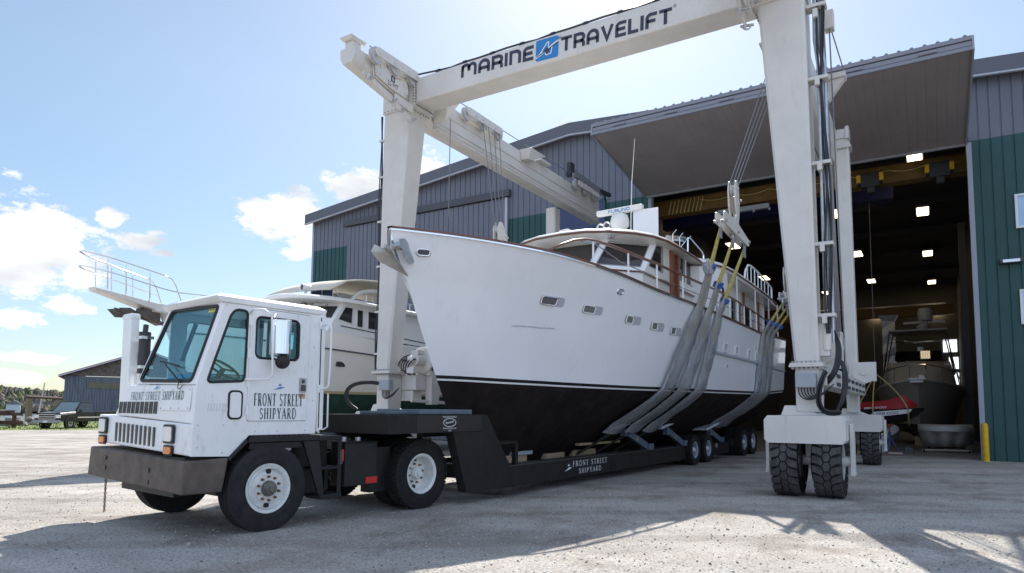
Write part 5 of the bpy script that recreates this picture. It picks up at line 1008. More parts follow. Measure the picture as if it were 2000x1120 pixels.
# slings wrapped in plastic below the deck edge
plastic = mat('plastic_wrap', (.46, .47, .50), .16, noise=.35, nscale=5, bump=.9, bscale=8, stretch=(2, 6, .45), coat=.9, alpha=.62)
def sling(top, y, label, tape_z, sweep=.17, wide=.80):
    t = empty('lifting_sling', top, 0, label, 'sling', 'lifting slings round the yacht'); xs = top[0]
    zs = smooth_t(SHEER_Z, y); path = [Vector(top), Vector((lerp(top[0], YC+half_beam(y, zs)+.05, .35), lerp(top[1], y, .5), lerp(top[2], zs, .5))), Vector((YC + half_beam(y, zs-.02) + .08, y, zs+.06))]
    body = []; y0 = y
    for k in range(26):
        z = lerp(zs-.02, .56, k/25); y = y0 - sweep*(zs-z)**1.1; body.append(Vector((YC + half_beam(y, z) + .045 + .008*math.sin(k*1.7+y), y + .012*math.sin(k*.9+y*3) - .012*k, z - (.06 if k > 20 else 0))))
    def strip(pts, w0, w1, th, wob, name, m, par, seed):
        r = random.Random(seed); b = MB(); rs = []; n = len(pts)
        for i, p in enumerate(pts):
            d = (pts[min(i+1, n-1)] - pts[max(i-1, 0)]).normalized(); nn = d.cross(Vector((0, 1, 0))).normalized(); nn = nn if nn.x > 0 or (abs(nn.x) < .3 and nn.z < 0) else -nn; w = lerp(w0, w1, min(1, i/(n*.3))) * (1 + .5*max(0, i/n-.55) if wob > .12 else 1)
            ring = []
            for k in range(10):
                a = 2*math.pi*k/10; ww = w/2*(1 + wob*mnoise.noise((i*.35, seed, k//5*7.3))); tt = th*(1 + wob*2.2*mnoise.noise((i*.22, seed*1.3, k*.9))); ring.append(p + Vector((0, 1, 0))*math.cos(a)*ww + nn*math.sin(a)*tt)
            rs.append(ring)
        b.rings(rs); return b.build(name, m, par, smooth=50)
    full = path[:1] + [path[0].lerp(path[2], k/6) for k in range(1, 7)] + body
    upper = [p for p in full if p.z > zs-.7]; lower = [p for p in full if p.z < tape_z and p.z > 1.0]; under = [p for p in full if p.z < 1.15]
    strip(upper, .11, .31, .028, .10, 'webbing', yellow_strap, t, int(y*10)); strip([lower[0] + Vector((0, 0, .02))] + lower, .24, wide, .055, .3, 'plastic_sleeve', plastic, t, int(y*7))
    strip(under, .22, .22, .02, .05, 'under_strap', mat('dark_webbing', (.06, .055, .045), .8), t, 3)  # strap below the sleeve is a darker colour than the yellow webbing
    q = lower[0]; b = MB(); d = (lower[1]-lower[0]).normalized(); b.tube([q - d*.06, q + d*.06], .115, 12); o = b.build('tape', blue_tape, t)
    b = MB(); b.tube([Vector(top) + Vector((0, -.05, .05)), Vector(top) + Vector((0, -.05, -.22))], .022, 6); b.tube([Vector(top) + Vector((0, .05, .05)), Vector(top) + Vector((0, .05, -.22))], .022, 6); b.build('rope_eye', wire_steel, t)
    return t
h1 = sling_set(15.55, 1.17, -3.7, 5.62, 'cream double plate hook block above the spreader near the right leg', 'cream spreader bar holding the three yellow slings beside the pilothouse', (-3.0, 16.7, 9.95), .85)
for tp, lab, tz, yy_, sw_ in zip(h1, ('yellow sling nearest the bow with a loose plastic cuff above its blue tape', 'yellow sling in the middle of the three beside the pilothouse', 'yellow sling closest to the oval window of the yacht'), (4.75, 4.45, 4.40), (15.35, 16.0, 16.75), (.36, .27, .19)): sling(tuple(tp), yy_, lab, tz, sw_)
h2 = sling_set(22.55, .85, -3.75, 5.0, 'cream hook block by the stern half hidden behind the right leg', 'cream spreader bar over the slings at the yacht stern', (-3.0, 20.6, 9.95), .8)
for tp, lab in zip(h2, ('foremost yellow sling of the three at the yacht stern', 'middle yellow sling of the three at the yacht stern', 'aftmost bright yellow sling at the yacht stern')): sling(tuple(tp), tp.y, lab, 4.35, wide=.66)
h3 = sling_set(15.6, 1.0, -10.15, 5.58, 'cream hook block peeping over the bow rail below the left beam ropes', 'cream spreader bar on the far side of the yacht bow', (-10.95, 16.0, 9.95), .85)
b = MB(); rnd = random.Random(9); top = h1[0]; c = Vector(top).lerp(Vector((YC+2.45, 15.35, 3.95)), .50)
b.ball((0, 0, 0), .17, 16, (.75, 1, 1.1))
for v in b.bm.verts: v.co = v.co*(1 + .55*mnoise.noise(v.co*11) + .25*mnoise.noise(v.co*27)) + c
cuff = b.build('plastic_cuff', plastic, [o for o in COL.objects if o.get('label', '').startswith('yellow sling nearest')][0], smooth=20)
# ------------------------------------------------------------------ yard tractor; local axes: x across (0 = near side), y backwards, z up
_u = Vector((.128, .992, 0)); _v = Vector((.992, -.128, 0)); _O = Vector((-7.04, 5.6, 0)) + .13*_v
truck = empty('yard_tractor', _O - 1.3*_v, math.atan2(_v.y, _v.x), 'white cab yard tractor with a dark steel bumper hitched to the black boat trailer', 'truck')
TM = W[truck] @ Matrix.Translation((1.3, 0, 0))
def T(): return MB(TM)
SB = lambda x=-.04: TM @ basis((x, 0, 0), (0, 1, 0), (0, 0, 1))      # near side: x back, y up, outwards +x
FBx = lambda y: TM @ basis((0, y, 0), (1, 0, 0), (0, 0, 1))            # front: x to the near side, y up, outwards -y
def Pl(mb, outer, holes, B, th):
    s = mb.M; mb.M = Matrix.Identity(4); mb.plate(outer, holes, B, th); mb.M = s
def Pr(mb, poly, B, d0, d1):
    s = mb.M; mb.M = Matrix.Identity(4); mb.prism(poly, B, d0, d1); mb.M = s
def loop(mb, poly, B, d, r, seg=6):
    s = mb.M; mb.M = Matrix.Identity(4); mb.tube([B @ Vector((x, y, d)) for x, y in poly], r, seg, loop=True); mb.M = s
# cab shell: near side with door window and quarter light
side = [(-.97, .95), (-.50, .93), (-.27, 1.17), (.66, 1.17), (.70, 2.74), (-.65, 2.74), (-.93, 1.80), (-.96, 1.34)]
qw = rpoly([(-.82, 1.79), (-.36, 1.82), (-.345, 2.67), (-.50, 2.67), (-.56, 2.60)], .06); dw = rrect(-.23, 2.11, .365, 2.615, .07)
cab = T(); Pl(cab, side, [qw, dw], SB(), .03)
farx = lambda z: lerp(-1.55, -1.42, (z-1.8)/1.0)
Bf = TM @ basis((-1.46, 0, 0), (0, -1, 0), (0, 0, 1)); Pl(cab, [(.66, 1.17), (.65, 2.78), (-.70, 2.78), (-.66, 1.17)][::-1] if False else [(-.66, 1.17), (.66, 1.17), (.62, 2.74), (-.70, 2.74)], [rrect(-.5, 1.95, .42, 2.64, .07)], Bf, .03)
# rear wall with window
Br = TM @ basis((-1.45, .70, 0), (1, .0, 0), (0, .02, 1)); Pl(cab, [(0, 1.17), (1.37, 1.17), (1.40, 2.74), (0, 2.74)], [rrect(.08, 1.72, 1.30, 2.66, .06)], Br, .03)
# front: windscreen frame leaning back, hood panel and lower nose
wA, wB_, wC, wD = (-1.62, -.935, 1.80), (-.055, -.935, 1.76), (-.055, -.66, 2.74), (-1.42, -.66, 2.80)
Bw = TM @ basis(wA, (1, 0, -.0), (0, .275, .97)); L2 = lambda p: tuple((Bw.inverted() @ (TM @ Vector(p)))[:2])
ws_outer = [L2(p) for p in (wA, wB_, wC, wD)]; ws = rpoly([L2(p) for p in ((-1.53, -.925, 1.835), (-.155, -.925, 1.80), (-.01-.09, -.69, 2.70), (-1.30, -.69, 2.74))], .07)
Pl(cab, ws_outer, [ws], Bw, .03)
cab.hexa([(-1.46, -.68, 2.74), (-.02, -.69, 2.74), (-.02, .75, 2.74), (-1.46, .75, 2.74), (-1.48, -.74, 2.80), (-.01, -.76, 2.80), (-.01, .77, 2.80), (-1.48, .77, 2.80)])      # roof lip
cab.hexa([(-1.48, -.74, 2.802), (-.01, -.76, 2.802), (-.01, .77, 2.802), (-1.48, .77, 2.802), (-1.40, -.66, 2.85), (-.09, -.68, 2.85), (-.09, .69, 2.85), (-1.40, .69, 2.85)])
cabo = cab.build('cab', truck_white, truck, bevel=.008)
b = T()
b.hexa([(-2.70, -.97, 1.03), (-.072, -.97, .95), (-.072, -.5, .95), (-2.70, -.5, 1.03), (-2.70, -.96, 1.40), (-.072, -.96, 1.31), (-.072, -.5, 1.31), (-2.70, -.5, 1.40)])
b.hexa([(-2.2, -.955, 1.40), (-.072, -.955, 1.313), (-.072, -.4, 1.313), (-2.2, -.4, 1.40), (-1.92, -.925, 1.79), (-.072, -.932, 1.757), (-.072, -.4, 1.757), (-1.92, -.4, 1.79)])
b.hexa([(-2.66, -.5, 1.05), (-1.47, -.5, 1.05), (-1.47, .65, 1.1), (-2.66, .65, 1.1), (-2.6, -.5, 1.40), (-1.47, -.5, 1.45), (-1.47, .65, 1.5), (-2.6, .65, 1.4)])
b.box((-1.44, .62, 1.17), (-.072, .69, 1.3)); b.hexa([(-1.46, -.4, 1.17), (-.072, -.4, 1.17), (-.072, .69, 1.17), (-1.46, .69, 1.17), (-1.46, -.4, 1.23), (-.072, -.4, 1.23), (-.072, .69, 1.23), (-1.46, .69, 1.23)])
nose = b.build('hood', truck_white, truck, bevel=.018)
Bn = FBx(-.972)
b = T(); [Pr(b, rrect(x, 1.055-.03*(x+2.1)/1.15, x+.052, 1.30-.04*(x+2.1)/1.15, .01, 2), Bn, .0, .004) for x in [-2.11 + k*.123 for k in range(10)]]; b.build('grille', boot_black, nose)
Bh = TM @ basis((0, -.959, 1.335), (1, 0, 0), (0, .027, .40)); b = T()
for k in range(9):
    for dx in (0, .055): Pr(b, rrect(-2.07+k*.127+dx, .085-.0*k, -2.07+k*.127+dx+.030, .235, .006, 2), Bh, .006, .011)
b.build('vent_slots', boot_black, nose)
b = T(); Pr(b, rrect(-.90, .13, -.13, .395, .03), Bh, .004, .009); hp = b.build('access_plate', truck_white, nose); b = T(); [Pr(b, rrect(x-.01, z-.01, x+.01, z+.01, .009, 2), Bh, .009, .014) for x in (-.86, -.6, -.4, -.17) for z in (.155, .37)]; b.build('plate_screws', steel, hp)
b = MB(); letters(b, Bh, 'FRONT STREET SHIPYARD', -1.74, -.30, .255, .10, ROM, gap=.14, d=.0125); b.build('lettering', lettering_green, nose)
def boat_logo(B, x, y, s, name, par, m):
    b = MB(); [b.face([b.v(B @ Vector((x+a*s, y+c*s, .005))) for a, c in q]) for q in (((-.5, -.12), (.1, .12), (.5, .10), (.12, -.02)), ((-.1, .22), (.08, .36), (.22, .22), (.02, .20)))]; return b.build(name, m, par)
boat_logo(Bh @ Matrix.Translation((0, 0, .012)), -1.03, .395, .16, 'logo', nose, logo_blue)
for x0 in (-2.62, -.69):
    dz = -.035 if x0 > -1 else .03
    b = T(); Pr(b, rrect(x0, 1.115+dz, x0+.26, 1.335+dz, .03), Bn, .002, .02); hl = b.build('headlight', black_rubber, truck); b = T(); Pr(b, rrect(x0+.03, 1.14+dz, x0+.23, 1.31+dz, .025), Bn, .02, .032); b.build('lamp_lens', lens, hl)
    b = T(); Pr(b, rrect(x0+.02, .975+dz, x0+.25, 1.095+dz, .03), Bn, .002, .02); ind = b.build('indicator', black_rubber, truck); b = T(); Pr(b, rrect(x0+.045, .995+dz, x0+.225, 1.075+dz, .025), Bn, .02, .035); b.build('amber_lens', amber, ind)
# glass and gaskets
for poly, B, nm in ((qw, SB(), 'quarter_window'), (dw, SB(), 'door_window'), (ws, Bw, 'windscreen'), (rrect(-.5, 1.95, .42, 2.64, .07), Bf, 'far_window'), (rrect(.08, 1.72, 1.30, 2.66, .06), Br, 'rear_window')):
    b = T(); s = b.M; b.M = Matrix.Identity(4); b.face([b.v(B @ Vector((x, y, -.012))) for x, y in poly]); b.M = s; gl = b.build(nm, glass_blue, truck); b = T(); loop(b, poly, B, .0, .016 if nm != 'windscreen' else .024); b.build('gasket', black_rubber, gl)
b = T(); Pr(b, rrect(-.30, 2.62, -.10+.09, 2.70, .01, 2) if False else [(L2((-.33, -.70, 2.655))[0], L2((0, -.70, 2.635))[1]), (L2((-.18, 0, 0))[0], L2((0, -.70, 2.635))[1]), (L2((-.18, 0, 0))[0], L2((0, -.70, 2.70))[1]), (L2((-.33, 0, 0))[0], L2((0, -.70, 2.70))[1])], Bw, -.010, -.006); stk = b.build('sticker', mat('sticker_yellow', (.62, .60, .12), .5), cabo); typed('A9145', Bw @ Matrix.Translation((L2((-.255, 0, 0))[0], L2((0, -.7, 2.667))[1], -.0055)), .05, lettering_dark, 'lettering', stk, d=.001)
# door with hinges, latch, lettering, toolbox hatch
dB = SB(-.04); b = T(); do = rpoly([(-.305, 1.345), (.50, 1.345), (.525, 2.705), (-.285, 2.715)], .02); dh = rrect(-.245, 2.095, .38, 2.63, .08)
Pl(b, do, [dh], dB @ Matrix.Translation((0, 0, .012)), .010); door = b.build('door', truck_white, truck, bevel=.004)
b = T(); loop(b, do, dB, .002, .006, 4); b.build('door_seam', black_rubber, door)
b = T(); b.cyl((-.028, -.31, 1.36), (-.028, -.295, 2.69), .011, seg=8); [b.box((-.03, -.34, z), (-.022, -.27, z+.12)) for z in (1.42, 1.75, 2.1, 2.5)]; b.build('hinge', truck_white, door)
b = T(); Pr(b, rrect(.385, 1.70, .485, 1.89, .015), dB, .012, .03); la = b.build('latch', steel, door); b = T(); Pr(b, rrect(.40, 1.72, .47, 1.80, .015), dB, .03, .036); Pr(b, rrect(.41, 1.82, .455, 1.87, .01), dB, .03, .034); b.build('latch_pull', trim_dark, la)
b = T(); Pr(b, [(.385, 1.625), (.48, 1.625), (.48, 1.685), (.385, 1.685)], dB, .012, .014); st = b.build('safety_sticker', mat('sticker_buff', (.55, .38, .22), .6), door); typed('SAFETY', dB @ Matrix.Translation((.432, 1.67, .014)), .024, lettering_dark, 'lettering', st, d=.001)
b = MB(); letters(b, dB, 'FRONT STREET', -.235, .44, 1.525, .155, ROM, gap=.14, d=.0155); b.build('lettering', lettering_green, door); b = MB(); letters(b, dB, 'SHIPYARD', -.155, .355, 1.365, .135, ROM, gap=.14, d=.0155); b.build('lettering', lettering_green, door); boat_logo(dB @ Matrix.Translation((0, 0, .012)), .10, 1.745, .17, 'logo', door, logo_blue)
b = T(); Pr(b, rrect(-.535, 1.385, -.395, 1.685, .04), dB, .001, .012); tb = b.build('hatch', truck_white, truck); b = T(); loop(b, rrect(-.545, 1.375, -.385, 1.695, .045), dB, .004, .014); b.build('gasket', black_rubber, tb)
b = T(); [Pr(b, [(-.80+k*.034, 1.46), (-.80+k*.034+.012, 1.46), (-.80+k*.034+.022, 1.55), (-.80+k*.034+.01, 1.55)], dB, .0, .006) for k in range(8)]; b.build('louvre', mat('louvre_white', (.68, .69, .68), .4), cabo)
b = T(); b.tube([(-.075, -.935, 1.32), (-.03, -.955, 1.32)], .002, 4); [b.cyl((-.04, y, z), (-.032, y, z), .010, seg=6) for y, z in ((-.9, 1.05), (-.6, .98), (-.9, 1.3), (-.6, 1.3), (-.2, 1.22), (.1, 1.22), (.5, 1.22), (.6, 1.6), (.6, 2.3), (-.62, 2.71), (-.3, 2.73), (.2, 2.73))]; b.build('rivets', mat('rivet', (.6, .6, .58), .5), cabo)
b = T(); b.box((-.075, .70, 1.22), (-.03, .76, 2.78)); b.box((-.066, .672, 1.2), (-.026, .699, 2.74)); b.build('rear_post', truck_white, cabo); b = T(); b.box((-.06, .685, 1.25), (-.024, .70, 2.7)); b.build('post_seal', boot_black, cabo)
# mirror, grab rail, wiper
b = T(); b.tube([(-.03, -.31, 2.66), (.10, -.36, 2.68), (.16, -.25, 2.68), (.18, -.16, 2.62), (.18, -.12, 1.90), (.12, -.14, 1.85), (-.03, -.36, 1.84)], .014, 8); b.tube([(-.02, .02, 2.70), (.17, -.12, 2.6)], .008, 6); b.tube([(.16, -.14, 2.13), (.14, -.02, 2.10)], .01, 6); ma = b.build('mirror_arm', truck_white, truck, smooth=60)
mB = TM @ basis((.16, -.02, 2.37), (.45, .89, 0), (0, 0, 1)); b = T(); sv = b.M; b.M = Matrix.Identity(4); b.rings([[mB @ Vector((.125*math.sin(R(q)), y, -.03 + .07*k*math.cos(R(q)))) for q in range(-90, 91, 15)] + [mB @ Vector((.12, y, -.05)), mB @ Vector((-.12, y, -.05))] for y, k in ((-.22, .6), (-.205, 1), (.205, 1), (.22, .6))]); b.M = sv; mi_ = b.build('mirror', chrome, ma, smooth=35); b = T(); Pr(b, rrect(-.105, -.2, .105, .2, .03), mB @ Matrix.Rotation(math.pi, 4, 'Y'), .048, .056); b.build('mirror_glass', mat('mirror_glass', (.8, .85, .9), .03, metal=1), ma)
b = T(); b.lathe([(.0001, 0), (.085, .0), (.09, .015), (.07, .04), (.0001, .05)], (.15, .02, 2.07), (.6, -.2, -.1), 20); b.build('spot_mirror', boot_black, ma, smooth=40)
b = T(); b.tube(bez((-.02, .70, 2.60), (.14, .72, 2.62), (.16, .73, 2.6), (.13, .74, 2.5), 6)[:-1] + bez((.13, .74, 2.45), (.13, .74, 2.2), (.13, .74, 2.0), (.12, .73, 1.85), 4) + bez((.12, .73, 1.82), (.12, .73, 1.76), (.06, .71, 1.76), (-.02, .70, 1.76), 5), .014, 8); [b.box((-.035, .66, z), (-.018, .74, z+.1)) for z in (1.71, 2.55)]; b.tube([(-.05, .78, 1.22), (.02, .80, 1.26), (.03, .79, 1.7)], .012, 6); b.build('grab_rail', truck_white, truck, smooth=60)
b = T(); b.cyl((-.36, -.965, 1.80), (-.36, -.99, 1.80), .02, seg=10); b.bar((-.36, -.985, 1.80), (-.86, -.93, 2.02), .02, .014, w2=.010); b.bar((-.98, -.935, 2.06), (-.55, -.905, 1.99), .016, .02); b.tube(bez((-.36, -.985, 1.8), (-.42, -.99, 1.7), (-.34, -.99, 1.68), (-.3, -.97, 1.76), 8), .005, 5); b.build('wiper', black_rubber, truck)
# inside the cab
b = T(); b.box((-.85, .15, 1.5), (-.35, .62, 1.62)); b.box((-.85, .52, 1.62), (-.35, .66, 2.12)); b.hexa([(-.75, .56, 2.13), (-.45, .56, 2.13), (-.45, .64, 2.13), (-.75, .64, 2.13), (-.72, .57, 2.3), (-.48, .57, 2.3), (-.48, .63, 2.3), (-.72, .63, 2.3)]); b.build('seat', mat('seat_vinyl', (.03, .03, .035), .6), truck, bevel=.03)
sw = Vector((-.55, -.36, 1.98)); ax = Vector((0, .55, .84)).normalized(); a1 = Vector((1, 0, 0)); a2 = ax.cross(a1); b = T(); b.tube([sw + (a1*math.cos(q) + a2*math.sin(q))*.21 for q in [k*math.pi/14 for k in range(28)]], .016, 6, loop=True); [b.bar(sw, sw + (a1*math.cos(q) + a2*math.sin(q))*.2, .03, .012, up=ax) for q in (.3, 2.84, 4.71)]; b.cyl(sw, sw - ax*.4, .035, seg=10); b.build('steering_wheel', black_rubber, truck)
b = T(); b.hexa([(-1.4, -.86, 1.45), (-.09, -.86, 1.45), (-.09, -.5, 1.45), (-1.4, -.5, 1.45), (-1.4, -.84, 1.80), (-.09, -.84, 1.80), (-.09, -.52, 1.86), (-1.4, -.52, 1.86)]); b.box((-1.38, -.38, 1.18), (-1.0, .5, 1.6)); b.build('dashboard', mat('dash_grey', (.10, .11, .12), .6), truck, bevel=.02)
b = T(); b.cyl((-1.02, .55, 1.6), (-1.0, .55, 2.72), .05, seg=10); b.box((-1.36, .3, 2.62), (-1.1, .5, 2.73)); b.cyl((-.5, -.45, 2.62), (-.42, -.52, 2.62), .06, seg=12); b.bar((-1.25, -.55, 2.1), (-1.12, -.45, 2.58), .1, .01); b.build('cab_fittings', boot_black, truck)
b = T(); r_ = random.Random(4); [b.ball((-1.0+k*.12, -.72, 1.86), .09+.02*r_.random(), 8, (1.4, .9, .5)) for k in range(7)]; b.build('blue_cloth', mat('blue_cloth', (.12, .38, .58), .8), truck, smooth=40)
# bumper, chain, far fender with the exhaust stack
b = T(); b.hexa([(-2.70, -1.07, .59), (-.0, -1.07, .53), (-.0, -.60, .53), (-2.70, -.60, .58), (-2.66, -1.06, .97), (-.01, -1.06, .895), (-.01, -.53, .92), (-2.66, -.53, .97)]); bmp = b.build('bumper', bumper_steel, truck, bevel=.02)
b = T(); [b.cyl((x, -1.069, z), (x, -1.077, z), .028, seg=14) for x, z in ((-2.12, .845), (-2.12, .72), (-.85, .76), (-.85, .62))]; b.build('bolt_hole', boot_black, bmp); b = T(); [b.tube([(-2.17 + (.012 if k % 2 else 0)*math.cos(q) + (0 if k % 2 else .0), -1.03 + (0 if k % 2 else .012)*math.cos(q), .55-k*.028 + .02*math.sin(q)) for q in [j*math.pi/4 for j in range(8)]], .005, 5, loop=True) for k in range(15)]; b.build('chain', mat('rusty_chain', (.18, .11, .07), .8), bmp)
b = T(); b.box((-2.0, -.9, .45), (-.55, -.72, .60)); b.box((-1.75, -.98, .86), (-.15, -.7, .93)); b.cyl((-2.35, 0, .5), (-.3, 0, .5), .06); b.box((-1.75, -.7, .62), (-1.6, 2.9, .86)); b.box((-1.0, -.7, .62), (-.85, 2.9, .86)); b.box((-1.9, -.3, .4), (-.7, .5, 1.1)); b.box((-1.7, 1.9, .86), (-.9, 2.9, 1.05)); b.cyl((-2.3, 2.55, .52), (-.3, 2.55, .52), .1); b.box((-1.8, 2.25, .3), (-.8, 2.8, .62)); b.build('chassis', black_steel, truck)
b = T(); b.box((-2.50, -.80, 1.40), (-2.24, -.69, 2.78)); b.box((-2.51, -.81, 2.70), (-2.23, -.68, 2.765)); es = b.build('stack_guard', truck_white, truck, bevel=.01); b = T(); b.cyl((-2.12, -.66, 1.98), (-2.12, -.66, 2.52), .075, seg=16); b.cyl((-2.12, -.66, 1.45), (-2.12, -.66, 1.98), .04); b.tube([(-2.12, -.66, 2.5), (-2.15, -.64, 2.62)], .035, 10); b.build('muffler', mat('muffler_black', (.04, .04, .042), .5), es); b = T(); [b.box((-2.22, -.74, z), (-2.02, -.58, z+.04)) for z in (2.02, 2.42)]; b.box((-2.2, -.74, 1.78), (-2.05, -.6, 1.95)); b.build('muffler_clamp', chrome, es)
# deck, steps, fender, tank
b = T(); b.box((-1.5, .70, 1.08), (.0, 1.06, 1.14)); b.hexa([(-.35, -.30, 1.085), (.0, -.30, 1.085), (.0, .70, 1.085), (-.35, .70, 1.085), (-.35, -.27, 1.155), (.0, -.27, 1.155), (.0, .70, 1.155), (-.35, .70, 1.155)]); b.box((-.3, -.26, 1.0), (-.04, .68, 1.08)); b.hexa([(-.02, -.58, .86), (0, -.58, .86), (0, -.3, 1.14), (-.02, -.3, 1.14), (-.3, -.58, .86), (-.28, -.58, .86), (-.28, -.3, 1.14), (-.3, -.3, 1.14)]) if False else None
b.hexa([(-.32, -.52, .88), (.0, -.52, .88), (.0, -.30, 1.09), (-.32, -.30, 1.09), (-.32, -.55, .90), (.0, -.55, .90), (.0, -.32, 1.13), (-.32, -.32, 1.13)])
b.hexa([(-.04, .46, 1.08), (0, .46, 1.08), (0, .70, 1.08), (-.04, .70, 1.08), (-.04, .72, .35), (0, .72, .35), (0, .80, .35), (-.04, .80, .35)]); b.box((-.34, .5, .34), (-.3, 1.04, 1.08)); b.box((-.3, .70, .70), (0, 1.04, .735)); b.box((-.3, .72, .32), (.02, 1.06, .38)); b.box((-.02, 1.0, .32), (.0, 1.06, 1.08)); b.box((-.3, .98, .40), (-.26, 1.04, .7)); fe = b.build('step_fender', black_steel, truck, bevel=.006)
b = T(); [b.box((-.3, y, 1.157), (-.02, y+.02, 1.166)) for y in [-.2+k*.07 for k in range(12)]]; b.box((-.01, 1.03, .76), (.008, 1.07, .93)); b.build('tread_strip', trim_dark, fe)
b = T(); b.box((-.38, 1.16, .44), (-.06, 1.72, 1.03)); b.box((-.40, 1.15, 1.03), (-.05, 1.73, 1.05)); b.box((-.42, 1.72, .30), (-.22, 2.1, .95)); tk = b.build('fuel_tank', black_steel, truck, bevel=.015); b = T(); b.cyl((-.22, 1.24, 1.05), (-.22, 1.24, 1.11), .05, seg=14); b.cyl((-.22, 1.5, 1.05), (-.22, 1.5, 1.10), .04, seg=14); b.build('tank_cap', steel, tk); b = T(); b.box((-.058, 1.52, .46), (-.052, 1.72, .55)); b.build('reflector', red_lens, tk); b = T(); b.box((-.02, 1.05, .80), (.006, 1.09, .95)); b.build('side_reflector', red_lens, truck)
b = T(); b.hexa([(-2.0, 2.0, 1.05), (-.7, 2.0, 1.05), (-.7, 3.0, 1.05), (-2.0, 3.0, 1.05), (-1.9, 2.1, 1.15), (-.8, 2.1, 1.15), (-.8, 2.95, 1.15), (-1.9, 2.95, 1.15)]); b.build('coupling_plate', black_steel, truck)
# wheels
def tw(x, y, sx, mode, dish, nuts, hub=True, R_=.523, w=.28, Ri=.285, h=2): 
    c = TM @ Vector((x, y, R_)); a = (TM.to_3x3() @ Vector((sx, 0, 0))); return wheel(truck, 'wheel', c, a, R_, Ri, w, mode, dish, nuts=nuts, hub=hub, n=52, holes=h)
tw(-.14, 0, 1, 'road', .055, 10); tw(-2.50, 0, -1, 'road', .055, 10)
tw(-.14, 2.56, 1, 'drive', .20, 8, rim_white, .53); tw(-.49, 2.56, -1, 'drive', .2, 0, False, .53); tw(-2.50, 2.56, -1, 'drive', .2, 8, rim_white, .53); tw(-2.15, 2.56, 1, 'drive', .2, 0, False, .53)
# ------------------------------------------------------------------ boat trailer; local x across (0 = near side), y along, z up
_t = Vector((.044, .999, 0)); _n = Vector((.999, -.044, 0))
trailer = empty('boat_trailer', Vector((-6.35, 7.08, 0)) - 1.2*_n, math.atan2(_n.y, _n.x), 'long low black hydraulic boat trailer under the yacht with grey pad arms', 'trailer')
RM = W[trailer] @ Matrix.Translation((1.2, 0, 0))
def Rr(): return MB(RM)
trailer_black = mat('trailer_black', (.014, .0115, .011), .6, noise=.3, nscale=3, dirt=((.07, .055, .045), .8, 5, (2, 2, 1)))
b = Rr(); b.box((-1.45, 0, 1.15), (0, 2.16, 1.42)); b.box((-1.9, .5, 1.16), (-1.45, 2.0, 1.40)); gn = b.build('gooseneck', trailer_black, trailer, bevel=.006)
b = Rr(); b.box((.0015, .56, 1.16), (.006, 2.1, 1.41)); b.build('neck_plate', mat('neck_plate', (.035, .028, .027), .35), gn)
for x0 in (-.16, -2.3):
    b = Rr(); b.prism([(1.40, 1.148), (2.10, 1.148), (2.16, 1.42), (2.28, 1.42), (2.95, .56), (2.95, .18), (1.75, .2)], RM.inverted() @ (RM @ basis((x0, 0, 0), (0, 1, 0), (0, 0, 1))), 0, .158); b.build('neck_web', trailer_black, trailer)
b = Rr(); b.box((-2.45, 2.96, .17), (-2.2, 15.6, .53)); b.box((-.22, 2.96, .17), (0, 15.6, .53)); b.box((-2.2, 3.0, .25), (-.22, 3.3, .5)); [b.box((-2.2, y, .28), (-.22, y+.15, .46)) for y in (5, 7, 9, 11, 13, 15)]; b.box((-1.5, 3.3, .3), (-.9, 15.6, .5)); b.box((-2.5, 16.2, .35), (-.1, 18.9, .6)); b.box((-1.5, 15.6, .36), (-.9, 16.2, .56)); fr = b.build('frame', trailer_black, trailer, bevel=.008)
b = Rr(); b.box((-.35, 2.97, .532), (.004, 11.2, .545)); b.build('frame_lip', mat('lip_steel', (.12, .115, .11), .4, metal=.5), fr)
b = Rr(); b.box((-.10, 3.16, .545), (-.02, 3.24, .95)); b.box((-.35, 2.5, .92), (-.02, 3.24, .955)); b.build('stand', trailer_black, trailer)
tB = RM @ basis((.001, 0, 0), (0, 1, 0), (0, 0, 1)); b = MB(); letters(b, tB, 'FRONT STREET', 5.17, 6.70, .385, .105, ROM, gap=.16, d=.004); b.build('lettering', plain_white, fr); b = MB(); letters(b, tB, 'SHIPYARD', 5.42, 6.42, .235, .095, ROM, gap=.16, d=.004); b.build('lettering', plain_white, fr); boat_logo(tB, 4.99, .345, .30, 'logo', fr, plain_white)
b = MB(); typed('MANUFACTURED BY', tB @ Matrix.Translation((1.30, 1.385, .006)), .036, plain_white, 'lettering', gn); typed('BrownellTrailers.com', tB @ Matrix.Translation((1.30, 1.215, .006)), .036, plain_white, 'lettering', gn); typed('USA', tB @ Matrix.Translation((1.30, 1.178, .006)), .036, plain_white, 'lettering', gn); typed('Brownell', tB @ Matrix.Translation((1.30, 1.305, .006)) @ Matrix.Rotation(.12, 4, 'Z'), .052, plain_white, 'lettering', gn, bold=.01)
loop(b, arc(1.30, 1.30, .15, .062, 0, 345, 24), tB, .010, .005, 5); b.build('badge', plain_white, gn)
typed('FSS', tB @ Matrix.Translation((14.3, .44, .003)), .16, plain_white, 'lettering', fr)
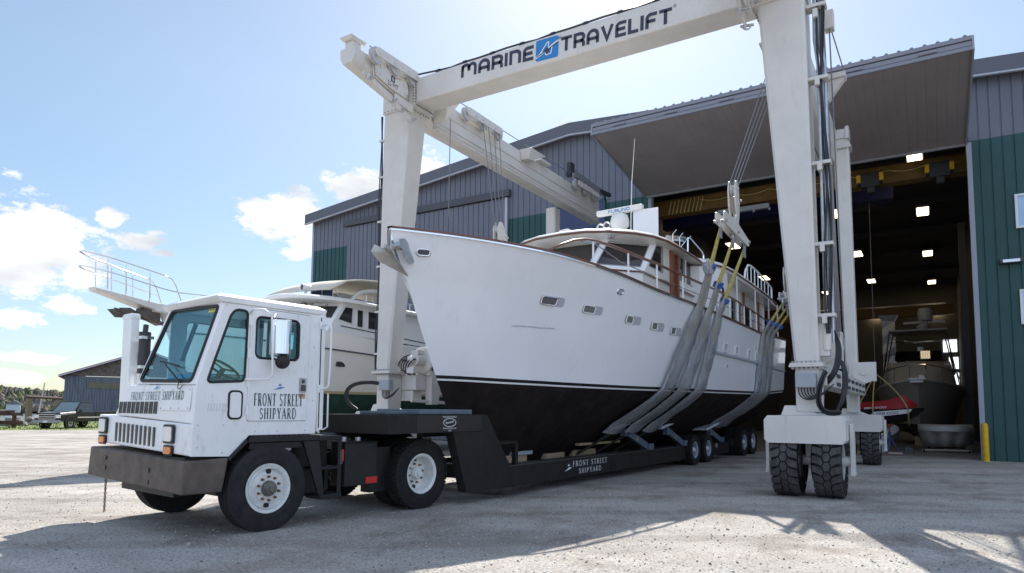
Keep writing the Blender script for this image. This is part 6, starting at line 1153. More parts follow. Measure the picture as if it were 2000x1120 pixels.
for y, z0, k in ((7.5, 1.24, 1), (10.1, 1.20, .9), (13.6, 1.1, .8)):
    b = Rr(); b.bar((-.06, y+.25, z0-.2), (-.06, y+1.6*k, .60), .10, .16); b.bar((-.06, y+.2, z0-.32), (-.06, y+.2, z0-.02), .14, .12); b.cyl((-.12, y+1.6*k, .62), (.02, y+1.6*k, .62), .07); b.box((-.2, y+1.45*k, .545), (.04, y+1.75*k, .70)); arm_ = b.build('pad_arm', mat('arm_grey', (.12, .15, .20), .4, noise=.2), trailer, bevel=.008)
    b = Rr(); dv_ = Vector((0, 1, .14)).normalized(); b.hexa([Vector((-.30, y-.62, z0-.16)), Vector((.16, y-.62, z0-.16)), Vector((.16, y+.55, z0+.02)), Vector((-.30, y+.55, z0+.08)), Vector((-.30, y-.62, z0-.09)), Vector((.16, y-.62, z0-.09)), Vector((.16, y+.55, z0+.09)), Vector((-.30, y+.55, z0+.15))]); b.build('pad', mat('pad_board', (.55, .57, .60), .6, noise=.15), arm_, bevel=.01)
    b = MB(); q = RM @ Vector((.001-.01+.0, y+.75, (z0-.2+.6)/2+.08)); Bq = RM @ basis((-.009, y+.85*k, .845+(z0-1.24)*.4), (0, 1, -.35), (0, .35, 1)); b.face([b.v(Bq @ Vector(p)) for p in ((-.05, -.04, .003), (.05, -.04, .003), (0, .05, .003))]); b.build('warning_mark', yellow_paint, arm_)
def rw(x, y, R_, w, sx=1): c = RM @ Vector((x, y, R_)); wheel(trailer, 'wheel', c, RM.to_3x3() @ Vector((sx, 0, 0)), R_, R_*.52, w, 'drive', .14, rimm=mat('trailer_rim', (.28, .33, .40), .4), nuts=8, hub=rim_white, n=34, holes=0)
for y in (12.0, 13.15):
    rw(.02, y, .42, .26); rw(-.30, y, .42, .26, -1); rw(-2.4, y, .42, .26, -1)
for y in (17.0, 18.1):
    rw(-.0, y, .47, .28); rw(-.33, y, .47, .28, -1); rw(-2.4, y, .47, .28, -1)
# timber and blocks lying on the trailer
def block_(name, c, d, rz, label, cat, m=timber, group=None):
    t = basis(RM @ Vector(c), (math.cos(rz)*_n + math.sin(rz)*_t), (math.cos(rz)*_t - math.sin(rz)*_n)); b = MB(t); b.box((-d[0]/2, -d[1]/2, 0), (d[0]/2, d[1]/2, d[2])); return tag(b.build(name, m, bevel=.006), label, cat, group)
block_('timber_block', (-.75, 3.95, .50), (.3, .95, .14), 0, 'pale sawn timber block on the trailer beside the black stand', 'timber')
block_('timber_block', (-.8, 5.6, .50), (.3, .9, .11), .1, 'pale timber baulk in the middle of the trailer bed', 'timber')
block_('timber_block', (-.8, 6.9, .50), (.3, 1.0, .13), -.05, 'pale timber baulk close to the first grey pad arm', 'timber')
block_('steel_box', (-.7, 4.2, .64), (.3, .7, .07), 0, 'grey flat steel box lying across the foremost timber block', 'box', grey_box)
block_('plank', (-.4, 7.1, .75), (.12, 2.0, .05), .0, 'weathered long plank leaning up to the first pad', 'plank', timber)
b = Rr(); b.box((-1.0, .75, 1.425), (-.1, 2.0, 1.50)); b.box((-.9, .3, 1.425), (-.35, .8, 1.47)); tag(b.build('steel_tray', mat('tray_blue', (.13, .17, .20), .5, noise=.2), bevel=.01), 'blue grey flat steel tray lying on top of the black gooseneck', 'tray')
# ------------------------------------------------------------------ white trawler behind the tractor
C2 = -16.5
def st2(z): return table([(.4, 12.6), (1.0, 11.0), (2.0, 10.45), (2.9, 10.2), (3.77, 9.8), (4.05, 9.62)], z)
SH2 = [(9.6, 4.02), (12, 3.85), (15, 3.62), (17.5, 3.48), (24, 3.45)]
def hb2(s, f):       # f 0 waterline .. 1 sheer
    return lerp(smooth_t([(0, 0), (1, .55), (2.5, 1.15), (4.5, 1.7), (7, 2.0), (14, 2.0)], s), smooth_t([(0, 0), (.5, .55), (1.5, 1.15), (3.2, 1.75), (5.5, 2.12), (14, 2.15)], s), f)
trawler = empty('trawler_yacht', (C2, 17, .4), 0, 'cream and white trawler yacht with a railed bow pulpit standing behind the tractor', 'boat')
def loft2(fs, name, m, nx=36):
    b = MB()
    for sd in (1, -1):
        V = []
        for f in fs:
            row = []
            for i in range(nx+1):
                a = (i/nx)**1.6; y = 10
                for _ in range(6):
                    zs = smooth_t(SH2, y); z = lerp(1.98, zs, f) if f >= 0 else lerp(1.98, .45, -f); ys = st2(z); y = ys + a*(23.5-ys)
                hb = hb2(y-ys, max(0, f)) * (1 if f >= 0 else max(.03, 1-abs(f)**2)**.8)
                row.append(b.v((C2 + sd*hb, y, z)))
            V.append(row)
        for A, B in zip(V, V[1:]):
            for i in range(nx): b.face([A[i], A[i+1], B[i+1], B[i]])
        if sd == 1: keep = V
    for (A, B), (C, D) in zip(zip(keep, keep[1:]), zip(V, V[1:])): b.face([A[-1], C[-1], D[-1], B[-1]])
    return b.build(name, m, trawler, smooth=50, doubles=True)
h2_ = loft2([1, .9, .8, .72], 'upper_topside', deck_white); loft2([.715, .6, .45, .3, .15, .02], 'topside', cream); loft2([.02, -.03], 'boot_stripe', mat('buff_stripe', (.45, .36, .22), .4)); loft2([-.03, -.2, -.4, -.6, -.8, -1], 'underwater_hull', bottom_green)
b = MB(); rs = []
for k in range(24):
    y = lerp(10.4, 23, k/23); zs = smooth_t(SH2, y); z = lerp(1.98, zs, .715); x = C2 + hb2(y-st2(z), .715); rs.append([(x-.02, y, z-.02), (x+.035, y, z-.02), (x+.035, y, z+.02), (x-.02, y, z+.02)])
b.rings(rs); b.build('rub_rail', trim_dark, trawler)
for y, z in ((14.3, 2.80), (15.75, 2.72), (17.4, 2.7)):
    x = C2 + hb2(y - st2(z), (z-1.98)/(smooth_t(SH2, y)-1.98)); B = basis((x, y, z), (.06, 1, 0), (.12, 0, 1)); b = MB(); b.prism(rrect(-.20, -.075, .20, .075, .05), B, .0, .012); p = b.build('porthole', trim_dark, trawler); b = MB(); b.prism(rrect(-.16, -.05, .16, .05, .04), B, .012, .016); b.build('port_glass', glass_dark, p)
b = MB(); A = [(C2-s*hb2(y-st2(smooth_t(SH2, y)), 1), y, smooth_t(SH2, y)-.03) for s in (1,) for y in [9.7+k*.7 for k in range(20)]]; Bq = [(2*C2-x, y, z) for x, y, z in A]
for i in range(19): b.poly([A[i], A[i+1], Bq[i+1], Bq[i]])
b.build('deck', cream, trawler)
# bow pulpit with its rails and anchor
b = MB(); pl = [(-.14, 8.1), (.14, 8.1), (.22, 8.4), (.30, 9.6), (.5, 10.3), (-.5, 10.3), (-.30, 9.6), (-.22, 8.4)]
b.hexa([(C2-.3, 9.5, 3.86), (C2+.3, 9.5, 3.86), (C2+.5, 10.4, 3.8), (C2-.5, 10.4, 3.8), (C2-.32, 9.5, 4.06), (C2+.32, 9.5, 4.06), (C2+.5, 10.4, 4.06), (C2-.5, 10.4, 4.06)]); b.hexa([(C2-.14, 8.15, 4.19), (C2+.14, 8.15, 4.19), (C2+.30, 9.52, 3.90), (C2-.30, 9.52, 3.90), (C2-.16, 8.1, 4.27), (C2+.16, 8.1, 4.27), (C2+.33, 9.52, 4.06), (C2-.33, 9.52, 4.06)]); pu = b.build('pulpit', cream, trawler, bevel=.02)
def prail(zo, y1, tail):
    pts = [(C2+.42, y1, 4.05+zo-.05)] if not tail else [(C2+1.3, 12.6, 3.87+.5), (C2+.42, 10.0, 4.03+zo)]
    return pts + [(C2+.40, 9.6, 4.07+zo), (C2+.30, 8.5, 4.26+zo), (C2+.22, 8.1, 4.32+zo), (C2+.08, 7.85, 4.36+zo), (C2-.08, 7.85, 4.36+zo), (C2-.22, 8.1, 4.32+zo), (C2-.30, 8.5, 4.26+zo), (C2-.40, 9.6, 4.07+zo), (C2-.42, y1, 4.05+zo-.05)]
def posts(s): return [[(C2+s*.3*k0, y, z), (C2+s*.36*k0, y-.02, z+.08), (C2+s*.36*k0, y-.05, z+.70)] for y, z, k0 in ((8.35, 4.24, .75), (8.75, 4.17, .9), (9.3, 4.08, 1.05))]
b = MB(); top = prail(.70, 9.8, False); b.tube([(C2+.44, 10.1, 4.05), (C2+.42, 9.9, 4.55)] + top + [(C2-.42, 9.9, 4.55), (C2-.44, 10.1, 4.05)], .017, 7); b.tube(prail(.36, 9.9, True), .014, 6); b.tube([(C2+.42, 10, 4.39), (C2+1.3, 12.6, 4.36)], .014, 6)
for s in (1, -1): [b.tube(p, .014, 6) for p in posts(s)]
b.build('pulpit_rail', chrome, pu, smooth=60)
b = MB(); b.hexa([(C2-.12, 9.2, 3.75), (C2+.12, 9.2, 3.75), (C2+.12, 9.75, 3.55), (C2-.12, 9.75, 3.55), (C2-.12, 9.25, 3.93), (C2+.12, 9.25, 3.93), (C2+.12, 9.7, 3.93), (C2-.12, 9.7, 3.93)]); b.bar((C2, 8.65, 3.82), (C2, 9.9, 3.60), .06, .09); [b.poly([(C2, 9.5, 3.70), (C2+s*.06, 9.0, 3.9), (C2+s*.26, 8.62, 3.84), (C2+s*.24, 8.8, 3.66)]) for s in (1, -1)]; b.build('anchor', mat('anchor_worn', (.17, .15, .13), .6, metal=.5, noise=.3), pu)
# raised pilothouse
b, g, k_ = MB(), MB(), MB(); sd = -15.0; fz = 3.75
def fr2(corners, holes): panel(b, g, k_, corners, holes, .05, .03, .014)
fr2([(sd, 13.95, fz), (sd, 19.5, fz-.1), (sd, 19.5, 4.70), (sd, 14.62, 4.70)], [([(sd, 14.38, 4.16), (sd, 14.97, 4.08), (sd, 15.0, 4.58), (sd, 14.67, 4.58)], .03), ([(sd, 15.17, 4.02), (sd, 15.44, 4.02), (sd, 15.44, 4.56), (sd, 15.17, 4.56)], .02), ([(sd, 15.65, 4.0), (sd, 16.4, 4.0), (sd, 16.4, 4.56), (sd, 15.65, 4.56)], .03)])
xl2 = 2*C2 - sd
fr2([(-15.9, 13.60, fz), (sd, 13.95, fz), (sd, 14.62, 4.70), (-15.9, 14.27, 4.70)], [([(-15.84, 13.93, 4.24), (-15.10, 14.22, 4.18), (-15.10, 14.49, 4.61), (-15.84, 14.22, 4.64)], .03)])
fr2([(-17.1, 13.60, fz), (-15.9, 13.60, fz), (-15.9, 14.27, 4.70), (-17.1, 14.27, 4.70)], [([(-17.04, 13.91, 4.24), (-15.96, 13.91, 4.24), (-15.96, 14.21, 4.64), (-17.04, 14.21, 4.64)], .03)])
fr2([(xl2, 13.95, fz), (-17.1, 13.60, fz), (-17.1, 14.27, 4.70), (xl2, 14.62, 4.70)], [([(-17.90, 14.22, 4.18), (-17.16, 13.93, 4.24), (-17.16, 14.22, 4.64), (-17.90, 14.49, 4.61)], .03)])
b.box((xl2, 14.0, 3.4), (xl2+.04, 19.5, 4.7)); b.box((xl2, 19.5, 3.4), (sd, 19.55, 4.7)); b.box((sd-.04, 13.96, 3.2), (sd+.003, 19.5, fz-.1)); b.box((-17.3, 13.5, 3.4), (-15.7, 13.64, fz))
ph = b.build('pilothouse', deck_white, trawler); g.build_each('window', glass_dark, ph); k_.build_each('window_seal', mat('seal_white', (.66, .66, .66), .4), ph)
b = MB(); b.tube([(sd+.012, 14.5, 3.98), (sd+.012, 18.5, 3.80)], .014, 6); b.build('stripe', trim_dark, ph)
def ring2(z, k=0.):
    half = [(0, 13.25), (.6, 13.34), (1.1, 13.62), (1.5, 14.05), (1.74, 14.6), (1.8, 15.5), (1.8, 20)]; r = [(C2+x*(1-k*.6), y+(.6*k if y < 16 else 0), z + .08*(1-(x/1.8)**2)) for x, y in half]; return r + [(2*C2-x, y, zz) for x, y, zz in r[::-1][:-1]]
b = MB(); b.rings([ring2(4.68, .5), ring2(4.66, .06), ring2(4.68), ring2(4.75), ring2(4.81, .10), ring2(4.87, .5)]); rf2 = b.build('pilothouse_roof', cream, trawler, smooth=40)
b = MB(); b.cyl((-16.2, 14.16, 4.85), (-16.2, 14.16, 5.08), .04); b.lathe([(.0001, .16), (.09, .15), (.11, .05), (.12, -.10), (.12, -.14), (.09, -.12), (.0001, -.1)], (-16.2, 14.16, 5.19), (.25, 1, 0), 18); b.build('searchlight', deck_white, rf2, smooth=40); b = MB(); b.lathe([(.092, -.122), (.0001, -.10)], (-16.2, 14.16, 5.19), (.25, 1, 0), 18); b.build('lamp_face', trim_dark, rf2)
b = MB(); b.box((-16.1, 13.9, 4.60), (-15.95, 14.02, 4.68)); b.tube([(-15.4, 14.36, 4.66), (-15.5, 14.22, 4.50)], .012, 5); b.tube([(-15.9, 14.2, 4.68), (-15.95, 14.08, 4.52)], .012, 5); b.build_each('wiper', hub_steel, ph)
# flying bridge: windscreen, bimini, helm
b = MB(); top = []
for i in range(9):
    y = lerp(14.1, 19.2, i/8); zc = table([(14.1, 5.06), (14.4, 5.30), (15.0, 5.5), (16.0, 5.62), (19.2, 5.60)], y); top.append([(C2+x, y, zc + .06*(1-(x/1.4)**2)) for x in [-1.45+q*2.9/8 for q in range(9)]])
b.rings(top, False, False); bi = b.build('bimini', mat('canvas_cream', (.66, .61, .50), .8), trawler, smooth=60); so = bi.modifiers.new('thick', 'SOLIDIFY'); so.thickness = .05
b = MB(); [b.tube([(C2+s*1.3, 14.7, 4.84), (C2+s*1.4, 14.2, 5.1)], .014, 6) or b.tube([(C2+s*1.3, 14.7, 4.84), (C2+s*1.4, 15.8, 5.6)], .014, 6) or b.tube([(C2+s*1.3, 16.6, 4.84), (C2+s*1.4, 15.2, 5.5)], .014, 6) or b.tube([(C2+s*1.3, 16.6, 4.84), (C2+s*1.4, 18.6, 5.6)], .014, 6) for s in (1, -1)]; [b.cyl((C2+1.45, 15.6+k*.3, 4.8), (C2+1.45, 15.6+k*.3, 5.08), .012, seg=6) for k in range(10)]; b.tube([(C2+1.45, 15.6, 5.08), (C2+1.45, 18.6, 5.08)], .014, 6); b.build('bimini_frame', chrome, bi)
b = MB(); b.box((C2+.1, 14.6, 4.88), (C2+1.0, 14.63, 5.16)); b.build('bridge_screen', mat('screen_blue', (.04, .07, .16), .15), trawler); b = MB(); b.tube([(C2+.08, 14.6, 4.86), (C2+.08, 14.6, 5.18), (C2+1.02, 14.6, 5.18), (C2+1.02, 14.6, 4.86)], .02, 6); b.cyl((C2+.55, 14.6, 4.88), (C2+.55, 14.6, 5.17), .015); b.build('screen_frame', deck_white, trawler)
b = MB(); b.tube(bez((C2+1.2, 15.2, 4.86), (C2+1.2, 15.4, 5.15), (C2+1.2, 15.7, 5.3), (C2+1.2, 16.6, 5.34), 8), .07, 8); b.box((C2-.6, 15.4, 4.86), (C2+.5, 16.0, 5.22)); b.build('bridge_helm', cream, trawler, bevel=.04)
# after house and mast plate seen past the leg
b = MB(); b.box((C2-1.5, 19.6, 3.3), (C2+1.5, 22.8, 4.25)); b.box((C2-1.95, 18.6, 4.25), (C2+1.95, 23.6, 4.38)); ah = b.build('after_house', deck_white, trawler, bevel=.02); b = MB(); [b.box((C2+1.501, y, 3.6), (C2+1.51, y+.8, 4.1)) for y in (19.7, 20.7, 21.7)]; b.build_each('window', glass_dark, ah)
b = MB(); b.hexa([(C2+1.5, 19.3, 4.38), (C2+1.6, 19.3, 4.38), (C2+1.6, 22.2, 4.38), (C2+1.5, 22.2, 4.38), (C2+1.3, 19.9, 6.1), (C2+1.4, 19.9, 6.1), (C2+1.4, 20.3, 6.1), (C2+1.3, 20.3, 6.1)]); b.build('mast_plate', deck_white, ah); b = MB(); b.tube([(C2+1.9, 18.6, 4.95), (C2+1.9, 23.4, 4.9)], .016, 6); [b.cyl((C2+1.9, y, 4.38), (C2+1.9, y, 4.93), .014, seg=6) for y in (18.7, 20.2, 21.8, 23.3)]; b.build('deck_rail', chrome, ah)
for i, (x, y) in enumerate(((C2, 12.4), (C2, 16), (C2, 20))):
    b = MB(); [b.box((x-.6 + .02*k, y-.15, k*.15), (x+.6-.02*k, y+.15, k*.15+.146)) for k in range(3)]; tag(b.build('keel_block', timber), 'stack of timber keel blocks under the ' + ('bow', 'middle', 'stern')[i] + ' of the white trawler', 'timber', 'keel blocks under the trawler')
# ------------------------------------------------------------------ craft inside the hall
CI, YI = -.45, 34.0
cruiser = empty('sport_cruiser', (CI, 38, .1), 0, 'grey shadowed sport fishing cruiser with a tall tower parked inside the hall', 'boat')
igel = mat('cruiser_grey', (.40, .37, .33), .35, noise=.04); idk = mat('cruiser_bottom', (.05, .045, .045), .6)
def li(fs, name, m):
    b = MB()
    for s in (1, -1):
        V = []
        for f in fs:
            row = []
            for i in range(21):
                a = (i/20)**1.5; zs = lerp(2.95, 2.5, min(1, a*1.6)); z = lerp(1.0, zs, f) if f >= 0 else lerp(1.0, .12, -f); ys = YI + (1-max(0, f))*1.0 + max(0, -f)*1.3; y = lerp(ys, YI+9, a)
                hb = lerp(1.45*(1-(1-a)**2.6), 1.95*(1-(1-a)**4.2), max(0, f)**1.2)*(1 if f >= 0 else (1+f)*.97+.03); row.append(b.v((CI + s*hb, y, z)))
            V.append(row)
        for A, B in zip(V, V[1:]):
            for i in range(20): b.face([A[i], A[i+1], B[i+1], B[i]])
    return b.build(name, m, cruiser, smooth=50, doubles=True)
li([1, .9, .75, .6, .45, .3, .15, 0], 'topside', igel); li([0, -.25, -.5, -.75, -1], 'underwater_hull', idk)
b = MB(); prof = []
for i in range(13): a = (i/12)**1.5; prof.append((1.95*(1-(1-a)**4.2), lerp(YI, YI+9, a), lerp(2.95, 2.5, min(1, a*1.6))))
L_ = [(CI-x, y, z) for x, y, z in prof]; R_ = [(CI+x, y, z) for x, y, z in prof]
for i in range(12): b.poly([L_[i], R_[i], R_[i+1], L_[i+1]])
b.build('foredeck', igel, cruiser); b = MB(); b.tube(L_[::-1] + R_[1:], .05, 6); b.build('gunwale', mat('gunwale_pale', (.55, .53, .5), .4), cruiser)
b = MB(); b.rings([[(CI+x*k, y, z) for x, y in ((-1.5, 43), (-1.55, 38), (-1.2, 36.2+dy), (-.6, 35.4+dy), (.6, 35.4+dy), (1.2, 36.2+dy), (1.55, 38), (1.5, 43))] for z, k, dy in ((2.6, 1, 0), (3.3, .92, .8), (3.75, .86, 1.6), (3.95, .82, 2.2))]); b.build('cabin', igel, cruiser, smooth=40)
b = MB(); b.prism(rpoly([(-1.0, 0), (1.0, 0), (.95, .5), (-.95, .5)], .1), basis((CI, 38.0, 4.0), (1, 0, 0), (0, .3, 1)), 0, .04); b.build('bridge_screen', glass_smoke, cruiser); b = MB(); b.box((CI-.55, 39.3, 4.0), (CI+.3, 39.6, 4.55)); b.cyl((CI+.1, 39, 4.1), (CI+.1, 39, 4.75), .14); b.build('helm_seat', deck_white, cruiser)
b = MB(); b.rings([[(CI+x, y, z) for x, y in ((-1.25, 38.5), (1.25, 38.5), (1.15, 41), (-1.15, 41))] for z in (5.52, 5.6)]); tp = b.build('hard_top', mat('top_grey', (.30, .28, .27), .5), cruiser, bevel=.02)
b = MB()
for s in (1, -1): b.tube([(CI+s*1.45, 37.6, 3.3), (CI+s*1.2, 38.6, 5.5)], .03, 6); b.tube([(CI+s*1.5, 40, 3.4), (CI+s*1.15, 40.8, 5.5)], .03, 6); b.tube([(CI+s*1.6, 38, 2.9), (CI+s*1.2, 38.7, 5.4)], .02, 6); b.tube([(CI+s*1.2, 38.7, 5.2), (CI-s*.2, 38.7, 4.9)], .02, 6)
for z in (4.35, 4.95): b.tube([(CI-1.3, 38.3, z), (CI+1.3, 38.3, z)], .018, 6)
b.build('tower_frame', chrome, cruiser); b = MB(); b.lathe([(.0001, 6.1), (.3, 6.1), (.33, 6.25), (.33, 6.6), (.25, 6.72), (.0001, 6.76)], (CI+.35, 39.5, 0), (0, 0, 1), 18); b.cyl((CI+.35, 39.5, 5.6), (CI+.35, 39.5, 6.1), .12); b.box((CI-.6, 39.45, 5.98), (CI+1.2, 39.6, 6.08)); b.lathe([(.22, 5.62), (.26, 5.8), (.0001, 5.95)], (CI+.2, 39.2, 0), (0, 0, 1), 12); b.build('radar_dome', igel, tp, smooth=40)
b = MB(); rl_ = [(CI+s*x, y, z) for s, x, y, z in ((-1, 1.75, 39, 2.75), (-1, 1.5, 36.3, 3.3), (-1, .9, 35, 3.5), (-1, .3, 34.3, 3.6), (1, .3, 34.3, 3.6), (1, .9, 35, 3.5), (1, 1.5, 36.3, 3.3), (1, 1.75, 39, 2.75))]; b.tube(rl_, .02, 6); [b.tube([p, (lerp(CI, p[0], 1.05), p[1]+.25, 2.7)], .016, 6) for p in rl_[1:-1]]; b.build('bow_rail', chrome, cruiser)
b = MB(); b.box((CI-.35, 33.7, 2.92), (CI+.3, 34.4, 3.0)); b.box((CI-.3, 33.75, 2.8), (CI+.2, 34.2, 2.9)); b.cyl((CI+.15, 34.3, 3.0), (CI+.15, 34.3, 3.15), .12); b.build('anchor_platform', deck_white, cruiser, bevel=.02)
[tag((lambda bb: (bb.box((CI+x-.25, y-.2, .031), (CI+x+.25, y+.2, .45)), bb.build('keel_block', timber))[1])(MB()), 'timber block under the ' + w_ + ' keel of the grey cruiser', 'timber', 'blocks under the cruiser') for x, y, w_ in ((0, 36.5, 'forward'), (0, 40, 'after'))]
skiff = empty('skiff', (.42, 30, .03), 0, 'white blunt bowed skiff with three hull lobes on a low dolly in the hall', 'dinghy')
sk = mat('skiff_white', (.55, .54, .51), .45, noise=.1, nscale=3); b = MB(); NX = 22
def skx(q): return .42 + q*.90
rs = []
for j, (z, k, y0) in enumerate(((.22, .80, 30.75), (.34, .88, 30.45), (.5, .93, 30.28), (.7, .97, 30.15), (.8, 1.0, 30.1))):
    row = []
    for i in range(NX+1):
        q = -1 + 2*i/NX; lobe = abs(math.cos(q*math.pi*1.5))**.7; row.append((skx(q*k), y0 + .95*abs(q)**2.6 + (.45*(1-lobe) if z < .75 else 0), z))
    rs.append(row)
b.rings(rs, False, False); b.rings([rs[-1], [(x, y-.06, z+.03) for x, y, z in rs[-1]], [(x, y-.05, z+.16) for x, y, z in rs[-1]], [(x, y-.02, 1.02) for x, y, z in rs[-1]], [(x, y+.15, 1.05) for x, y, z in rs[-1]]], False, False)
for i in range(NX): b.poly([(rs[-1][i][0], rs[-1][i][1]+.15, 1.05), (rs[-1][i+1][0], rs[-1][i+1][1]+.15, 1.05), (rs[-1][i+1][0], 33, 1.05), (rs[-1][i][0], 33, 1.05)])
b.poly([rs[0][0], rs[0][-1], (1.2, 33, .25), (-.3, 33, .25)]); b.poly([rs[-1][0], (-.48, 33, .8), (-.48, 33, 1.05), (rs[-1][0][0], rs[-1][0][1]+.15, 1.05)]); b.poly([rs[-1][-1], (1.32, 33, .8), (1.32, 33, 1.05), (rs[-1][-1][0], rs[-1][-1][1]+.15, 1.05)])
b.build('skiff_hull', sk, skiff, smooth=45)
dolly = empty('dolly', (.42, 30.5, .03), 0, 'low pale wheeled dolly frame under the white skiff', 'dolly'); b = MB(); b.bar((-.35, 30.2, .12), (1.2, 30.5, .12), .06, .06); b.bar((-.2, 32.6, .12), (1.1, 32.6, .12), .06, .06); b.bar((.42, 30.4, .12), (.42, 32.6, .12), .06, .06); b.build('dolly_frame', mat('pale_wood', (.45, .42, .36), .7), dolly); b = MB(); [b.cyl((x-.03, y, .09), (x+.03, y, .09), .06, seg=12) for x, y in ((-.3, 30.2), (1.15, 30.5), (-.15, 32.6), (1.05, 32.6))]; b.build_each('castor', rubber, dolly)
jet = empty('jet_ski', (-1.35, 30.6, 1.3), 0, 'red and black jet ski hanging in yellow straps inside the hall', 'jet ski')
b = MB(); sec = [(-2.75, 1.55, .35, .40), (-2.2, 1.52, .42, .45), (-1.5, 1.50, .48, .48), (-.9, 1.55, .45, .40), (-.45, 1.62, .28, .25), (-.22, 1.68, .06, .06)]
b.rings([[(x, 30.6-w, z+h*.3), (x, 30.6-w*.7, z-h*.7), (x, 30.6, z-h), (x, 30.6+w*.7, z-h*.7), (x, 30.6+w, z+h*.3)] for x, z, w, h in sec]); jh = b.build('jet_hull', mat('jet_black', (.018, .018, .02), .3), jet, smooth=50)
b = MB(); b.rings([[(x, 30.6-w, z+.12), (x, 30.6-w*.6, zt), (x, 30.6+w*.6, zt), (x, 30.6+w, z+.12)] for (x, z, w, h), zt in zip(sec[:5], (1.85, 1.92, 1.98, 2.2, 1.82))]); b.build('jet_top', mat('jet_red', (.36, .015, .02), .3), jet, smooth=40)
jB = basis((-1.35, 30.12, 1.35), (1, -.0, .06), (0, .15, 1)); b = MB(); b.prism([(-.75, -.0), (.62, .10), (.75, .26), (-.58, .22)], jB, .0, .012); lb = b.build('side_label', plain_white, jh); b = MB(); letters(b, jB, 'SEA-DOO', -.50, .25, .085, .10, slant=.2, d=.016); b.build('lettering', boot_black, lb); b = MB(); letters(b, jB @ Matrix.Translation((-.62, .34, .02)), 'SEA-DOO', -.28, .5, 0, .07, slant=.2, d=.012); b.build('lettering', plain_white, jh)
b = MB()
for xa in (-1.95, -.75): b.tube(bez((-1.85, 30.55, 3.05), (lerp(-1.85, xa, .5), 30.2, 2.6), (xa, 30.02, 1.9), (xa, 30.02, 1.5), 8) + bez((xa, 30.0, 1.45), (xa, 30.1, 1.1), (xa, 30.4, 1.0), (xa, 30.6, 1.0), 6), .022, 6)
b.tube([(-1.85, 30.55, 3.05), (-2.4, 30.3, 1.9), (-2.5, 30.2, 1.5)], .022, 6); sl = b.build('lifting_strap', yellow_strap); tag(sl, 'thin yellow straps holding up the red jet ski', 'strap'); b = MB(); b.cyl((-1.85, 30.55, 3.05), (-1.85, 30.55, 10.0), .012, seg=6); tag(b.build('hoist_cable', wire_steel), 'thin steel cable dropping from the yellow crane to the jet ski straps', 'cable')
t = empty('jack_stand', (-1.35, 28.9, .03), 0, 'blue screw jack stand on the hall floor under the jet ski', 'jack stand'); b = MB(); [b.bar((-1.35, 28.9, .62), (-1.35+.3*math.cos(a), 28.9+.3*math.sin(a), .05), .05, .05) for a in (.4, 2.5, 4.6)]; b.cyl((-1.35, 28.9, .55), (-1.35, 28.9, .8), .05, seg=10); b.build('tripod', mat('jack_blue', (.03, .07, .18), .5), t); b = MB(); b.cyl((-1.35, 28.9, .8), (-1.35, 28.9, 1.02), .025, seg=8); b.bar((-1.5, 28.9, 1.06), (-1.2, 28.9, 1.06), .12, .05); b.build('jack_head', mat('jack_red', (.25, .04, .03), .6), t)
t = empty('oil_drum', (-1.62, 29.0, .03), 0, 'pale upright plastic drum beside the blue jack stand', 'drum'); b = MB(); b.lathe([(.0001, .03), (.15, .03), (.16, .08), (.16, .55), (.15, .62), (.06, .66), (.05, .70), (.0001, .70)], (-1.62, 29.0, 0), (0, 0, 1), 18); b.build('drum_body', grey_box, t, smooth=40); b = MB(); b.cyl((-1.62, 29, .70), (-1.62, 29, .74), .05, seg=12); b.build('cap', deck_white, t)
t = empty('tool_crate', (-2.05, 28.6, .03), 0, 'red and white crate with a white bucket on top near the hall threshold', 'crate'); b = MB(); b.box((-2.25, 28.4, .03), (-1.85, 28.8, .10)); [b.box((x, 28.4, .10), (x+.05, 28.8, .28)) for x in (-2.25, -1.9)]; b.box((-2.25, 28.4, .28), (-1.85, 28.8, .31)); b.build('crate_body', mat('crate_red', (.3, .06, .05), .6), t)
b = MB(); b.lathe([(.0001, .31), (.09, .31), (.11, .42), (.09, .5), (.0001, .52)], (-2.05, 28.6, 0), (0, 0, 1), 14); tag(b.build('bucket', deck_white, smooth=40), 'small white rounded tub sitting on the red crate', 'tub')
for i, (x, y, w, h, m, lab) in enumerate(((-1.15, 28.2, .5, .06, mat('board_pink', (.40, .28, .24), .7), 'buff board lying flat on the hall floor by the threshold'), (-.75, 28.9, .3, .22, mat('box_dark', (.06, .06, .07), .6), 'dark open toolbox on the floor left of the skiff'), (-2.2, 28.0, .35, .07, mat('hose_coil', (.25, .22, .06), .7), 'yellowish coil heap on the floor left of the red crate'))):
    b = MB(); b.hexa([(x-w/2, y-.2, .031), (x+w/2, y-.2, .031), (x+w/2, y+.2, .031), (x-w/2, y+.2, .031), (x-w/2*.85, y-.15, .03+h), (x+w/2*.8, y-.17, .03+h), (x+w/2*.85, y+.15, .03+h), (x-w/2*.8, y+.17, .03+h)]); tag(b.build(('board', 'toolbox', 'rope_coil')[i], m, bevel=.01), lab, ('board', 'toolbox', 'coil')[i])
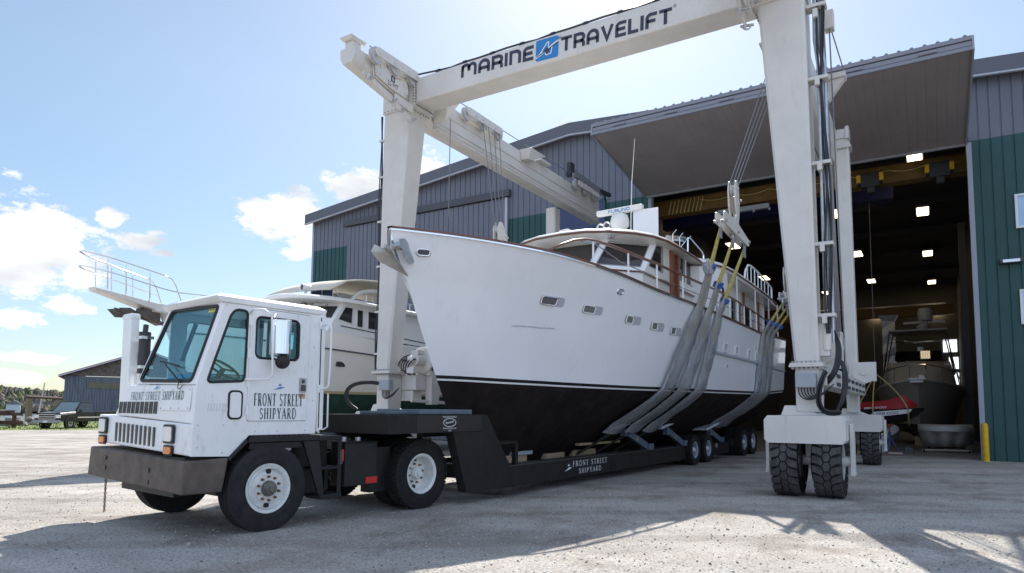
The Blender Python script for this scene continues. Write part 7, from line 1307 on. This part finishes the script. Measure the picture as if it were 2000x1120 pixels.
# ------------------------------------------------------------------ left background: pickup, barn, shore things
def pickup():
    a = R(-64); d = Vector((math.sin(a), math.cos(a), 0)); r = Vector((d.y, -d.x, 0)); al = R(38); hd = -d*math.cos(al) - r*math.sin(al); lf = Vector((-hd.y, hd.x, 0))
    base = Vector((-51.2, 23.5, 0)); t = empty('pickup_truck', base, math.atan2(hd.y, hd.x), 'dark grey pickup truck parked nose out on the grass verge', 'pickup truck')
    M = W[t]; N = lambda: MB(M); pm = mat('pickup_paint', (.022, .019, .021), .3, spec=.3); ch = mat('pickup_chrome', (.6, .6, .62), .15, metal=1); L0 = -4.6     # x forward, y left; front axle near x=0
    sec = [(.95, .55, .98, .90), (.9, .5, 1.06, .95), (-.1, .48, 1.14, .98), (-.55, .48, 1.16, .98)]
    b = N(); b.rings([[(x, -w, z0), (x, w, z0), (x, w, z1-.14), (x, w-.10, z1), (x, -w+.10, z1), (x, -w, z1-.14)] for x, z0, z1, w in sec]); b.box((-2.35, -.98, .48), (-.55, .98, 1.14)); b.box((-4.6, -.98, .50), (-2.36, -.86, 1.18)); b.box((-4.6, .86, .50), (-2.36, .98, 1.18)); b.box((-4.6, -.86, .55), (-2.36, .86, .75)); b.box((-4.62, -.98, .55), (-4.5, .98, 1.16)); body = b.build('body', pm, t, bevel=.03)
    b = N(); b.box((-2.25, -.78, 1.80), (-1.1, .78, 1.86)); [b.bar((-.45, s*.84, 1.13), (-1.12, s*.74, 1.83), .07, .06) or b.bar((-1.5, s*.86, 1.13), (-1.52, s*.76, 1.82), .08, .05) or b.bar((-2.3, s*.86, 1.13), (-2.2, s*.76, 1.82), .14, .06) for s in (1, -1)]; b.build('cab_roof', pm, t, bevel=.03)
    b = N(); b.poly([(-.47, -.82, 1.15), (-.47, .82, 1.15), (-1.1, .73, 1.81), (-1.1, -.73, 1.81)]); b.build('windscreen', mat('pickup_screen', (.20, .25, .25), .12, spec=.6), t); b = N(); [b.poly([(-.6, s*.85, 1.15), (-2.25, s*.85, 1.15), (-2.2, s*.76, 1.8), (-1.12, s*.76, 1.8)]) for s in (1, -1)]; b.poly([(-2.28, -.82, 1.15), (-2.28, .82, 1.15), (-2.2, .73, 1.81), (-2.2, -.73, 1.81)]); b.build_each('side_window', glass_dark, t)  # windscreen colour is paled to stand in for reflected sky
    b = N(); b.box((.952, -.58, .66), (.965, .58, .94)); g_r = b.build('grille', boot_black, t); b = N(); [b.box((.966, -.6, z), (.98, .6, z+.04)) for z in (.93, .78, .63)]; b.box((.966, -.62, .63), (.98, -.58, .97)); b.box((.966, .58, .63), (.98, .62, .97)); b.build('grille_bar', ch, g_r)
    for s in (1, -1):
        b = N(); b.box((.90, s*.64, .72), (.968, s*.94, .94)); b.build('headlight', lens, t); b = N(); b.bar((-.75, s*.98, 1.2), (-.75, s*1.16, 1.22), .12, .18); b.build('door_mirror', boot_black, t)
    b = N(); b.box((.9, -.96, .38), (1.1, .96, .58)); bu = b.build('bumper', mat('dull_chrome', (.30, .30, .31), .3, metal=.9), t, bevel=.03); b = N(); b.box((1.1, -.16, .42), (1.11, .16, .54)); b.build('number_plate', plain_white, bu); b = N(); [b.box((-4.5, s*.981, .72), (-.6, s*.99, .80)) for s in (1, -1)]; b.build('side_moulding', ch, body)
    for x in (0, -3.5):
        for s in (1, -1): c = M @ Vector((x, s*.84, .38)); wheel(t, 'wheel', c, M.to_3x3() @ Vector((0, s, 0)), .38, .22, .26, 'road', .08, rimm=mat('alloy', (.5, .49, .47), .35, metal=.6), nuts=0, hub=hub_steel, n=30, holes=5)
    b = N(); [b.lathe([(.5, -.02), (.5, .02), (.38, .02)], (x, s*.97, .42), (0, s, 0), 20) for x in (0, -3.5) for s in (1, -1)]; b.build_each('wheel_arch', boot_black, t)
pickup()
barn = empty('barn', (-80, 52, -.5), 0, 'weathered grey plank barn with a shingled gable and red roof behind the pickup', 'barn')
_a = R(-61.5); _d = Vector((math.sin(_a), math.cos(_a), 0)); _r = Vector((_d.y, -_d.x, 0)); _c = Vector((-97.3, 45.2, -.8))
BM = basis(_c, _r, (0, 0, 1)); 
plank_m = mat('grey_planks', (.165, .178, .205), .85, noise=.35, nscale=1.4, stretch=(4, 4, .3)); shingle = mat('brown_shingles', (.17, .13, .11), .9, noise=.45, nscale=3, bump=.3, bscale=6)
HW = 9.4; b = MB(BM); n = 60
for i in range(n): x0, x1 = HW*2*i/n, HW*2*(i+1)/n-.04; b.hexa([(x0, 0, .08), (x1, 0, .08), (x1, 0, -.05), (x0, 0, -.05), (x0, 6.35, .08), (x1, 6.35, .08), (x1, 6.35, -.05), (x0, 6.35, -.05)])
b.hexa([(0, 0, -.06), (HW*2, 0, -.06), (HW*2, 0, -18), (0, 0, -18), (0, 6.3, -.06), (HW*2, 6.3, -.06), (HW*2, 6.3, -18), (0, 6.3, -18)]); b.build('plank_wall', plank_m, barn)
b = MB(BM); b.prism([(0, 6.4), (HW*2, 6.4), (HW, 9.95)], Matrix.Identity(4), -.1, .12); b.build('gable', shingle, barn)
b = MB(BM); [b.hexa([(xa, za, .55), (xb, zb, .55), (xb, zb, -18), (xa, za, -18), (xa, za+.28, .55), (xb, zb+.28, .55), (xb, zb+.28, -18), (xa, za+.28, -18)]) for xa, za, xb, zb in ((-.7, 6.2, HW, 9.97), (HW, 9.97, HW*2+.7, 6.2))]; br = b.build('roof', mat('red_roof', (.38, .05, .045), .6), barn); b = MB(BM); [b.bar((xa, za+.08, .62), (xb, zb+.08, .62), .14, .56) for xa, za, xb, zb in ((-.7, 6.2, HW, 9.97), (HW, 9.97, HW*2+.7, 6.2))]; b.build('barge_board', mat('barge_white', (.5, .54, .6), .5), br)
b = MB(BM); b.box((2.6, 4.75, .09), (10.5, 5.55, .13)); wf = b.build('window', mat('old_panes', (.16, .14, .08), .4), barn); b = MB(BM); [b.box((2.6+k*1.32, 4.75, .13), (2.68+k*1.32, 5.55, .16)) for k in range(7)]; b.build('glazing_bar', plank_m, wf)
# red second roof further right
shed2 = empty('red_roof_shed', (-72, 60, 0), 0, 'long low building with a bright red roof half hidden behind the tractor stack', 'shed'); sm2 = basis(Vector((-84.5, 52.5, -.5)), _r, (0, 0, 1)); b = MB(sm2); b.hexa([(0, 0, 0), (24, 0, 0), (24, 0, -10), (0, 0, -10), (0, 5.2, 0), (24, 5.2, 0), (24, 5.2, -10), (0, 5.2, -10)]); b.build('wall', plank_m, shed2); b = MB(sm2); b.hexa([(-.4, 5.2, .5), (24.4, 5.2, .5), (24.4, 7.6, -5), (-.4, 7.6, -5), (-.4, 5.4, .5), (24.4, 5.4, .5), (24.4, 7.8, -5), (-.4, 7.8, -5)]); b.build('roof', mat('red_roof', (.38, .05, .045), .6), shed2)
# shore odds and ends on the left edge
def gpt(az, d, z=0): return Vector((math.sin(R(az))*d, math.cos(R(az))*d, z))
rnd = random.Random(21); stone = mat('shore_stone', (.24, .22, .20), .9, noise=.4, nscale=4)
for k in range(26):
    p = gpt(-68.4 + 1.9*rnd.random(), 66 + rnd.uniform(-2, 4)); r = rnd.uniform(.16, .36); b = MB(); b.ball((0, 0, 0), r, 8, (1.3, 1, .7))
    for v in b.bm.verts: v.co = v.co * (1 + .35*mnoise.noise(v.co*2.2/r + Vector((k, 0, 0)))) + p + Vector((0, 0, r*.35 + (.35 if k % 3 == 0 else 0)))
    tag(b.build('rock', stone), 'rough grey rock in the heap left of the pickup', 'rock', 'rocks heaped by the pickup')
t = empty('boat_cradle', gpt(-70.2, 60), 0, 'rusty red steel cradle with boards on the left edge', 'cradle'); M = Matrix.Translation(gpt(-70.2, 60)) @ Matrix.Rotation(R(20), 4, 'Z'); b = MB(M)
for y in (-1.2, 1.2): b.bar((-3, y, .95), (3, y, .95), .2, .22); [b.bar((x, y, 0), (x, y, .9), .18, .18) for x in (-2.4, 0, 2.4)]; b.bar((-3, y, .4), (3, y, .35), .3, .25)
[b.bar((x, -1.5, 1.10), (x, 1.5, 1.14), .15, .15) for x in (-2, -1, .6, 2)]; b.build('cradle_frame', mat('cradle_red', (.13, .065, .05), .85, noise=.4), t); b = MB(M); b.box((-3.4, -1.2, 1.18), (3.2, -.2, 1.28)); [b.bar((x, 0, 1.1), (x, 0, 1.9), .14, .14) for x in (-1.2, .3, 1.4)]; b.build('boards', mat('pale_boards', (.5, .46, .4), .8), t)
b = MB(M); b.hexa([(-3, -2.6, 0), (3.2, -2.6, 0), (3.2, -1.8, 0), (-3, -1.8, 0), (-2.8, -2.5, .5), (3, -2.5, .45), (3, -1.9, .45), (-2.8, -1.9, .5)]); tag(b.build('footing_beam', mat('old_timber', (.17, .13, .10), .9, noise=.4)), 'dark old timber balk lying below the red cradle', 'timber')
for k, (az, d, w) in enumerate(((-68.6, 105, 9), (-67.4, 125, 14), (-69.6, 150, 12))):
    p = gpt(az, d, -2.0); b = MB(Matrix.Translation(p) @ Matrix.Rotation(R(18 + 6*k), 4, 'Z')); b.box((-w, -1.2, -.2), (w, 1.2, .35)); [b.cyl((x, 1.3, -.2), (x, 1.3, 2.2), .14, seg=8) for x in (-w*.7, w*.1, w*.8)]; tag(b.build('floating_dock', mat('dock_boards', (.52, .49, .44), .8, noise=.2)), ('pale floating dock nearest the rock heap', 'pale floating dock beyond the pickup bonnet', 'pale floating dock far out by the opposite shore')[k], 'dock')
b = MB(); p = gpt(-66.6, 88, -1); b.tube([p, p + Vector((.5, .4, 5.0))], [.09, .06], 8); tag(b.build('mooring_pole', mat('pole_pale', (.5, .49, .47), .6)), 'slim pale leaning pole behind the brown beam left of the barn', 'pole')
t = empty('beam_stand', gpt(-67.2, 75), 0, 'rusty brown beam resting on short timber posts left of the barn', 'beam'); b = MB(); q0, q1 = gpt(-67.2, 75, 2.35), gpt(-65.2, 77, 2.25); b.tube([q0, q1], .12, 10); b.build('steel_tube', mat('rusty_tube', (.075, .04, .033), .7), t); b = MB(); [b.bar(q0.lerp(q1, k) + Vector((0, 0, -.17)), (q0.lerp(q1, k).x, q0.lerp(q1, k).y, -.6), .4, .4) for k in (.08, .9)]; b.build('post', mat('post_brown', (.22, .16, .12), .9), t)
for k, (az, d, w, h) in enumerate(((-67.9, 440, 8, 3), (-66.6, 455, 11, 3.5), (-65.9, 462, 9, 3.2))):
    p = gpt(az, d, -.5); b = MB(Matrix.Translation(p) @ Matrix.Rotation(R(-24), 4, 'Z')); t = empty('shore_house', p, 0, ('small pale house low on the far shore behind the pole', 'wider pale house on the far shore above the pickup roof', 'pale house on the far shore next to the barn corner')[k], 'house'); b.box((-w/2, -3, -2), (w/2, 3, h)); b.build('wall', mat('house_pale', (.55, .55, .56), .7), t); b = MB(Matrix.Translation(p) @ Matrix.Rotation(R(-24), 4, 'Z')); b.hexa([(-w/2-.4, -3.4, h), (w/2+.4, -3.4, h), (w/2+.4, 3.4, h), (-w/2-.4, 3.4, h), (-w/2-.4, -.05, h+2.2), (w/2+.4, -.05, h+2.2), (w/2+.4, .05, h+2.2), (-w/2-.4, .05, h+2.2)]); b.build('roof', mat('house_roof', (.16, .15, .15), .8), t)
